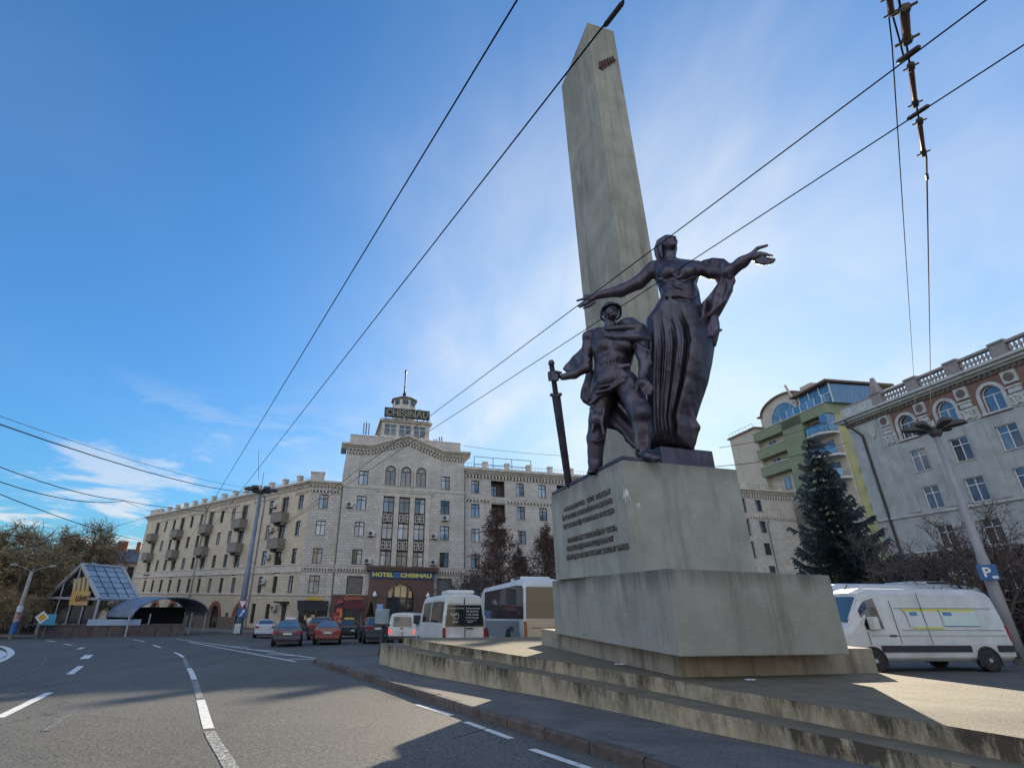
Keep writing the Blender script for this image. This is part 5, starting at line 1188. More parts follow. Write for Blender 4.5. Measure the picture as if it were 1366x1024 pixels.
co = MB(); cornice(co, 0, LWL - .3, 15.0, [(0, .18, .15), (.18, .36, .35), (.36, .6, .6)]); hpart(co, 'cornice', M_TRIM, lw_m)
dm = MB(); dentils(dm, 0.2, LWL - .2, 14.8, 15.0, -.17, 0, .42, .6)
for k in range(len(LC)):
    if k % 3 != 1: dentils(dm, LC[k] - 1.5, LC[k] + 1.5, 14.12, 14.42, -.13, 0, .38)
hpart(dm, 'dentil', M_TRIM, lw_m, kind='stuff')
rf = MB(); rf.box(.1, LWL, .3, 12.9, 14.9, 15.62); hpart(rf, 'roof', M_ROOFM, lw_m)
for k in range(16):
    s = 3.3 + 3.45 * k; x = LWL - s; wd = .3
    if k == 14: continue
    if k == 15: x, wd = 2.2, 1.7
    g = MB(); g.box(x - wd, x + wd, .0, .62, 15.55, 16.5); g.box(x - wd - .06, x + wd + .06, -.06, .68, 16.5, 16.68); hpart(g, 'roof_post', M_TRIM, lw_m)
g = MB(); g.box(-.2, 1.5, .0, .8, 15.5, 16.6); g.box(-.26, 1.56, -.06, .86, 16.6, 16.78); hpart(g, 'roof_post', M_TRIM, CN)
rl = MB(); rl.box(.1, LWL, .28, .31, 16.15, 16.18)
for k in range(int(LWL / .5)): rl.box(.2 + k * .5, .225 + k * .5, .283, .307, 15.6, 16.15)
hpart(rl, 'roof_railing', M_IRON, lw_m, kind='stuff')
# balconies
M_BALC = mat('balcony_render', (.26, .235, .20), .85, col2=(.17, .155, .135), scale=2.5, bump=.3)
for k, x in enumerate(LC):
    if k % 3 == 1:
        tr = MB(); tr.box(x - 1.08, x - .86, -.1, .02, 6.0, 14.1); tr.box(x + .86, x + 1.08, -.1, .02, 6.0, 14.1); tr.box(x - 1.2, x + 1.2, -.14, .02, 14.1, 14.3); hpart(tr, 'balcony_frame', M_TRIM, lw_m)
        for i, z in enumerate(ROWS):
            window(lw_m, x, z - 1.15, 1.7, 2.95, sill=False, dk=True)
            if i == 2: continue
            b = MB(); b.box(x - 1.35, x + 1.15, -1.15, .0, z - 1.45, z - 1.25); b.box(x - 1.0, x - .8, -.8, 0, z - 1.8, z - 1.45); b.box(x + .7, x + .9, -.8, 0, z - 1.8, z - 1.45); bo_ = hpart(b, 'balcony', M_BALC, lw_m)
            p = MB(); p.box(x - 1.35, x + 1.15, -1.15, -1.05, z - 1.25, z - .25); p.box(x - 1.35, x - 1.25, -1.05, 0, z - 1.25, z - .25); p.box(x + 1.05, x + 1.15, -1.05, 0, z - 1.25, z - .25); p.box(x - 1.4, x + 1.2, -1.2, -1.0, z - .25, z - .17); hpart(p, 'balcony_parapet', M_BALC, TI, bo_)
# drain pipes
def pipe(base, x, z0, z1, y=-.12): g = MB(); g.tube([(x, y, z0), (x, y, z1 - .5), (x, y - .35, z1)], .075, 8); hpart(g, 'drain_pipe', M_GALV, base)
pipe(CN, 3.9, -2, 15.0); pipe(RW, .15, -2, 18.0); pipe(lw_m, LWL - 10.8, -2.4, 15); pipe(lw_m, LWL - 28.4, -2.4, 15); pipe(RW, RWL - 5.6, 5, 14)
me = text_mesh('HOTEL CHISINAU', .34, .02, M_IRON); link('letter', me, hotel, mtx=lw_m @ Matrix.Translation((6.2, -.22, 4.92)) @ TXT, kind='stuff')
# ---- closing volume behind the facades
bk = MB(); bk.box(.4, 15.6, .4, 13.5, -3, 19.3); hpart(bk, 'core', M_DARK, CB)
# ---- air conditioners
M_AC = mat('air_conditioner_shell', (.60, .60, .57), .5, col2=(.45, .44, .41), scale=3); M_FAN = mat('fan_grille', (.06, .06, .065), .6)
def aircon(base, x, z, label, w=.85, h=.62, group=None):
    t = thing('air_conditioner', label, 'air conditioner', mtx=base @ Matrix.Translation((x, -.1, z)), group=group)
    MB().box(-w / 2, w / 2, -.34, 0, 0, h).build('casing', M_AC, t, bevel=.02)
    MB().lathe([(.24, 0), (.24, .02), (.05, .025)], 16, M=Matrix.Translation((-w * .14, -.342, h / 2)) @ Matrix.Rotation(math.pi / 2, 4, 'X')).build('fan', M_FAN, t)
    MB().box(-w / 2 + .05, w / 2 - .05, -.3, .1, -.06, -.005).build('bracket', M_IRON, t)
H_CB, H_RW, H_CN, H_LW = hw @ CB, hw @ RW, hw @ CN, hw @ lw_m
for i, (x, z, lab) in enumerate(((1.0, 12.4, 'air conditioner left of the top window on the left of the bay windows'), (3.95, 9.0, 'air conditioner between the third floor left window and the bay windows'), (3.75, 5.75, 'air conditioner above the left end of the portal canopy'), (11.95, 9.0, 'air conditioner right of the bay windows on the third floor'), (13.4, 11.35, 'air conditioner under a window high on the right of the bay windows'), (12.0, 5.85, 'air conditioner above the right end of the portal canopy'))):
    aircon(H_CB, x, z, lab)
for s, z, lab in ((7.9, 12.9, 'air conditioner beside the upper balcony near the hotel corner'), (7.9, 9.7, 'air conditioner beside the lower balcony near the hotel corner'), (7.6, 6.3, 'air conditioner under the balconies near the hotel corner'), (7.9, 3.3, 'air conditioner between first floor windows near the hotel corner'), (22.9, -.3, 'air conditioner between two red brick arches near the lamp post'), (31.4, .1, 'air conditioner on the shoulder of the red brick arch by the drain pipe'), (4.4, .3, 'air conditioner left of the small dark canopy')):
    aircon(H_LW, LWL - s, z, lab)
# ------------------------------------------------------------------ pale classical building on the right
M_PLAS = mat('pale_plaster', (.47, .475, .455), .88, col2=(.33, .34, .33), scale=.8, detail=10, lo=.38, hi=.66, bump=.25, bscale=16, streak=((.23, .235, .225), 1.5, .52, .76))
M_WTRIM = mat('white_trim', (.56, .56, .53), .85, col2=(.40, .405, .39), scale=2, bump=.2, streak=((.36, .36, .34), 2.2, .56, .8))
M_RBRK = brick_mat('orange_brick', (.25, .12, .085), (.20, .10, .075), (.22, .18, .155), .26, .085, mortar=.012, dirt=(.18, .08, .05), dirt_amt=.4)
M_DTRIM = mat('weathered_frieze', (.20, .165, .135), .85, col2=(.11, .09, .075), scale=4, bump=.6)
M_PANEB = glass_mat('sky_glass', [(.05, .11, .20), (.07, .14, .25), (.03, .05, .07), (.10, .17, .26), (.02, .03, .04), (.06, .12, .21)])  # mirrored sky painted in as the blue tones
pale = thing('pale_building', 'pale plastered classical building with orange brick frieze and roof balustrade', 'building', mtx=az_frame((40.58, 46.88, 0), rad(173.7)))
pwm = pale.matrix_world.copy(); PL0, PL1 = -1.6, 27.0
pcols = [4.15 + 3.45 * k for k in range(7)]
def ppart(mb, name, m, parent=pale, **kw): return link(name, mb.mesh(name, m), parent, **kw)
ops = []
for x in pcols:
    for zt_ in (14.6, 11.4, 8.2, 4.95): ops.append((x - .70, x + .70, zt_ - 1.85, zt_))
mb = MB(); wall_with_openings(mb, PL0, PL1, -2, 15.5, ops, .3); mb.quad((PL0, 12, -2), (PL0, 0, -2), (PL0, 0, 18.7), (PL0, 12, 18.7)); ppart(mb, 'wall', M_PLAS)
ops2 = [(x - .72, x + .72, 15.75, 17.75, True) for x in pcols]
mb = MB(); wall_with_openings(mb, 2.9, PL1, 15.5, 18.7, ops2, .3); ppart(mb, 'brick_frieze', M_RBRK)
mb = MB(); mb.quad((PL0, 0, 15.5), (2.9, 0, 15.5), (2.9, 0, 18.7), (PL0, 0, 18.7)); ppart(mb, 'wall', M_PLAS)
for x in pcols:
    for zt_ in (14.6, 11.4, 8.2, 4.95):
        fm, panes, sm = win_mesh(1.4, 1.85, white=True, bars='+'); 
        o = link('window', fm, pale, mtx=Matrix.Translation((x, 0, zt_ - 1.85)))
        for p in panes: q = p.copy(); q.materials[0] = M_PANEB if zt_ > 10 else M_PANED; link('pane', q, o)
        link('sill', sm, o)
    fm, panes, sm = win_mesh(1.44, 2.0, arch=True, white=True); o = link('window', fm, pale, mtx=Matrix.Translation((x, 0, 15.75)))
    q = panes[0].copy(); q.materials[0] = M_PANEB; link('pane', q, o)
    a = MB(); arch_ring(a, x, 17.03, .73, .98, -.10, .02, 14, leg=1.3); ppart(a, 'arch_surround', M_WTRIM); s = MB(); s.box(x - 1.02, x + 1.02, -.16, .02, 15.58, 15.73); ppart(s, 'arch_sill', M_WTRIM)
for k in range(8):
    x = 2.28 + 3.45 * k
    b = MB(); b.box(x - .48, x + .48, -.14, .02, 17.35, 18.3); b_o = ppart(b, 'medallion', M_WTRIM)
    MB().lathe([(.34, 0), (.34, .03), (.25, .035), (.2, .015), (.12, .05), (.04, .07)], 16, M=Matrix.Translation((x, -.14, 17.83)) @ Matrix.Rotation(math.pi / 2, 4, 'X')).build('rosette', M_DTRIM, b_o, smooth=True)
    c = MB(); c.box(x - .5, x + .5, -.2, .02, 17.0, 17.14); c.box(x - .42, x + .42, -.12, .02, 16.62, 17.0); ppart(c, 'bracket', M_WTRIM)
    sc = MB(); sc.box(x - .7, x + .7, -.08, .02, 15.55, 16.55)
    for i in (-1, 1):
        pts = [(x + i * (.12 + .42 * t / 10 + .08 * math.sin(t)), -.13, 16.05 + .3 * math.cos(t * .9)) for t in range(0, 11)]; sc.tube(pts, [.09 - .004 * t for t in range(11)], 6)
        sc.tube([(x + i * .5, -.12, 15.8), (x + i * .25, -.15, 15.7), (x, -.13, 15.85)], [.06, .08, .06], 6)
    ppart(sc, 'scroll_capital', M_WTRIM)
    p = MB(); p.box(x - .62, x + .62, -.09, .0, 9.5, 15.5); ppart(p, 'pilaster', M_PLAS)
# shield on the blank end bay
sh = MB(); sh.extr([(.55, 17.9), (1.15, 17.9), (1.25, 17.4), (1.05, 16.8), (.85, 16.6), (.65, 16.8), (.45, 17.4)], -.14, .01); ppart(sh, 'shield', M_WTRIM)
fz = MB(); fz.box(PL0 - .05, PL1, -.10, .02, 18.35, 18.7)
for k in range(int((PL1 - PL0) / .4)): fz.box(PL0 + k * .4, PL0 + k * .4 + .2, -.2, -.10, 18.42, 18.66)
ppart(fz, 'frieze_dentil', M_DTRIM, kind='stuff')
co = MB(); cornice(co, PL0, PL1, 18.7, [(0, .15, .25), (.15, .38, .55), (.38, .60, .8)]); ppart(co, 'cornice', M_WTRIM)
st = MB(); st.box(PL0 - .06, PL1, -.14, .02, 9.2, 9.42); st2 = MB(); st2.box(PL0 - .04, PL1, -.12, .02, 6.2, 6.36); ppart(st, 'string_course', M_WTRIM); ppart(st2, 'string_course', M_WTRIM)
M_BALU = mat('balustrade_stone', (.34, .30, .285), .85, col2=(.24, .21, .20), scale=3)
rl = MB(); rl.box(PL0, PL1, -.32, .12, 20.25, 20.45); ppart(rl, 'handrail', M_BALU); rl = MB(); rl.box(PL0, PL1, -.32, .12, 19.3, 19.5); ppart(rl, 'base_rail', M_BALU)
blm = MB().lathe([(.09, 0), (.09, .06), (.06, .1), (.13, .3), (.12, .4), (.06, .6), (.06, .68), (.09, .7), (.09, .75)], 8).mesh('baluster', M_BALU, True)
for k in range(8):
    x = 2.5 + 3.45 * k; b = MB(); b.box(x - .5, x + .5, -.36, .16, 19.5, 20.25); b.box(x - .55, x + .55, -.42, .22, 20.45, 20.6); ppart(b, 'pedestal', M_BALU)
    for j in range(8):
        xb = x + .5 + (j + .5) * 2.45 / 8
        if xb < PL1: link('baluster', blm, pale, loc=(xb, -.1, 19.5))
b = MB(); b.box(PL0, 2.0, -.3, .1, 19.5, 20.25); ppart(b, 'parapet', M_WTRIM)
fi = MB(); fi.box(2.15, 2.85, -.45, .25, 20.6, 21.0); fi.frustum([(2.2, -.4, 21), (2.8, -.4, 21), (2.8, .2, 21), (2.2, .2, 21)], [(2.38, -.2, 22.1), (2.62, -.2, 22.1), (2.62, .0, 22.1), (2.38, .0, 22.1)]); ppart(fi, 'finial', M_BALU)
rf = MB(); rf.box(PL0 + .05, PL1, .3, 12, 18.6, 19.3); ppart(rf, 'roof', M_ROOFM)
dp = MB(); dp.tube([(-.9, -.9, 19.0), (-.7, -.7, 18.2), (-.2, -.15, 17.2), (-.05, -.15, 5)], .1, 8); ppart(dp, 'drain_pipe', M_IRON)

# ------------------------------------------------------------------ green apartment tower behind
M_GRN = mat('green_render', (.25, .28, .165), .88, col2=(.20, .225, .14), scale=.5, bump=.1, streak=((.2, .23, .15), .8, .58, .8))
M_YGR = mat('olive_render', (.38, .37, .17), .85, col2=(.32, .31, .15), scale=.6)
M_BEI = mat('beige_render', (.55, .475, .385), .85, col2=(.47, .40, .32), scale=.5, streak=((.38, .33, .27), .8, .6, .8))
M_TEAL = glass_mat('terrace_glass', [(.10, .22, .36), (.13, .26, .40), (.08, .18, .30)], .05)
grn = thing('apartment_tower', 'tall green and beige apartment tower with glazed rooftop terrace and fan window', 'building', mtx=az_frame((57.0, 74.3, 0), rad(173.7)))
def gpart(mb, name, m, parent=grn, **kw): return link(name, mb.mesh(name, m), parent, **kw)
GB_ = lambda *a: MB().box(*a)
gpart(GB_(-20.8, -13.5, .6, 16, -3, 31.6), 'beige_wall', M_BEI); gpart(GB_(-21.1, -13.3, .3, 16, 31.6, 31.9), 'eave', M_PLIN)
gpart(GB_(-13.5, 2.35, 1.4, 16, -3, 30.2), 'recess_wall', M_BEI)
gpart(GB_(-6.7, -2.4, 0, 16, -3, 30.3), 'green_wall', M_GRN); gpart(GB_(-13.6, 2.5, 0, 16.1, 28.9, 30.45), 'green_parapet', M_GRN)
for z0, z1 in ((25.7, 27.3), (22.6, 24.2)): gpart(GB_(-13.6, -6.69, 0, 1.42, z0, z1), 'green_parapet', M_GRN)
for z in (30.45, 27.3, 24.2): gpart(GB_(-13.75, -6.6 if z < 30 else 2.6, -.1, .1, z, z + .12), 'coping', M_WTRIM)
for z in (28.0, 24.9): 
    for x in (-11.8, -10.9): gpart(GB_(x, x + .6, 1.33, 1.4, z, z + .45), 'window', M_PANED)
w_ = gpart(GB_(-10.4, -9.1, 1.3, 1.38, 19.9, 21.9), 'window', M_TEAL); gpart(GB_(-9.78, -9.72, 1.26, 1.3, 19.9, 21.9), 'frame', M_FRAMEW, w_)
for x in (-8.2, -7.6): gpart(MB().tube([(x, 1.15, 0), (x, 1.15, 22.5)], .16, 8), 'drain_pipe', M_WTRIM)
# glazed balconies at the corner
for z in (26.3, 22.9, 19.5):
    b = MB(); b.prism([(-2.4, .2), (-1.2, -.9), (1.2, -.9), (2.4, .2), (2.4, 1.4), (-2.4, 1.4)], z - .45, z - .1); bo_ = gpart(b, 'balcony', M_WTRIM)
    for (xa, ya), (xb, yb) in (((-2.3, .15), (-1.2, -.85)), ((-1.15, -.85), (-.4, -.85)), ((-.35, -.85), (.4, -.85)), ((.45, -.85), (1.2, -.85)), ((1.25, -.82), (2.3, .1))):
        g = MB(); g.add([(xa, ya, z - .05), (xb, yb, z - .05), (xb, yb, z + 1.1), (xa, ya, z + 1.1), (xa, ya + .05, z - .05), (xb, yb + .05, z - .05), (xb, yb + .05, z + 1.1), (xa, ya + .05, z + 1.1)], [(0, 1, 2, 3), (7, 6, 5, 4), (3, 2, 6, 7), (0, 4, 5, 1)]); gpart(g, 'balcony_glass', M_TEAL, bo_)
    r_ = MB(); r_.tube([(-2.35, .15, z + 1.13), (-1.2, -.88, z + 1.13), (1.2, -.88, z + 1.13), (2.35, .1, z + 1.13)], .05, 6); gpart(r_, 'balcony_rail', M_IRON, bo_)
    d = MB(); d.box(-2.0, 1.0, 1.3, 1.39, z, z + 2.3); gpart(d, 'balcony_door', M_PANED)
gpart(GB_(2.35, 2.45, 1.6, 16, -3, 28.9), 'olive_wall', M_YGR); gpart(GB_(1.1, 2.35, -.1, 1.3, 26.3, 28.85), 'screen', M_TEAL)
# attic with arched gable and fan window
n = 18; arc = [(-8.1 + 5.2 * math.cos(math.pi * k / n), 33.6 + 2.3 * math.sin(math.pi * k / n)) for k in range(n + 1)]
g = MB(); g.extr([(-2.4, 30.4)] + [(-2.4, 33.8)] + arc + [(-13.8, 33.8), (-13.8, 30.4)], 2.4, 9); gpart(g, 'attic_gable', M_BEI)
g = MB(); 
for k in range(n):
    (xa, za), (xb, zb) = arc[k], arc[k + 1]; g.extr([(xa, za), (xb, zb), (xb, zb + .25), (xa, za + .25)], 2.0, 9.2)
g.box(-14.2, -13.2, 2.0, 9.2, 33.75, 34.0); g.box(-3.0, -2.2, 2.0, 9.2, 33.75, 34.0); gpart(g, 'attic_cornice', M_PLIN, kind='stuff')
for k in range(9):
    a0, a1 = math.pi * (k + .08) / 9, math.pi * (k + .92) / 9; g = MB(); g.extr([(-8.1 + r_ * math.cos(a), 31.4 + r_ * math.sin(a)) for r_, a in ((1.35, a0), (3.0, a0), (3.0, a1), (1.35, a1))], 2.3, 2.38); gpart(g, 'fan_pane', M_TEAL)
g = MB(); arch_ring(g, -8.1, 31.4, 3.05, 3.5, 2.2, 2.42, 18); gpart(g, 'fan_surround', M_WTRIM)
MB().lathe([(1.25, 0), (1.25, .12), (.85, .14), (.8, .05)], 20, M=Matrix.Translation((-8.1, 2.4, 31.5)) @ Matrix.Rotation(math.pi / 2, 4, 'X')).build('disc', M_BEI, grn)
gpart(GB_(-3.0, 3.2, 1.2, 9, 30.45, 33.5), 'penthouse', M_TEAL)
for x in (-3.0, -1.0, 1.1, 3.1): gpart(GB_(x - .06, x + .06, 1.1, 1.2, 30.5, 33.6), 'mullion', M_FRAMEW)
gpart(GB_(-3.0, 3.2, 1.12, 1.19, 32.1, 32.2), 'mullion', M_FRAMEW)
rf = MB(); rf.add([(-4, .4, 33.6), (3.7, .2, 33.7), (3.6, 12, 33.7), (-4, 12, 33.6), (-4, .4, 33.85), (3.7, .2, 34.0), (3.6, 12, 34.0), (-4, 12, 33.85)], [(3, 2, 1, 0), (4, 5, 6, 7), (0, 1, 5, 4), (1, 2, 6, 5), (2, 3, 7, 6), (3, 0, 4, 7)]); gpart(rf, 'penthouse_roof', M_PLIN)
for k in range(6): 
    x = -6.3 + 1.46 * k; o = gpart(GB_(x, x + 1.36, .0, .05, 30.62, 31.75), 'terrace_glass', M_TEAL); gpart(GB_(x + 1.36, x + 1.45, -.02, .07, 30.55, 31.85), 'post', M_FRAMEW, o)
for k in range(6): y = .2 + 1.5 * k; gpart(GB_(2.5, 2.56, y, y + 1.35, 30.62, 31.75), 'terrace_glass', M_TEAL)
g = MB(); g.tube([(-4.3, 2.0, 31), (-4.6, 2.0, 33.5), (-5.6, 2.0, 36.0), (-5.9, 2.0, 37.0)], .22, 8); gpart(g, 'flue', M_BEI)
gpart(GB_(-4.2, -1.8, 3, 6, 34, 35.9), 'roof_hut', M_BEI)
rl = MB()
for k in range(8): rl.tube([(-20.6 + k * .95, .6, 31.9), (-20.6 + k * .95, .6, 32.7)], .03, 5)
rl.tube([(-20.6, .6, 32.7), (-13.9, .6, 32.7)], .03, 5); gpart(rl, 'roof_railing', M_GALV, kind='stuff')
for z, lab in ((20.0, 'topmost'), (17.4, 'middle'), (14.8, 'lowest')):
    aircon(grn.matrix_world @ Matrix.Translation((2.46, 3.2, 0)) @ Matrix.Rotation(math.pi / 2, 4, 'Z'), 0, z, lab + ' of three air conditioners on the olive side of the green tower', group='air conditioners up the green tower')

# ------------------------------------------------------------------ low house with a blue sheet roof beyond the hotel's far end
hs0 = at_dist(128, 760, 118); HZ = lambda y: EYE + ray(165, y).z * 118
house = thing('town_house', 'beige house with blue-grey sheet roof and brick chimney beyond the hotel wing', 'building', mtx=az_frame((hs0.x, hs0.y, 0), rad(-25.5 + 90)))
def tpart(mb, name, m, parent=house, **kw): return link(name, mb.mesh(name, m), parent, **kw)
ze = HZ(748.5); M_BLUER = mat('blue_sheet_roof', (.075, .12, .19), .45, col2=(.05, .075, .11), scale=.8)
ops = [(x, x + 1.1, ze - 4.2, ze - .9) for x in (1.2, 3.0, 4.9, 7.0, 9.0, 11.2)]
mb = MB(); wall_with_openings(mb, 0, 16, -5, ze, ops, .3); mb.quad((0, 10, -5), (0, 0, -5), (0, 0, ze), (0, 10, ze)); tpart(mb, 'wall', M_BEI)
for o in ops: g = MB(); g.box(o[0], o[1], .2, .25, o[2], o[3]); tpart(g, 'window', M_PANED)
rf = MB(); rf.add([(-.8, -.8, ze), (17, -.8, ze), (17, 5, ze + 2.6), (-.8, 5, ze + 2.6), (-.8, 11, ze), (17, 11, ze), (-.8, -.8, ze - .2), (17, -.8, ze - .2)], [(0, 1, 2, 3), (3, 2, 5, 4), (0, 3, 4), (1, 5, 2), (6, 7, 1, 0)]); ro = tpart(rf, 'roof', M_BLUER)
for x, w in ((2.0, 1.7), (5.2, .7)): tpart(MB().box(x, x + w, 3.6, 4.8, ze + 1.5, ze + 3.9), 'chimney', M_REDB, ro)
tpart(MB().tube([(6.3, -.9, ze - .1), (6.6, -.15, ze - 1), (6.5, -.15, -4)], .09, 7), 'drain_pipe', M_WTRIM)

# ------------------------------------------------------------------ glass pavilion on the left
pn = at_dist(122, 838, 60); pz = gz(pn.x, pn.y)
pav = thing('glass_pavilion', 'A-frame glass pavilion with grey metal frames and curved side canopies', 'pavilion', mtx=az_frame((pn.x, pn.y, pz), rad(15)))
def vpart(mb, name, m, parent=pav, **kw): return link(name, mb.mesh(name, m), parent, **kw)
M_STEEL = mat('pale_steel', (.42, .45, .48), .5, col2=(.34, .36, .38), scale=2); M_CURV = mat('blue_sheet_canopy', (.17, .22, .29), .45, col2=(.12, .15, .2), scale=1)
M_PAVG = glass_mat('pavilion_glass', [(.16, .26, .36), (.20, .31, .42), (.13, .21, .30), (.24, .34, .44)], .12)
PLn, PWd, ZE, ZR = 4.7, 6.2, 3.1, 6.1
# gable end on x=0 (faces the viewer's left), roof slope on y=0 side
def bar(mb, a, b, w=.16):
    a, b = Vector(a), Vector(b); mb.tube([a, b], w, 6)
fr_ = MB(); R0, R1 = (0, PWd / 2, ZR), (PLn, PWd / 2, ZR)
for a, b, w in (((0, 0, ZE), R0, .2), ((0, PWd, ZE), R0, .2), ((PLn, 0, ZE), R1, .2), ((PLn, PWd, ZE), R1, .2), (R0, R1, .16), ((0, 0, ZE), (PLn, 0, ZE), .16), ((0, 0, ZE), (0, PWd, ZE), .12), ((0, 0, 0), (0, 0, ZE), .12), ((0, PWd, 0), (0, PWd, ZE), .12), ((PLn, 0, 0), (PLn, 0, ZE), .12)): bar(fr_, a, b, w)
for y in (1.6, 3.1, 4.6): bar(fr_, (0, y, 0.4), (0, y, ZE + (ZR - ZE) * (1 - abs(y - PWd / 2) / (PWd / 2))), .07)
vpart(fr_, 'frame', M_STEEL)
for i in range(4):
    for j in range(6):
        x0, x1 = PLn * i / 4 + .06, PLn * (i + 1) / 4 - .06; t0, t1 = (j + .05) / 6, (j + .95) / 6
        P_ = lambda x, t: (x, PWd / 2 * t, ZE + (ZR - ZE) * t)
        g = MB(); g.quad(P_(x0, t0), P_(x1, t0), P_(x1, t1), P_(x0, t1)); vpart(g, 'roof_pane', M_PAVG)
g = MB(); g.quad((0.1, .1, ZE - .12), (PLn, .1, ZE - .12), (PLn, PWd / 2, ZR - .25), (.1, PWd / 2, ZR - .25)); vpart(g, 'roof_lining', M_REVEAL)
g = MB(); g.quad((0, PWd, ZE), (0, PWd / 2, ZR), (PLn, PWd / 2, ZR), (PLn, PWd, ZE)); vpart(g, 'back_slope', M_PAVG)
g = MB(); g.add([(.12, .1, ZE), (.12, PWd - .1, ZE), (.12, PWd / 2, ZR - .2)], [(0, 1, 2)]); vpart(g, 'gable_pane', M_PANED)
g = MB(); g.box(.1, .14, .1, PWd - .1, .3, ZE); vpart(g, 'gable_wall', M_PANED)
M_WARM = mat('tan_curtain', (.62, .50, .30), .7, col2=(.45, .34, .17), scale=5, stretch=(1, 3, .4))  # warm tan tone broken by stretched noise
for k in range(4): y = 1.55 + k * .5; vpart(MB().tube([(-.03, y, ZE + .25), (-.03, y + .1, ZE + 1.0), (-.03, y + .28, ZE + 2.0 - .1 * k)], .16, 6), 'curtain', M_WARM)
M_YS = mat('yellow_sign', (.60, .33, .09), .5, col2=(.52, .38, .2), scale=1.2)
so = vpart(MB().box(-.24, -.12, 1.0, 3.1, ZE - .55, ZE + .65), 'sign', M_YS)
me = text_mesh('ШИК', .62, .012, M_IRON, bold=.02); link('letter', me, so, mtx=Matrix.Translation((-.25, 1.75, ZE - .2)) @ Matrix.Rotation(-math.pi / 2, 4, 'Z') @ TXT, kind='stuff')
for k in range(5): vpart(MB().lathe([(.01, 0), (.3, .1), (.36, .35), (.22, .6), (.01, .65)], 8, (.0 - .1, 1.0 + k * 1.05, .35)), 'shrub_ball', mat('pale_shrub', (.30, .36, .28), .8))
def vault(x0, x1, yc, r, zc, rise, nseg=14, th=.1):
    g = MB()
    P_ = [(yc - r * math.cos(math.pi * k / nseg), zc + rise * math.sin(math.pi * k / nseg)) for k in range(nseg + 1)]
    for k in range(nseg):
        (ya, za), (yb, zb) = P_[k], P_[k + 1]
        v = [(x, y, z) for x in (x0, x1) for y, z in ((ya, za), (yb, zb), (yb, zb + th), (ya, za + th))]; g.add(v, [(0, 1, 2, 3), (7, 6, 5, 4), (0, 4, 5, 1), (2, 6, 7, 3), (3, 7, 4, 0), (1, 5, 6, 2)])
    return g
def xvault(y0, y1, xc, r, zc, rise):
    g = vault(y0, y1, xc, r, zc, rise); g.v = [(y, x, z) for x, y, z in g.v]; g.f = [f[::-1] for f in g.f]; return g
vpart(xvault(-3.2, -.2, 6.2, 5.2, 1.6, 1.7), 'canopy', M_CURV); vpart(vault(.0, 3.0, 7.9, 1.9, 1.5, 1.2), 'canopy', M_CURV)
g = MB(); g.box(1.2, 11.2, -.25, -.15, -.4, 2.4); vpart(g, 'canopy_shade_sheet', M_DARK)  # near-black sheet: shade under the canopy put into its colour
for x in (.9, 3.3, 9.0, 11.2): vpart(MB().tube([(x, -3.0, -.5), (x, -3.0, 1.9)], .08, 6), 'post', M_STEEL)
for y in (6.5, 7.6, 8.7, 9.7): vpart(MB().tube([(.4, y, -.3), (.4, y, 1.9)], .07, 6), 'post', M_IRON)
# low stone wall in front, running from the left to the hotel pavement
M_LOWW = mat('brown_stone_wall', (.17, .13, .115), .85, col2=(.10, .08, .075), scale=3, bump=.5)
A_, B__ = at_dist(47, 846, 59), at_dist(246, 842, 60.5)
d = (B__ - A_); L_ = math.hypot(d.x, d.y); azw = math.atan2(d.x, d.y)
lw = thing('low_wall', 'low brown stone wall in front of the glass pavilion', 'wall', mtx=az_frame((A_.x, A_.y, 0), azw))
for k in range(9):
    x0, x1 = L_ * k / 9 + .02, L_ * (k + 1) / 9 - .02; xm = A_.x + d.x * (k + .5) / 9; ym = A_.y + d.y * (k + .5) / 9; zb = gz(xm, ym)
    link('panel', MB().box(x0, x1, -.18, .18, zb - .4, zb + .92).mesh('panel', M_LOWW), lw); link('coping', MB().box(x0 - .015, x1 + .015, -.24, .24, zb + .92, zb + 1.02).mesh('coping', M_PLIN), lw)
ban = MB(); zb = gz(B__.x, B__.y); ban.box(L_ - 8.2, L_ - 4.0, -.26, -.2, zb + .95, zb + 1.45); link('banner', ban.mesh('banner', mat('pale_banner', (.42, .52, .62), .6)), mtx=lw.matrix_world, label='pale blue banner strip on top of the low stone wall', cat='banner')
# ------------------------------------------------------------------ trees and shrubs
M_BARK = mat('bark', (.10, .08, .065), .9, col2=(.06, .05, .042), scale=4, stretch=(3, 3, .6), bump=.5)
M_BARKL = mat('pale_bark', (.24, .20, .15), .9, col2=(.14, .11, .085), scale=4, stretch=(3, 3, .6), bump=.5)
def leaf_mat(name, c1, c2, c3, trans=.25):
    if name in MATS: return MATS[name]
    m = bpy.data.materials.new(name); m.use_nodes = True; t = m.node_tree; b = t.nodes['Principled BSDF']; L = t.links.new
    g = t.nodes.new('ShaderNodeNewGeometry'); r = t.nodes.new('ShaderNodeValToRGB'); L(g.outputs['Random Per Island'], r.inputs[0]); e = r.color_ramp.elements
    e[0].color = (*c1, 1); e[1].color = (*c3, 1); x = e.new(.5); x.color = (*c2, 1)
    L(r.outputs[0], b.inputs['Base Color']); b.inputs['Roughness'].default_value = .7
    tr = t.nodes.new('ShaderNodeBsdfTranslucent'); L(r.outputs[0], tr.inputs['Color']); mx = t.nodes.new('ShaderNodeMixShader'); mx.inputs[0].default_value = trans
    L(b.outputs[0], mx.inputs[1]); L(tr.outputs[0], mx.inputs[2]); L(mx.outputs[0], t.nodes['Material Output'].inputs['Surface']); MATS[name] = m; return m
M_TWG = leaf_mat('golden_twigs', (.30, .21, .11), (.40, .29, .145), (.20, .15, .095))
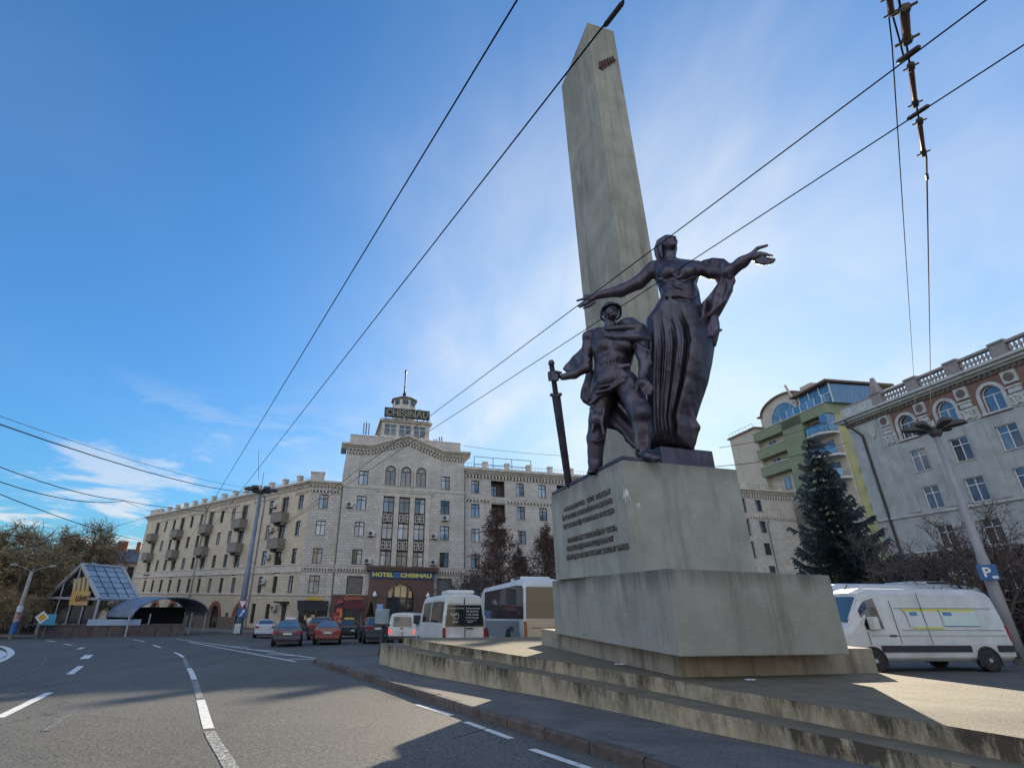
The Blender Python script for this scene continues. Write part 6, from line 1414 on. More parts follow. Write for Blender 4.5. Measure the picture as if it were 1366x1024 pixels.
M_TWR = leaf_mat('maroon_foliage', (.12, .066, .058), (.17, .095, .078), (.085, .055, .052))
M_TWB = leaf_mat('grey_brown_twigs', (.13, .105, .10), (.17, .135, .125), (.09, .078, .075))
M_NEED = leaf_mat('spruce_needles', (.035, .055, .062), (.055, .080, .086), (.022, .036, .042), .12)
M_VINE = leaf_mat('dry_creeper_leaves', (.075, .035, .035), (.05, .028, .03), (.10, .048, .042), .15)
def tree_meshes(seed, H, spread, trunk_h, twigs=7, leaves=0, leaf=.10, levels=4, lean=0, cone=False, twig_w=.022, mt=None, mb_=None, kids=(5, 4, 4, 4), up=.35):
    R = random.Random(seed); T = MB(); X = MB()
    def rv(): return Vector((R.uniform(-1, 1), R.uniform(-1, 1), R.uniform(-1, 1))).normalized()
    def twig(p, d, l, w):
        q = p + d * l * .5 + rv() * l * .1; e = p + d * l + rv() * l * .22; s_ = d.cross(rv()).normalized() * w
        X.add([p - s_, p + s_, q + s_ * .7, q - s_ * .7, e], [(0, 1, 2, 3), (3, 2, 4)])
    def leafq(p):
        a = rv() * leaf; b = a.cross(rv()).normalized() * leaf * .7; X.add([p - a, p - b, p + a, p + b], [(0, 1, 2, 3)])
    def grow(p, d, l, r, lev):
        n = 3; pts = [p]; dd = d.copy()
        for i in range(n):
            dd = (dd + rv() * .20 + Vector((0, 0, up * .12))).normalized(); pts.append(pts[-1] + dd * l / n)
        T.tube(pts, [r * (1 - .18 * i) for i in range(n + 1)], 6 if lev < 2 else (4 if lev < 3 else 3), cap=False)
        if lev >= levels:
            for k in range(twigs):
                t = R.uniform(.1, 1); i = min(int(t * n), n - 1); q = pts[i].lerp(pts[i + 1], t * n - i); w = (dd * .7 + rv()).normalized(); twig(q, w, l * R.uniform(.5, 1.1), twig_w * R.uniform(.6, 1.1))
                for _ in range(leaves): leafq(q + w * l * R.uniform(.1, .9) + rv() * .12)
            return
        for k in range(kids[min(lev, len(kids) - 1)]):
            t = R.uniform(.35, 1); i = min(int(t * n), n - 1); q = pts[i].lerp(pts[i + 1], t * n - i)
            side = dd.cross(rv()).normalized(); w = (dd * R.uniform(.45, .95) + side * R.uniform(.5, 1.0) * spread + Vector((0, 0, up * .4))).normalized()
            grow(q, w, l * R.uniform(.55, .80), r * .52, lev + 1)
    if cone:
        top = Vector((lean, 0, H)); T.tube([(0, 0, -.3), (0, 0, trunk_h), (lean * .6, 0, H * .6), top], [.20, .16, .09, .02], 7)
        for k in range(int(H * 9)):
            z = R.uniform(trunk_h, H * .97); f = 1 - (z - trunk_h) / (H - trunk_h); a = R.uniform(0, 6.283); rad_ = spread * (f ** .7) * R.uniform(.55, 1.05) * (.55 + .45 * min(1, (1 - f) * 5 + .35))
            d = Vector((math.cos(a), math.sin(a), R.uniform(.35, 1.0))).normalized(); grow(Vector((lean * z / H, 0, z)), d, rad_ * .75, .045 * (f + .2), levels - 1)
    else:
        T.tube([(0, 0, -.4), (.05 * R.uniform(-1, 1), .05, trunk_h * .5), (lean * .3, 0, trunk_h)], [H * .024, H * .02, H * .017], 8, cap=False)
        for k in range(kids[0]):
            a = 6.283 * k / kids[0] + R.uniform(-.4, .4); d = Vector((math.cos(a) * spread + lean * .1, math.sin(a) * spread, R.uniform(.8, 1.4))).normalized()
            grow(Vector((lean * .3, 0, trunk_h * R.uniform(.8, 1))), d, (H - trunk_h) * R.uniform(.36, .46), H * .012, 1)
    return T.mesh('trunk', mb_ or M_BARK, True), X.mesh('crown', mt or M_TWG)
def plant(name, meshes, x, y, label, rz=0, s=1.0, sz=None, group=None, z=None):
    t = thing(name, label, 'tree' if 'tree' in name or 'spruce' in name else 'shrub', (x, y, gz(x, y) if z is None else z), rz, group)
    t.scale = (s, s, sz or s)
    link('trunk', meshes[0], t); link('crown', meshes[1], t, kind=None); return t
def polar(px, D): p = at_dist(px, 800, D); return p.x, p.y
GT = 'winter trees in the park beyond the pavilion'
big = tree_meshes(3, 11.5, 1.15, 3.6, twigs=15, levels=4, kids=(6, 4, 4, 4), up=.25, twig_w=.03)
mid = tree_meshes(5, 9.0, 1.1, 1.8, twigs=13, levels=4, kids=(6, 4, 4, 3), up=.25, leaves=2, leaf=.08, twig_w=.032)
mid2 = tree_meshes(9, 9.0, 1.0, 2.2, twigs=13, levels=4, kids=(6, 4, 4, 3), up=.3, leaves=2, leaf=.08, twig_w=.032, mb_=M_BARKL)
plant('park_tree', big, *polar(90, 83), 'tallest bare spreading tree standing above the park treetops', 1.0, 1.42, group=GT)
for i, (px, D, m, s, rz, lab) in enumerate(((12, 68, mid, 1.12, .3, 'golden bare tree by the concrete lamp pole'), (-25, 66, mid2, 1.35, 1.2, 'golden bare tree left of the concrete lamp pole'), (40, 74, mid2, 1.12, 2.2, 'bushy golden tree right of the concrete lamp pole'), (66, 79, mid, 1.0, 3.3, 'bushy brown tree under the tallest park tree'), (102, 90, mid2, .95, 4.0, 'brown tree rising behind the A-frame gable'), (125, 96, mid, 1.0, 5.0, 'brown tree between the A-frame and the blue-roofed house'), (28, 92, mid, 1.5, .9, 'hazy brown tree in the back of the park'), (-60, 80, mid, 1.3, 2.0, 'wide brown tree at the outer edge of the park'), (74, 76, mid2, .95, 1.9, 'low crooked tree with pale bark behind the curved canopy'), (38, 66, mid2, .7, 0.4, 'small crooked tree beside the yellow diamond sign'), (-110, 78, mid2, 1.3, 1.0, 'large tree at the far side of the park'), (10, 58, mid, .55, 2.6, 'low shrubby tree at the foot of the concrete lamp pole'))):
    x, y = polar(px, D); plant('park_tree', m, x, y, lab, rz, s, group=GT)
# undergrowth behind the park trees
R_ = random.Random(21); X = MB()
for k in range(9000):
    px = R_.uniform(-200, 135); D = R_.uniform(70, 100); x, y = polar(px, D); z = gz(x, y) + R_.random() ** 1.5 * 4.2; a = Vector((R_.uniform(-1, 1), R_.uniform(-1, 1), R_.uniform(-.4, 1.6))).normalized() * R_.uniform(.25, .7); b = a.cross(Vector((R_.uniform(-1, 1), R_.uniform(-1, 1), 0))).normalized() * .09; p = Vector((x, y, z)); X.add([p - b, p + b, p + a], [(0, 1, 2)])
X.build('undergrowth', M_TWB, kind='stuff', label='tangled brown undergrowth filling the park behind the trees')
# red-brown trees in front of the hotel's right wing
con = tree_meshes(31, 9.6, 3.4, 1.6, twigs=8, leaves=1, leaf=.085, levels=3, cone=True, mt=M_TWR, kids=(3, 3, 3), twig_w=.03)
con2 = tree_meshes(33, 8.6, 2.9, 1.8, twigs=8, leaves=1, leaf=.075, levels=3, cone=True, mt=M_TWR, kids=(3, 3, 3), twig_w=.03)
rnd_ = tree_meshes(35, 6.6, 1.0, 1.7, twigs=8, leaves=1, leaf=.07, levels=4, kids=(5, 3, 3, 3), mt=M_TWB, twig_w=.026, up=.3)
GH = 'trees in front of the hotel wing'
for px, D, m, s, rz, lab in ((664, 57, con, 1.32, .4, 'dense maroon conical tree in front of the hotel wing'), (694, 58, con2, 1.02, 1.8, 'shorter maroon tree leaning out right of the conical tree'), (734, 57, con2, 1.28, 3.0, 'open maroon tree by the edge of the pedestal'), (626, 57, rnd_, 1.25, 1.1, 'bare round-headed small tree in front of the hotel drain pipe'), (645, 55, rnd_, 1.15, 2.4, 'low bare tree behind the coach roof'), (712, 58, rnd_, 1.25, 4.4, 'bare small tree between two maroon trees')):
    x, y = polar(px, D); plant('hotel_tree', m, x, y, lab, rz, s, group=GH)
# clipped evergreens at the hotel door
def thuja(seed):
    R = random.Random(seed); T = MB(); T.tube([(0, 0, 0), (0, 0, .6)], .06, 6); X = MB()
    for k in range(2600):
        z = R.random() ** .8 * 2.9 + .25; f = min(1, (3.2 - z) / 2.2) * min(1, z / .6); a = R.uniform(0, 6.283); r = .62 * f * R.uniform(.75, 1.02); p = Vector((r * math.cos(a), r * math.sin(a), z)); d = Vector((math.cos(a) * .5, math.sin(a) * .5, 1)).normalized() * .16; b = Vector((-math.sin(a), math.cos(a), 0)) * .035; X.add([p - b, p + b, p + d], [(0, 1, 2)])
    return T.mesh('trunk', M_BARK), X.mesh('crown', leaf_mat('dark_evergreen', (.015, .025, .012), (.022, .035, .016), (.01, .018, .01), .05))
th = thuja(3)
for x, lab in ((4.4, 'dark conical evergreen left of the hotel door'), (11.4, 'dark conical evergreen right of the hotel door')):
    p = hw @ PBm @ Vector((x, -1.4, 0)); plant('evergreen_shrub', th, p.x, p.y, lab, 0, 1.0, z=gz(p.x, p.y) + .1)
# spruce
def spruce(seed, H, Rm):
    R = random.Random(seed); T = MB(); T.tube([(0, 0, -.3), (0, 0, H * .5), (0, 0, H)], [.22, .13, .02], 8); X = MB(); z = .6
    while z < H - .1:
        f = (1 - z / H); rr = Rm * f ** .85 + .12; nb = int(6 + 5 * f)
        for k in range(nb):
            a = 6.283 * k / nb + R.uniform(-.3, .3); l = rr * R.uniform(.60, 1.18); h = Vector((math.cos(a), math.sin(a), 0)); sd = Vector((-h.y, h.x, 0)); n = 5; pts = []
            for i in range(n + 1):
                t = i / n; pts.append(Vector((0, 0, z)) + h * l * t + Vector((0, 0, -.40 * l * t + .46 * l * t * t * t)))
            T.tube(pts, [.035 * (1 - t / (n + 1)) for t in range(n + 1)], 3, cap=False)
            m = int(8 + l * 20)
            for j in range(m):
                t = R.uniform(.12, 1); i = min(int(t * n), n - 1); q = pts[i].lerp(pts[i + 1], t * n - i); w = .62 * (1 - t * .75) * min(1, l * .5)
                s_ = R.choice((-1, 1)); tip = q + sd * s_ * w * R.uniform(.5, 1.1) + h * R.uniform(.15, .4) + Vector((0, 0, R.uniform(-.42, .05))); b = h * .055 + Vector((0, 0, .05)); mid_ = q.lerp(tip, .5) + Vector((0, 0, .04))
                X.add([q - b, q + b, mid_ + b * 1.1, mid_ - b * 1.1, tip], [(0, 1, 2, 3), (3, 2, 4)])
        z += R.uniform(.26, .46) * (1.15 - .3 * f)
    return T.mesh('trunk', M_BARK, True), X.mesh('crown', M_NEED)
sp1 = spruce(11, 13.9, 4.1)
x, y = polar(1140, 44.5); plant('spruce_tree', sp1, x, y, 'tall dark blue-green spruce in front of the green tower', .5)
br1 = tree_meshes(51, 8.6, 1.05, 1.6, twigs=8, levels=4, kids=(5, 3, 3, 3), mt=M_TWB, up=.45, twig_w=.017)
br2 = tree_meshes(53, 9.2, 1.0, 1.8, twigs=8, leaves=2, leaf=.06, levels=4, kids=(5, 3, 3, 3), mt=leaf_mat('rusty_twigs', (.15, .105, .09), (.12, .09, .08), (.19, .12, .09)), up=.4, twig_w=.017)
for px, D, m, s, rz, lab in ((1212, 41, br1, .95, .2, 'bare grey-brown tree in front of the pale building corner'), (1322, 39, br2, .86, 1.2, 'rusty-twigged small tree behind the leaning lamp post'), (1385, 41, br1, .9, 2.2, 'bare small tree at the outer end of the creeper-covered wall'), (1160, 43, br1, .7, 4.2, 'bare small tree beside the spruce')):
    x, y = polar(px, D); plant('bare_tree', m, x, y, lab, rz, s, group='bare trees before the pale building')
# creeper over the base of the pale building
X = MB(); R_ = random.Random(77)
for k in range(21000):
    s_, z = R_.uniform(-1.6, 26), R_.uniform(-2, 5.9 + .35 * math.sin(k))
    cw = min(abs(s_ - c) for c in pcols)
    if 3.05 < z < 5.0 and cw < .78 and R_.random() < .93: continue
    p = pwm @ Vector((s_, -R_.uniform(.02, .22), z)); a = Vector((R_.uniform(-1, 1), R_.uniform(-1, 1), R_.uniform(-1, 1))).normalized() * R_.uniform(.10, .2); b = a.cross(Vector((R_.uniform(-1, 1), R_.uniform(-1, 1), R_.uniform(-1, 1)))).normalized() * .1; X.add([p - a, p - b, p + a, p + b], [(0, 1, 2, 3)])
X.build('creeper', M_VINE, kind='stuff', label='dark red dry creeper covering the base of the pale building')
# weeds at the foot of the step
for i, (px, py, s) in enumerate(((653, 912, 1), (682, 920, 1.1))):
    p = on_ground(px, py, .15); W_ = MB(); R_ = random.Random(i + 4)
    for k in range(16):
        a = R_.uniform(0, 6.283); l = R_.uniform(.10, .22) * s; d = Vector((math.cos(a) * .7, math.sin(a) * .7, R_.uniform(.4, 1.1))).normalized(); b = d.cross(Vector((0, 0, 1))).normalized() * .022; W_.add([p - b * .4, p + b * .4, p + d * l * .6 + b, p + d * l + Vector((0, 0, -.03)), p + d * l * .6 - b], [(0, 1, 2, 3, 4)])
    W_.build('weed', leaf_mat('weed_green', (.03, .05, .02), (.045, .065, .025), (.02, .035, .015)), label='small green weed rooted under the step, %s' % ('the one farther along the kerb' if i == 0 else 'the larger of the two'), cat='weed')
# ------------------------------------------------------------------ vehicles (local x forward, y left, z up)
def paint(name, c, rough=.28, metal=0.0):
    m = mat(name, c, rough, spec=.6, metal=metal); b = m.node_tree.nodes['Principled BSDF']; b.inputs['Coat Weight'].default_value = .5; b.inputs['Coat Roughness'].default_value = .12; return m
M_TYRE = mat('tyre_rubber', (.02, .02, .021), .85, col2=(.035, .034, .033), scale=8); M_RIM = mat('wheel_rim', (.42, .43, .44), .4); M_BLK = mat('black_plastic', (.025, .025, .027), .6)
M_TAIL = mat('tail_lamp', (.30, .012, .015), .25); M_TAILON = mat('lit_tail_lamp', (.5, .02, .02), .3, emit=((1, .04, .03), .9)); M_PLATE = mat('number_plate', (.62, .62, .60), .5); M_VGL = mat('vehicle_glass', (.012, .016, .02), .06, spec=.9); M_VGLT = mat('vehicle_glass_painted_sky', (.05, .09, .13), .06, spec=.9)  # second, lighter glass has the sky reflection put into its colour
M_HEAD = mat('head_lamp', (.55, .57, .6), .15)
class Veh:
    def __init__(s, st): s.st = st; s.rings = [s.ring(*q) for q in st]
    def ring(s, x, zb, zbelt, zt, wb, wt):
        hu = zt - zbelt; L_ = lambda a, b, t: a + (b - a) * t
        h = [(wb * .84, zb), (wb * .975, zb + min(.12, (zbelt - zb) * .3)), (wb, L_(zb, zbelt, .55)), (wb * .99, zbelt), (L_(wb * .99, wt, .5), zbelt + .48 * hu), (wt, zbelt + .84 * hu), (wt * .86, zbelt + .965 * hu), (wt * .45, zt)]
        return [Vector((x, y, z)) for y, z in h] + [Vector((x, -y, z)) for y, z in h[::-1]]
    def pos(s, i, j):
        i0 = min(int(i), len(s.rings) - 2); ti = i - i0; j0 = min(int(j), 14); tj = j - j0; A, B = s.rings[i0], s.rings[i0 + 1]
        return A[j0].lerp(A[j0 + 1], tj).lerp(B[j0].lerp(B[j0 + 1], tj), ti)
    def body(s):
        mb = MB(); n = 16
        mb.v = [tuple(p) for r in s.rings for p in r]; m = len(s.rings)
        mb.f = [(i * n + k, (i + 1) * n + k, (i + 1) * n + k + 1, i * n + k + 1) for i in range(m - 1) for k in range(n - 1)] + [(i * n, i * n + n - 1, (i + 1) * n + n - 1, (i + 1) * n) for i in range(m - 1)]
        mb.f += [tuple(range(n)), tuple((m - 1) * n + k for k in range(n))[::-1]]; return mb
    def panel(s, i0, i1, j0, j1, ni=4, nj=3, off=.008, mirror=False):
        mb = MB(); P = [[s.pos(i0 + (i1 - i0) * a / ni, j0 + (j1 - j0) * b / nj) for b in range(nj + 1)] for a in range(ni + 1)]
        vs_ = []
        for a in range(ni + 1):
            for b in range(nj + 1):
                du = P[min(a + 1, ni)][b] - P[max(a - 1, 0)][b]; dv = P[a][min(b + 1, nj)] - P[a][max(b - 1, 0)]; nn = du.cross(dv).normalized(); c = P[a][b]
                if nn.dot(Vector((0 if abs(c.y) > .05 else 0, c.y, .0)) + Vector((0, 0, .6))) < 0: nn = -nn
                q = c + nn * off; vs_.append((q.x, -q.y if mirror else q.y, q.z))
        w = nj + 1; mb.add(vs_, [(a * w + b, (a + 1) * w + b, (a + 1) * w + b + 1, a * w + b + 1) for a in range(ni) for b in range(nj)]); return mb
def wheel_mesh(r, w):
    M_ = Matrix.Rotation(math.pi / 2, 4, 'X')
    t = MB().lathe([(r * .62, -w / 2), (r * .92, -w / 2), (r, -w / 2 + .03), (r, w / 2 - .03), (r * .92, w / 2), (r * .62, w / 2)], 22, M=M_).mesh('tyre', M_TYRE, True)
    rm = MB().lathe([(.02, -w / 2 + .0), (r * .18, -w / 2 - .004), (r * .25, -w / 2 + .04), (r * .55, -w / 2 + .03), (r * .63, -w / 2 + .0), (r * .63, w / 2), (r * .55, w / 2 - .03), (r * .25, w / 2 - .04), (.02, w / 2 - .0)], 22, M=M_)
    for sg in (-1, 1):
        for k in range(8):
            a_ = 6.283 * k / 8; c_, s_ = math.cos(a_), math.sin(a_); y_ = sg * (w / 2 - .02)
            rm.tube([(r * .2 * c_, y_, r * .2 * s_), (r * .58 * c_, y_, r * .58 * s_)], .022, 4)
    return t, rm.mesh('rim', M_RIM)
WHEELS = {}
def wheels(t, xs, track, r, w):
    k = (r, w)
    if k not in WHEELS: WHEELS[k] = wheel_mesh(r, w)
    tm, rm = WHEELS[k]
    for x in xs:
        for sy in (-1, 1):
            o = link('wheel', tm, t, loc=(x, sy * (track - w / 2 + .02), r)); link('rim', rm, o)
            a = MB(); arch_ring(a, x, r, r * 1.03, r * 1.22, -.012, .012, 14, leg=r * .55); a.v = [(p[0], p[1] + sy * (track + .008), p[2]) for p in a.v]; a.build('wheel_arch', M_BLK, t)
            d = MB().lathe([(r * 1.03, -.006), (r * 1.03, .006)], 20, M=Matrix.Translation((x, sy * (track + .001), r)) @ Matrix.Rotation(math.pi / 2, 4, 'X')); d.build('wheel_well', M_DARK, t)
def place(t, x, y, az):
    """stand the vehicle on the sloping ground, front towards azimuth az"""
    n = Vector((-.015, .026, 1)).normalized(); f = Vector((math.sin(az), math.cos(az), 0)); f = (f - n * f.dot(n)).normalized(); l = n.cross(f)
    t.matrix_world = Matrix(((f.x, l.x, n.x, x), (f.y, l.y, n.y, y), (f.z, l.z, n.z, gz(x, y)), (0, 0, 0, 1))); return t
def car(kind, name, label, c, x, y, az, lit=False, taxi=False, scale=1.0, group='cars parked before the hotel'):
    t = thing(name, label, 'car', group=group)
    m = paint('paint_%02d%02d%02d' % tuple(int(v * 99) for v in c), c)
    if kind == 'sedan': st = [(-2.33, .45, .72, .80, .78, .70), (-2.28, .32, .82, .95, .86, .74), (-1.60, .26, .90, 1.05, .90, .72), (-.70, .22, .92, 1.42, .91, .60), (.25, .22, .92, 1.45, .91, .61), (1.20, .24, .90, 1.02, .90, .70), (2.05, .28, .74, .86, .86, .66), (2.30, .36, .60, .68, .76, .60)]; rw = (2.05, 2.92); ws = (4.1, 4.95); sw = (2.35, 4.75)
    elif kind == 'hatch': st = [(-2.02, .45, .80, .98, .78, .66), (-1.98, .30, .90, 1.06, .86, .70), (-1.50, .24, .94, 1.40, .88, .60), (-.50, .22, .94, 1.50, .88, .62), (.35, .22, .93, 1.48, .88, .62), (1.25, .24, .92, 1.02, .87, .68), (1.95, .28, .76, .88, .84, .64), (2.15, .36, .60, .70, .74, .58)]; rw = (1.12, 1.95); ws = (4.1, 4.95); sw = (1.95, 4.75)
    else: st = [(-2.25, .55, .95, 1.10, .82, .72), (-2.20, .40, 1.02, 1.20, .90, .74), (-1.85, .34, 1.06, 1.62, .92, .66), (-.6, .32, 1.06, 1.70, .92, .68), (.45, .32, 1.05, 1.68, .92, .68), (1.25, .34, 1.02, 1.14, .91, .74), (2.1, .38, .90, 1.02, .88, .70), (2.3, .46, .72, .82, .78, .64)]; rw = (1.12, 1.95); ws = (4.1, 4.95); sw = (1.9, 4.75)
    v = Veh(st); v.body().build('body', m, t, smooth=False, bevel=.02)
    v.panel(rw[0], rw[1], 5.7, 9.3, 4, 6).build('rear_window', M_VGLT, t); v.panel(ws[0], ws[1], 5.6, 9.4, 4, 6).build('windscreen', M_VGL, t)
    mid_ = (sw[0] + sw[1]) / 2
    for mir in (False, True):
        v.panel(sw[0] + .25, mid_ - .04, 3.25, 4.85, 4, 3, .008, mir).build('side_window', M_VGL, t); v.panel(mid_ + .04, sw[1] - .25, 3.25, 4.85, 4, 3, .008, mir).build('side_window', M_VGL, t)
    xr, zl = st[0][0], st[0][2]; W_ = st[1][4]
    for sy in (-1, 1):
        MB().box(xr - .015, xr + .14, sy * W_ * .97 if sy < 0 else W_ * .58, sy * W_ * .58 if sy < 0 else W_ * .97, zl - .02, zl + .15).build('tail_lamp', M_TAILON if lit else M_TAIL, t, bevel=.02)
        MB().box(st[-1][0] - .1, st[-1][0] + .01, sy * .72 if sy < 0 else .42, sy * .42 if sy < 0 else .72, .58, .70).build('head_lamp', M_HEAD, t)
        mo = MB(); mo.box(.72, .9, sy * 1.02 if sy < 0 else .88, sy * .88 if sy < 0 else 1.02, .95, 1.1); mo.build('mirror', m, t, bevel=.02)
    MB().box(xr - .02, xr + .1, -.26, .26, zl - .06, zl + .06).build('number_plate', M_PLATE, t); MB().box(xr - .05, xr + .3, -W_ * .94, W_ * .94, .34, .56).build('bumper', m, t, bevel=.04); MB().box(xr - .02, xr + .25, -W_ * .8, W_ * .8, .22, .335).build('valance', M_BLK, t)
    wr = .32 if kind != 'suv' else .37; wheels(t, (-1.38, 1.35), W_ + .045, wr, .21)
    if taxi: MB().box(-.15, .15, -.42, .42, 1.47, 1.62).build('taxi_sign', mat('taxi_sign_' + taxi, (.75, .42, .05) if taxi == 'orange' else (.7, .72, .75), .4), t, bevel=.03)
    return place(t, x, y, az)
car('hatch', 'parked_car', 'silver hatchback parked below the hotel corner', (.42, .47, .55), -15.6, 50.0, rad(-16))
car('sedan', 'parked_car', 'navy blue sedan with a sky reflection coloured into its rear window', (.018, .022, .05), -10.0, 36.9, rad(-14))
car('sedan', 'parked_car', 'dark teal car with a white roof sign behind the navy sedan', (.03, .05, .06), -12.3, 45.5, rad(-8), taxi='white')
car('suv', 'parked_car', 'dark plum car parked between the navy and the red sedan', (.06, .025, .035), -9.9, 47.0, rad(-4))
car('sedan', 'parked_car', 'dark red sedan parked before the hotel', (.16, .014, .024), -7.9, 39.4, rad(-10))
car('hatch', 'parked_car', 'black car with an orange roof sign at the shop door', (.012, .012, .014), -8.2, 49.5, rad(176), taxi='orange')
car('suv', 'parked_car', 'dark blue-grey estate car beside the post with a grey box', (.035, .045, .065), -4.9, 41.0, rad(-14))
car('sedan', 'parked_car', 'pale blue car half hidden behind the white cargo van', (.30, .40, .50), 30.6, 27.5, rad(60), group=None)
# small white panel van with lit tail lamps
M_WHT = paint('white_paint', (.70, .71, .70), .32); M_WHT2 = mat('dusty_white_paint', (.66, .67, .66), .38, col2=(.52, .53, .52), scale=1.5, spec=.55)
t = thing('white_van', 'small boxy white van with red tail lamps lit', 'van')
v = Veh([(-2.35, .50, 1.02, 1.80, .86, .70), (-2.30, .34, 1.05, 1.90, .92, .76), (-1.2, .30, 1.06, 1.95, .92, .78), (.9, .30, 1.06, 1.94, .92, .78), (1.75, .32, 1.04, 1.14, .90, .78), (2.3, .36, .85, .95, .86, .72), (2.42, .42, .70, .78, .78, .65)])
v.body().build('body', M_WHT2, t, bevel=.03)
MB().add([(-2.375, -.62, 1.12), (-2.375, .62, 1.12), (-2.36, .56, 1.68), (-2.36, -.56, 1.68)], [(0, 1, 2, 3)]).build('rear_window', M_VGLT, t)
for sy in (-1, 1): MB().box(-2.38, -2.3, sy * .87 if sy < 0 else .75, sy * .75 if sy < 0 else .87, .74, .92).build('tail_lamp', M_TAILON, t)
for mir in (False, True): v.panel(1.2, 2.8, 3.3, 4.8, 4, 3, .008, mir).build('side_window', M_VGL, t); MB().box(1.2, 1.4, -1.12 if mir else .9, -.9 if mir else 1.12, 1.05, 1.3).build('mirror', M_BLK, t)
v.panel(3.1, 3.95, 5.6, 9.4, 4, 6).build('windscreen', M_VGL, t); MB().box(-2.39, -2.32, -.26, .26, .80, .92).build('number_plate', M_PLATE, t); MB().box(-2.45, -2.2, -.88, .88, .36, .58).build('bumper', M_BLK, t, bevel=.03); MB().box(-2.377, -2.35, -.02, .02, .6, 1.08).build('door_seam', M_BLK, t); MB().box(-2.4, -2.36, .06, .12, .98, 1.06).build('door_handle', M_BLK, t)
wheels(t, (-1.45, 1.4), .955, .31, .2); place(t, -2.2, 38.2, rad(8))
# white high-roof minibus, seen from behind
M_WTX = mat('white_lettering', (.75, .75, .74), .5)
t = thing('white_minibus', 'white high-roof minibus with lettering on its dark rear windows', 'minibus')
st = [(-3.40, .42, 1.30, 2.50, .90, .78), (-3.34, .34, 1.34, 2.58, .985, .84), (-2.6, .32, 1.35, 2.66, .995, .85), (1.5, .32, 1.35, 2.64, .995, .85), (1.95, .32, 1.34, 2.42, .99, .82), (2.7, .34, 1.25, 1.40, .97, .80), (3.3, .38, 1.0, 1.12, .93, .76), (3.42, .46, .8, .9, .85, .7)]
v = Veh(st); v.body().build('body', M_WHT2, t, bevel=.03)
for sy in (-1, 1):
    MB().add([(-3.425, sy * .02, 1.30), (-3.425, sy * .88, 1.30), (-3.42, sy * .77, 2.16), (-3.42, sy * .02, 2.16)], [(0, 1, 2, 3) if sy < 0 else (3, 2, 1, 0)]).build('rear_window', M_VGL, t)
    MB().box(-3.44, -3.3, sy * .98 if sy < 0 else .86, sy * .86 if sy < 0 else .98, .78, 1.25).build('tail_lamp', M_TAIL, t, bevel=.02)
    MB().box(-3.47, -3.36, sy * .93 if sy < 0 else .85, sy * .85 if sy < 0 else .93, 1.62, 1.72).build('hinge', M_PLATE, t)
    MB().box(-3.428, -3.4, sy * .80 if sy < 0 else .04, sy * .04 if sy < 0 else .78, 2.22, 2.44).build('upper_panel', M_WHT, t, bevel=.01)
MB().box(-3.432, -3.40, -.012, .012, .6, 2.44).build('door_seam', M_BLK, t); MB().box(-3.46, -3.41, -.36, -.06, 1.20, 1.25).build('door_handle', M_BLK, t)
MB().box(-3.44, -3.4, .16, .72, .58, .70).build('number_plate', mat('yellowed_plate', (.5, .34, .2), .6), t); MB().box(-3.46, -3.4, .12, .76, .86, .93).build('trim_strip', M_WHT, t); MB().box(-3.52, -3.2, -.93, .93, .38, .55).build('bumper', M_BLK, t, bevel=.03)
MB().box(-2.9, -1.5, -.62, .62, 2.62, 2.80).build('roof_unit', M_WHT, t, bevel=.06)
for mir in (False, True):
    for a, b in ((1.15, 1.9), (1.95, 2.45), (2.5, 2.95)): v.panel(a, b, 3.15, 4.75, 4, 3, .008, mir).build('side_window', M_VGL, t)
    MB().box(2.0, 2.25, -1.28 if mir else 1.0, -1.0 if mir else 1.28, 1.35, 1.75).build('mirror', M_BLK, t)
v.panel(4.1, 4.95, 5.6, 9.4, 4, 6).build('windscreen', M_VGL, t)
RT = Matrix(((0, 0, -1, 0), (-1, 0, 0, 0), (0, 1, 0, 0), (0, 0, 0, 1)))       # text readable from behind
for tx, y, z, sz, al in (('Transport Service', .80, 2.00, .105, 'LEFT'), ('& International', -.06, 2.00, .105, 'LEFT'), ('069 28 40 18', -.07, 1.87, .105, 'LEFT'), ('0 795 744 00', -.07, 1.74, .105, 'LEFT'), ('0 795 744 22', -.07, 1.61, .105, 'LEFT'), ('www.transport.md', -.07, 1.52, .06, 'LEFT'), ('GOLF', .56, 1.45, .11, 'LEFT'), ('a x a', -.14, 1.45, .11, 'LEFT'), ('Tour', .66, 1.72, .16, 'LEFT')):
    me = text_mesh(tx, sz, .002, M_WTX, align=al); link('lettering', me, t, mtx=Matrix.Translation((-3.432, y, z)) @ RT, kind='stuff')
rg = MB()
for k in range(20): a = 6.283 * k / 20; rg.box(-.003, .003, .11, .125, -.022, .022, Matrix.Translation((-3.43, .38, 1.72)) @ Matrix.Rotation(a, 4, 'X'))
rg.build('emblem', M_WTX, t, kind='stuff')
wheels(t, (-1.85, 2.15), 1.01, .35, .22); place(t, 1.0 - 3.4 * math.sin(rad(13)), 24.6 + 3.4 * math.cos(rad(13)), rad(-13))
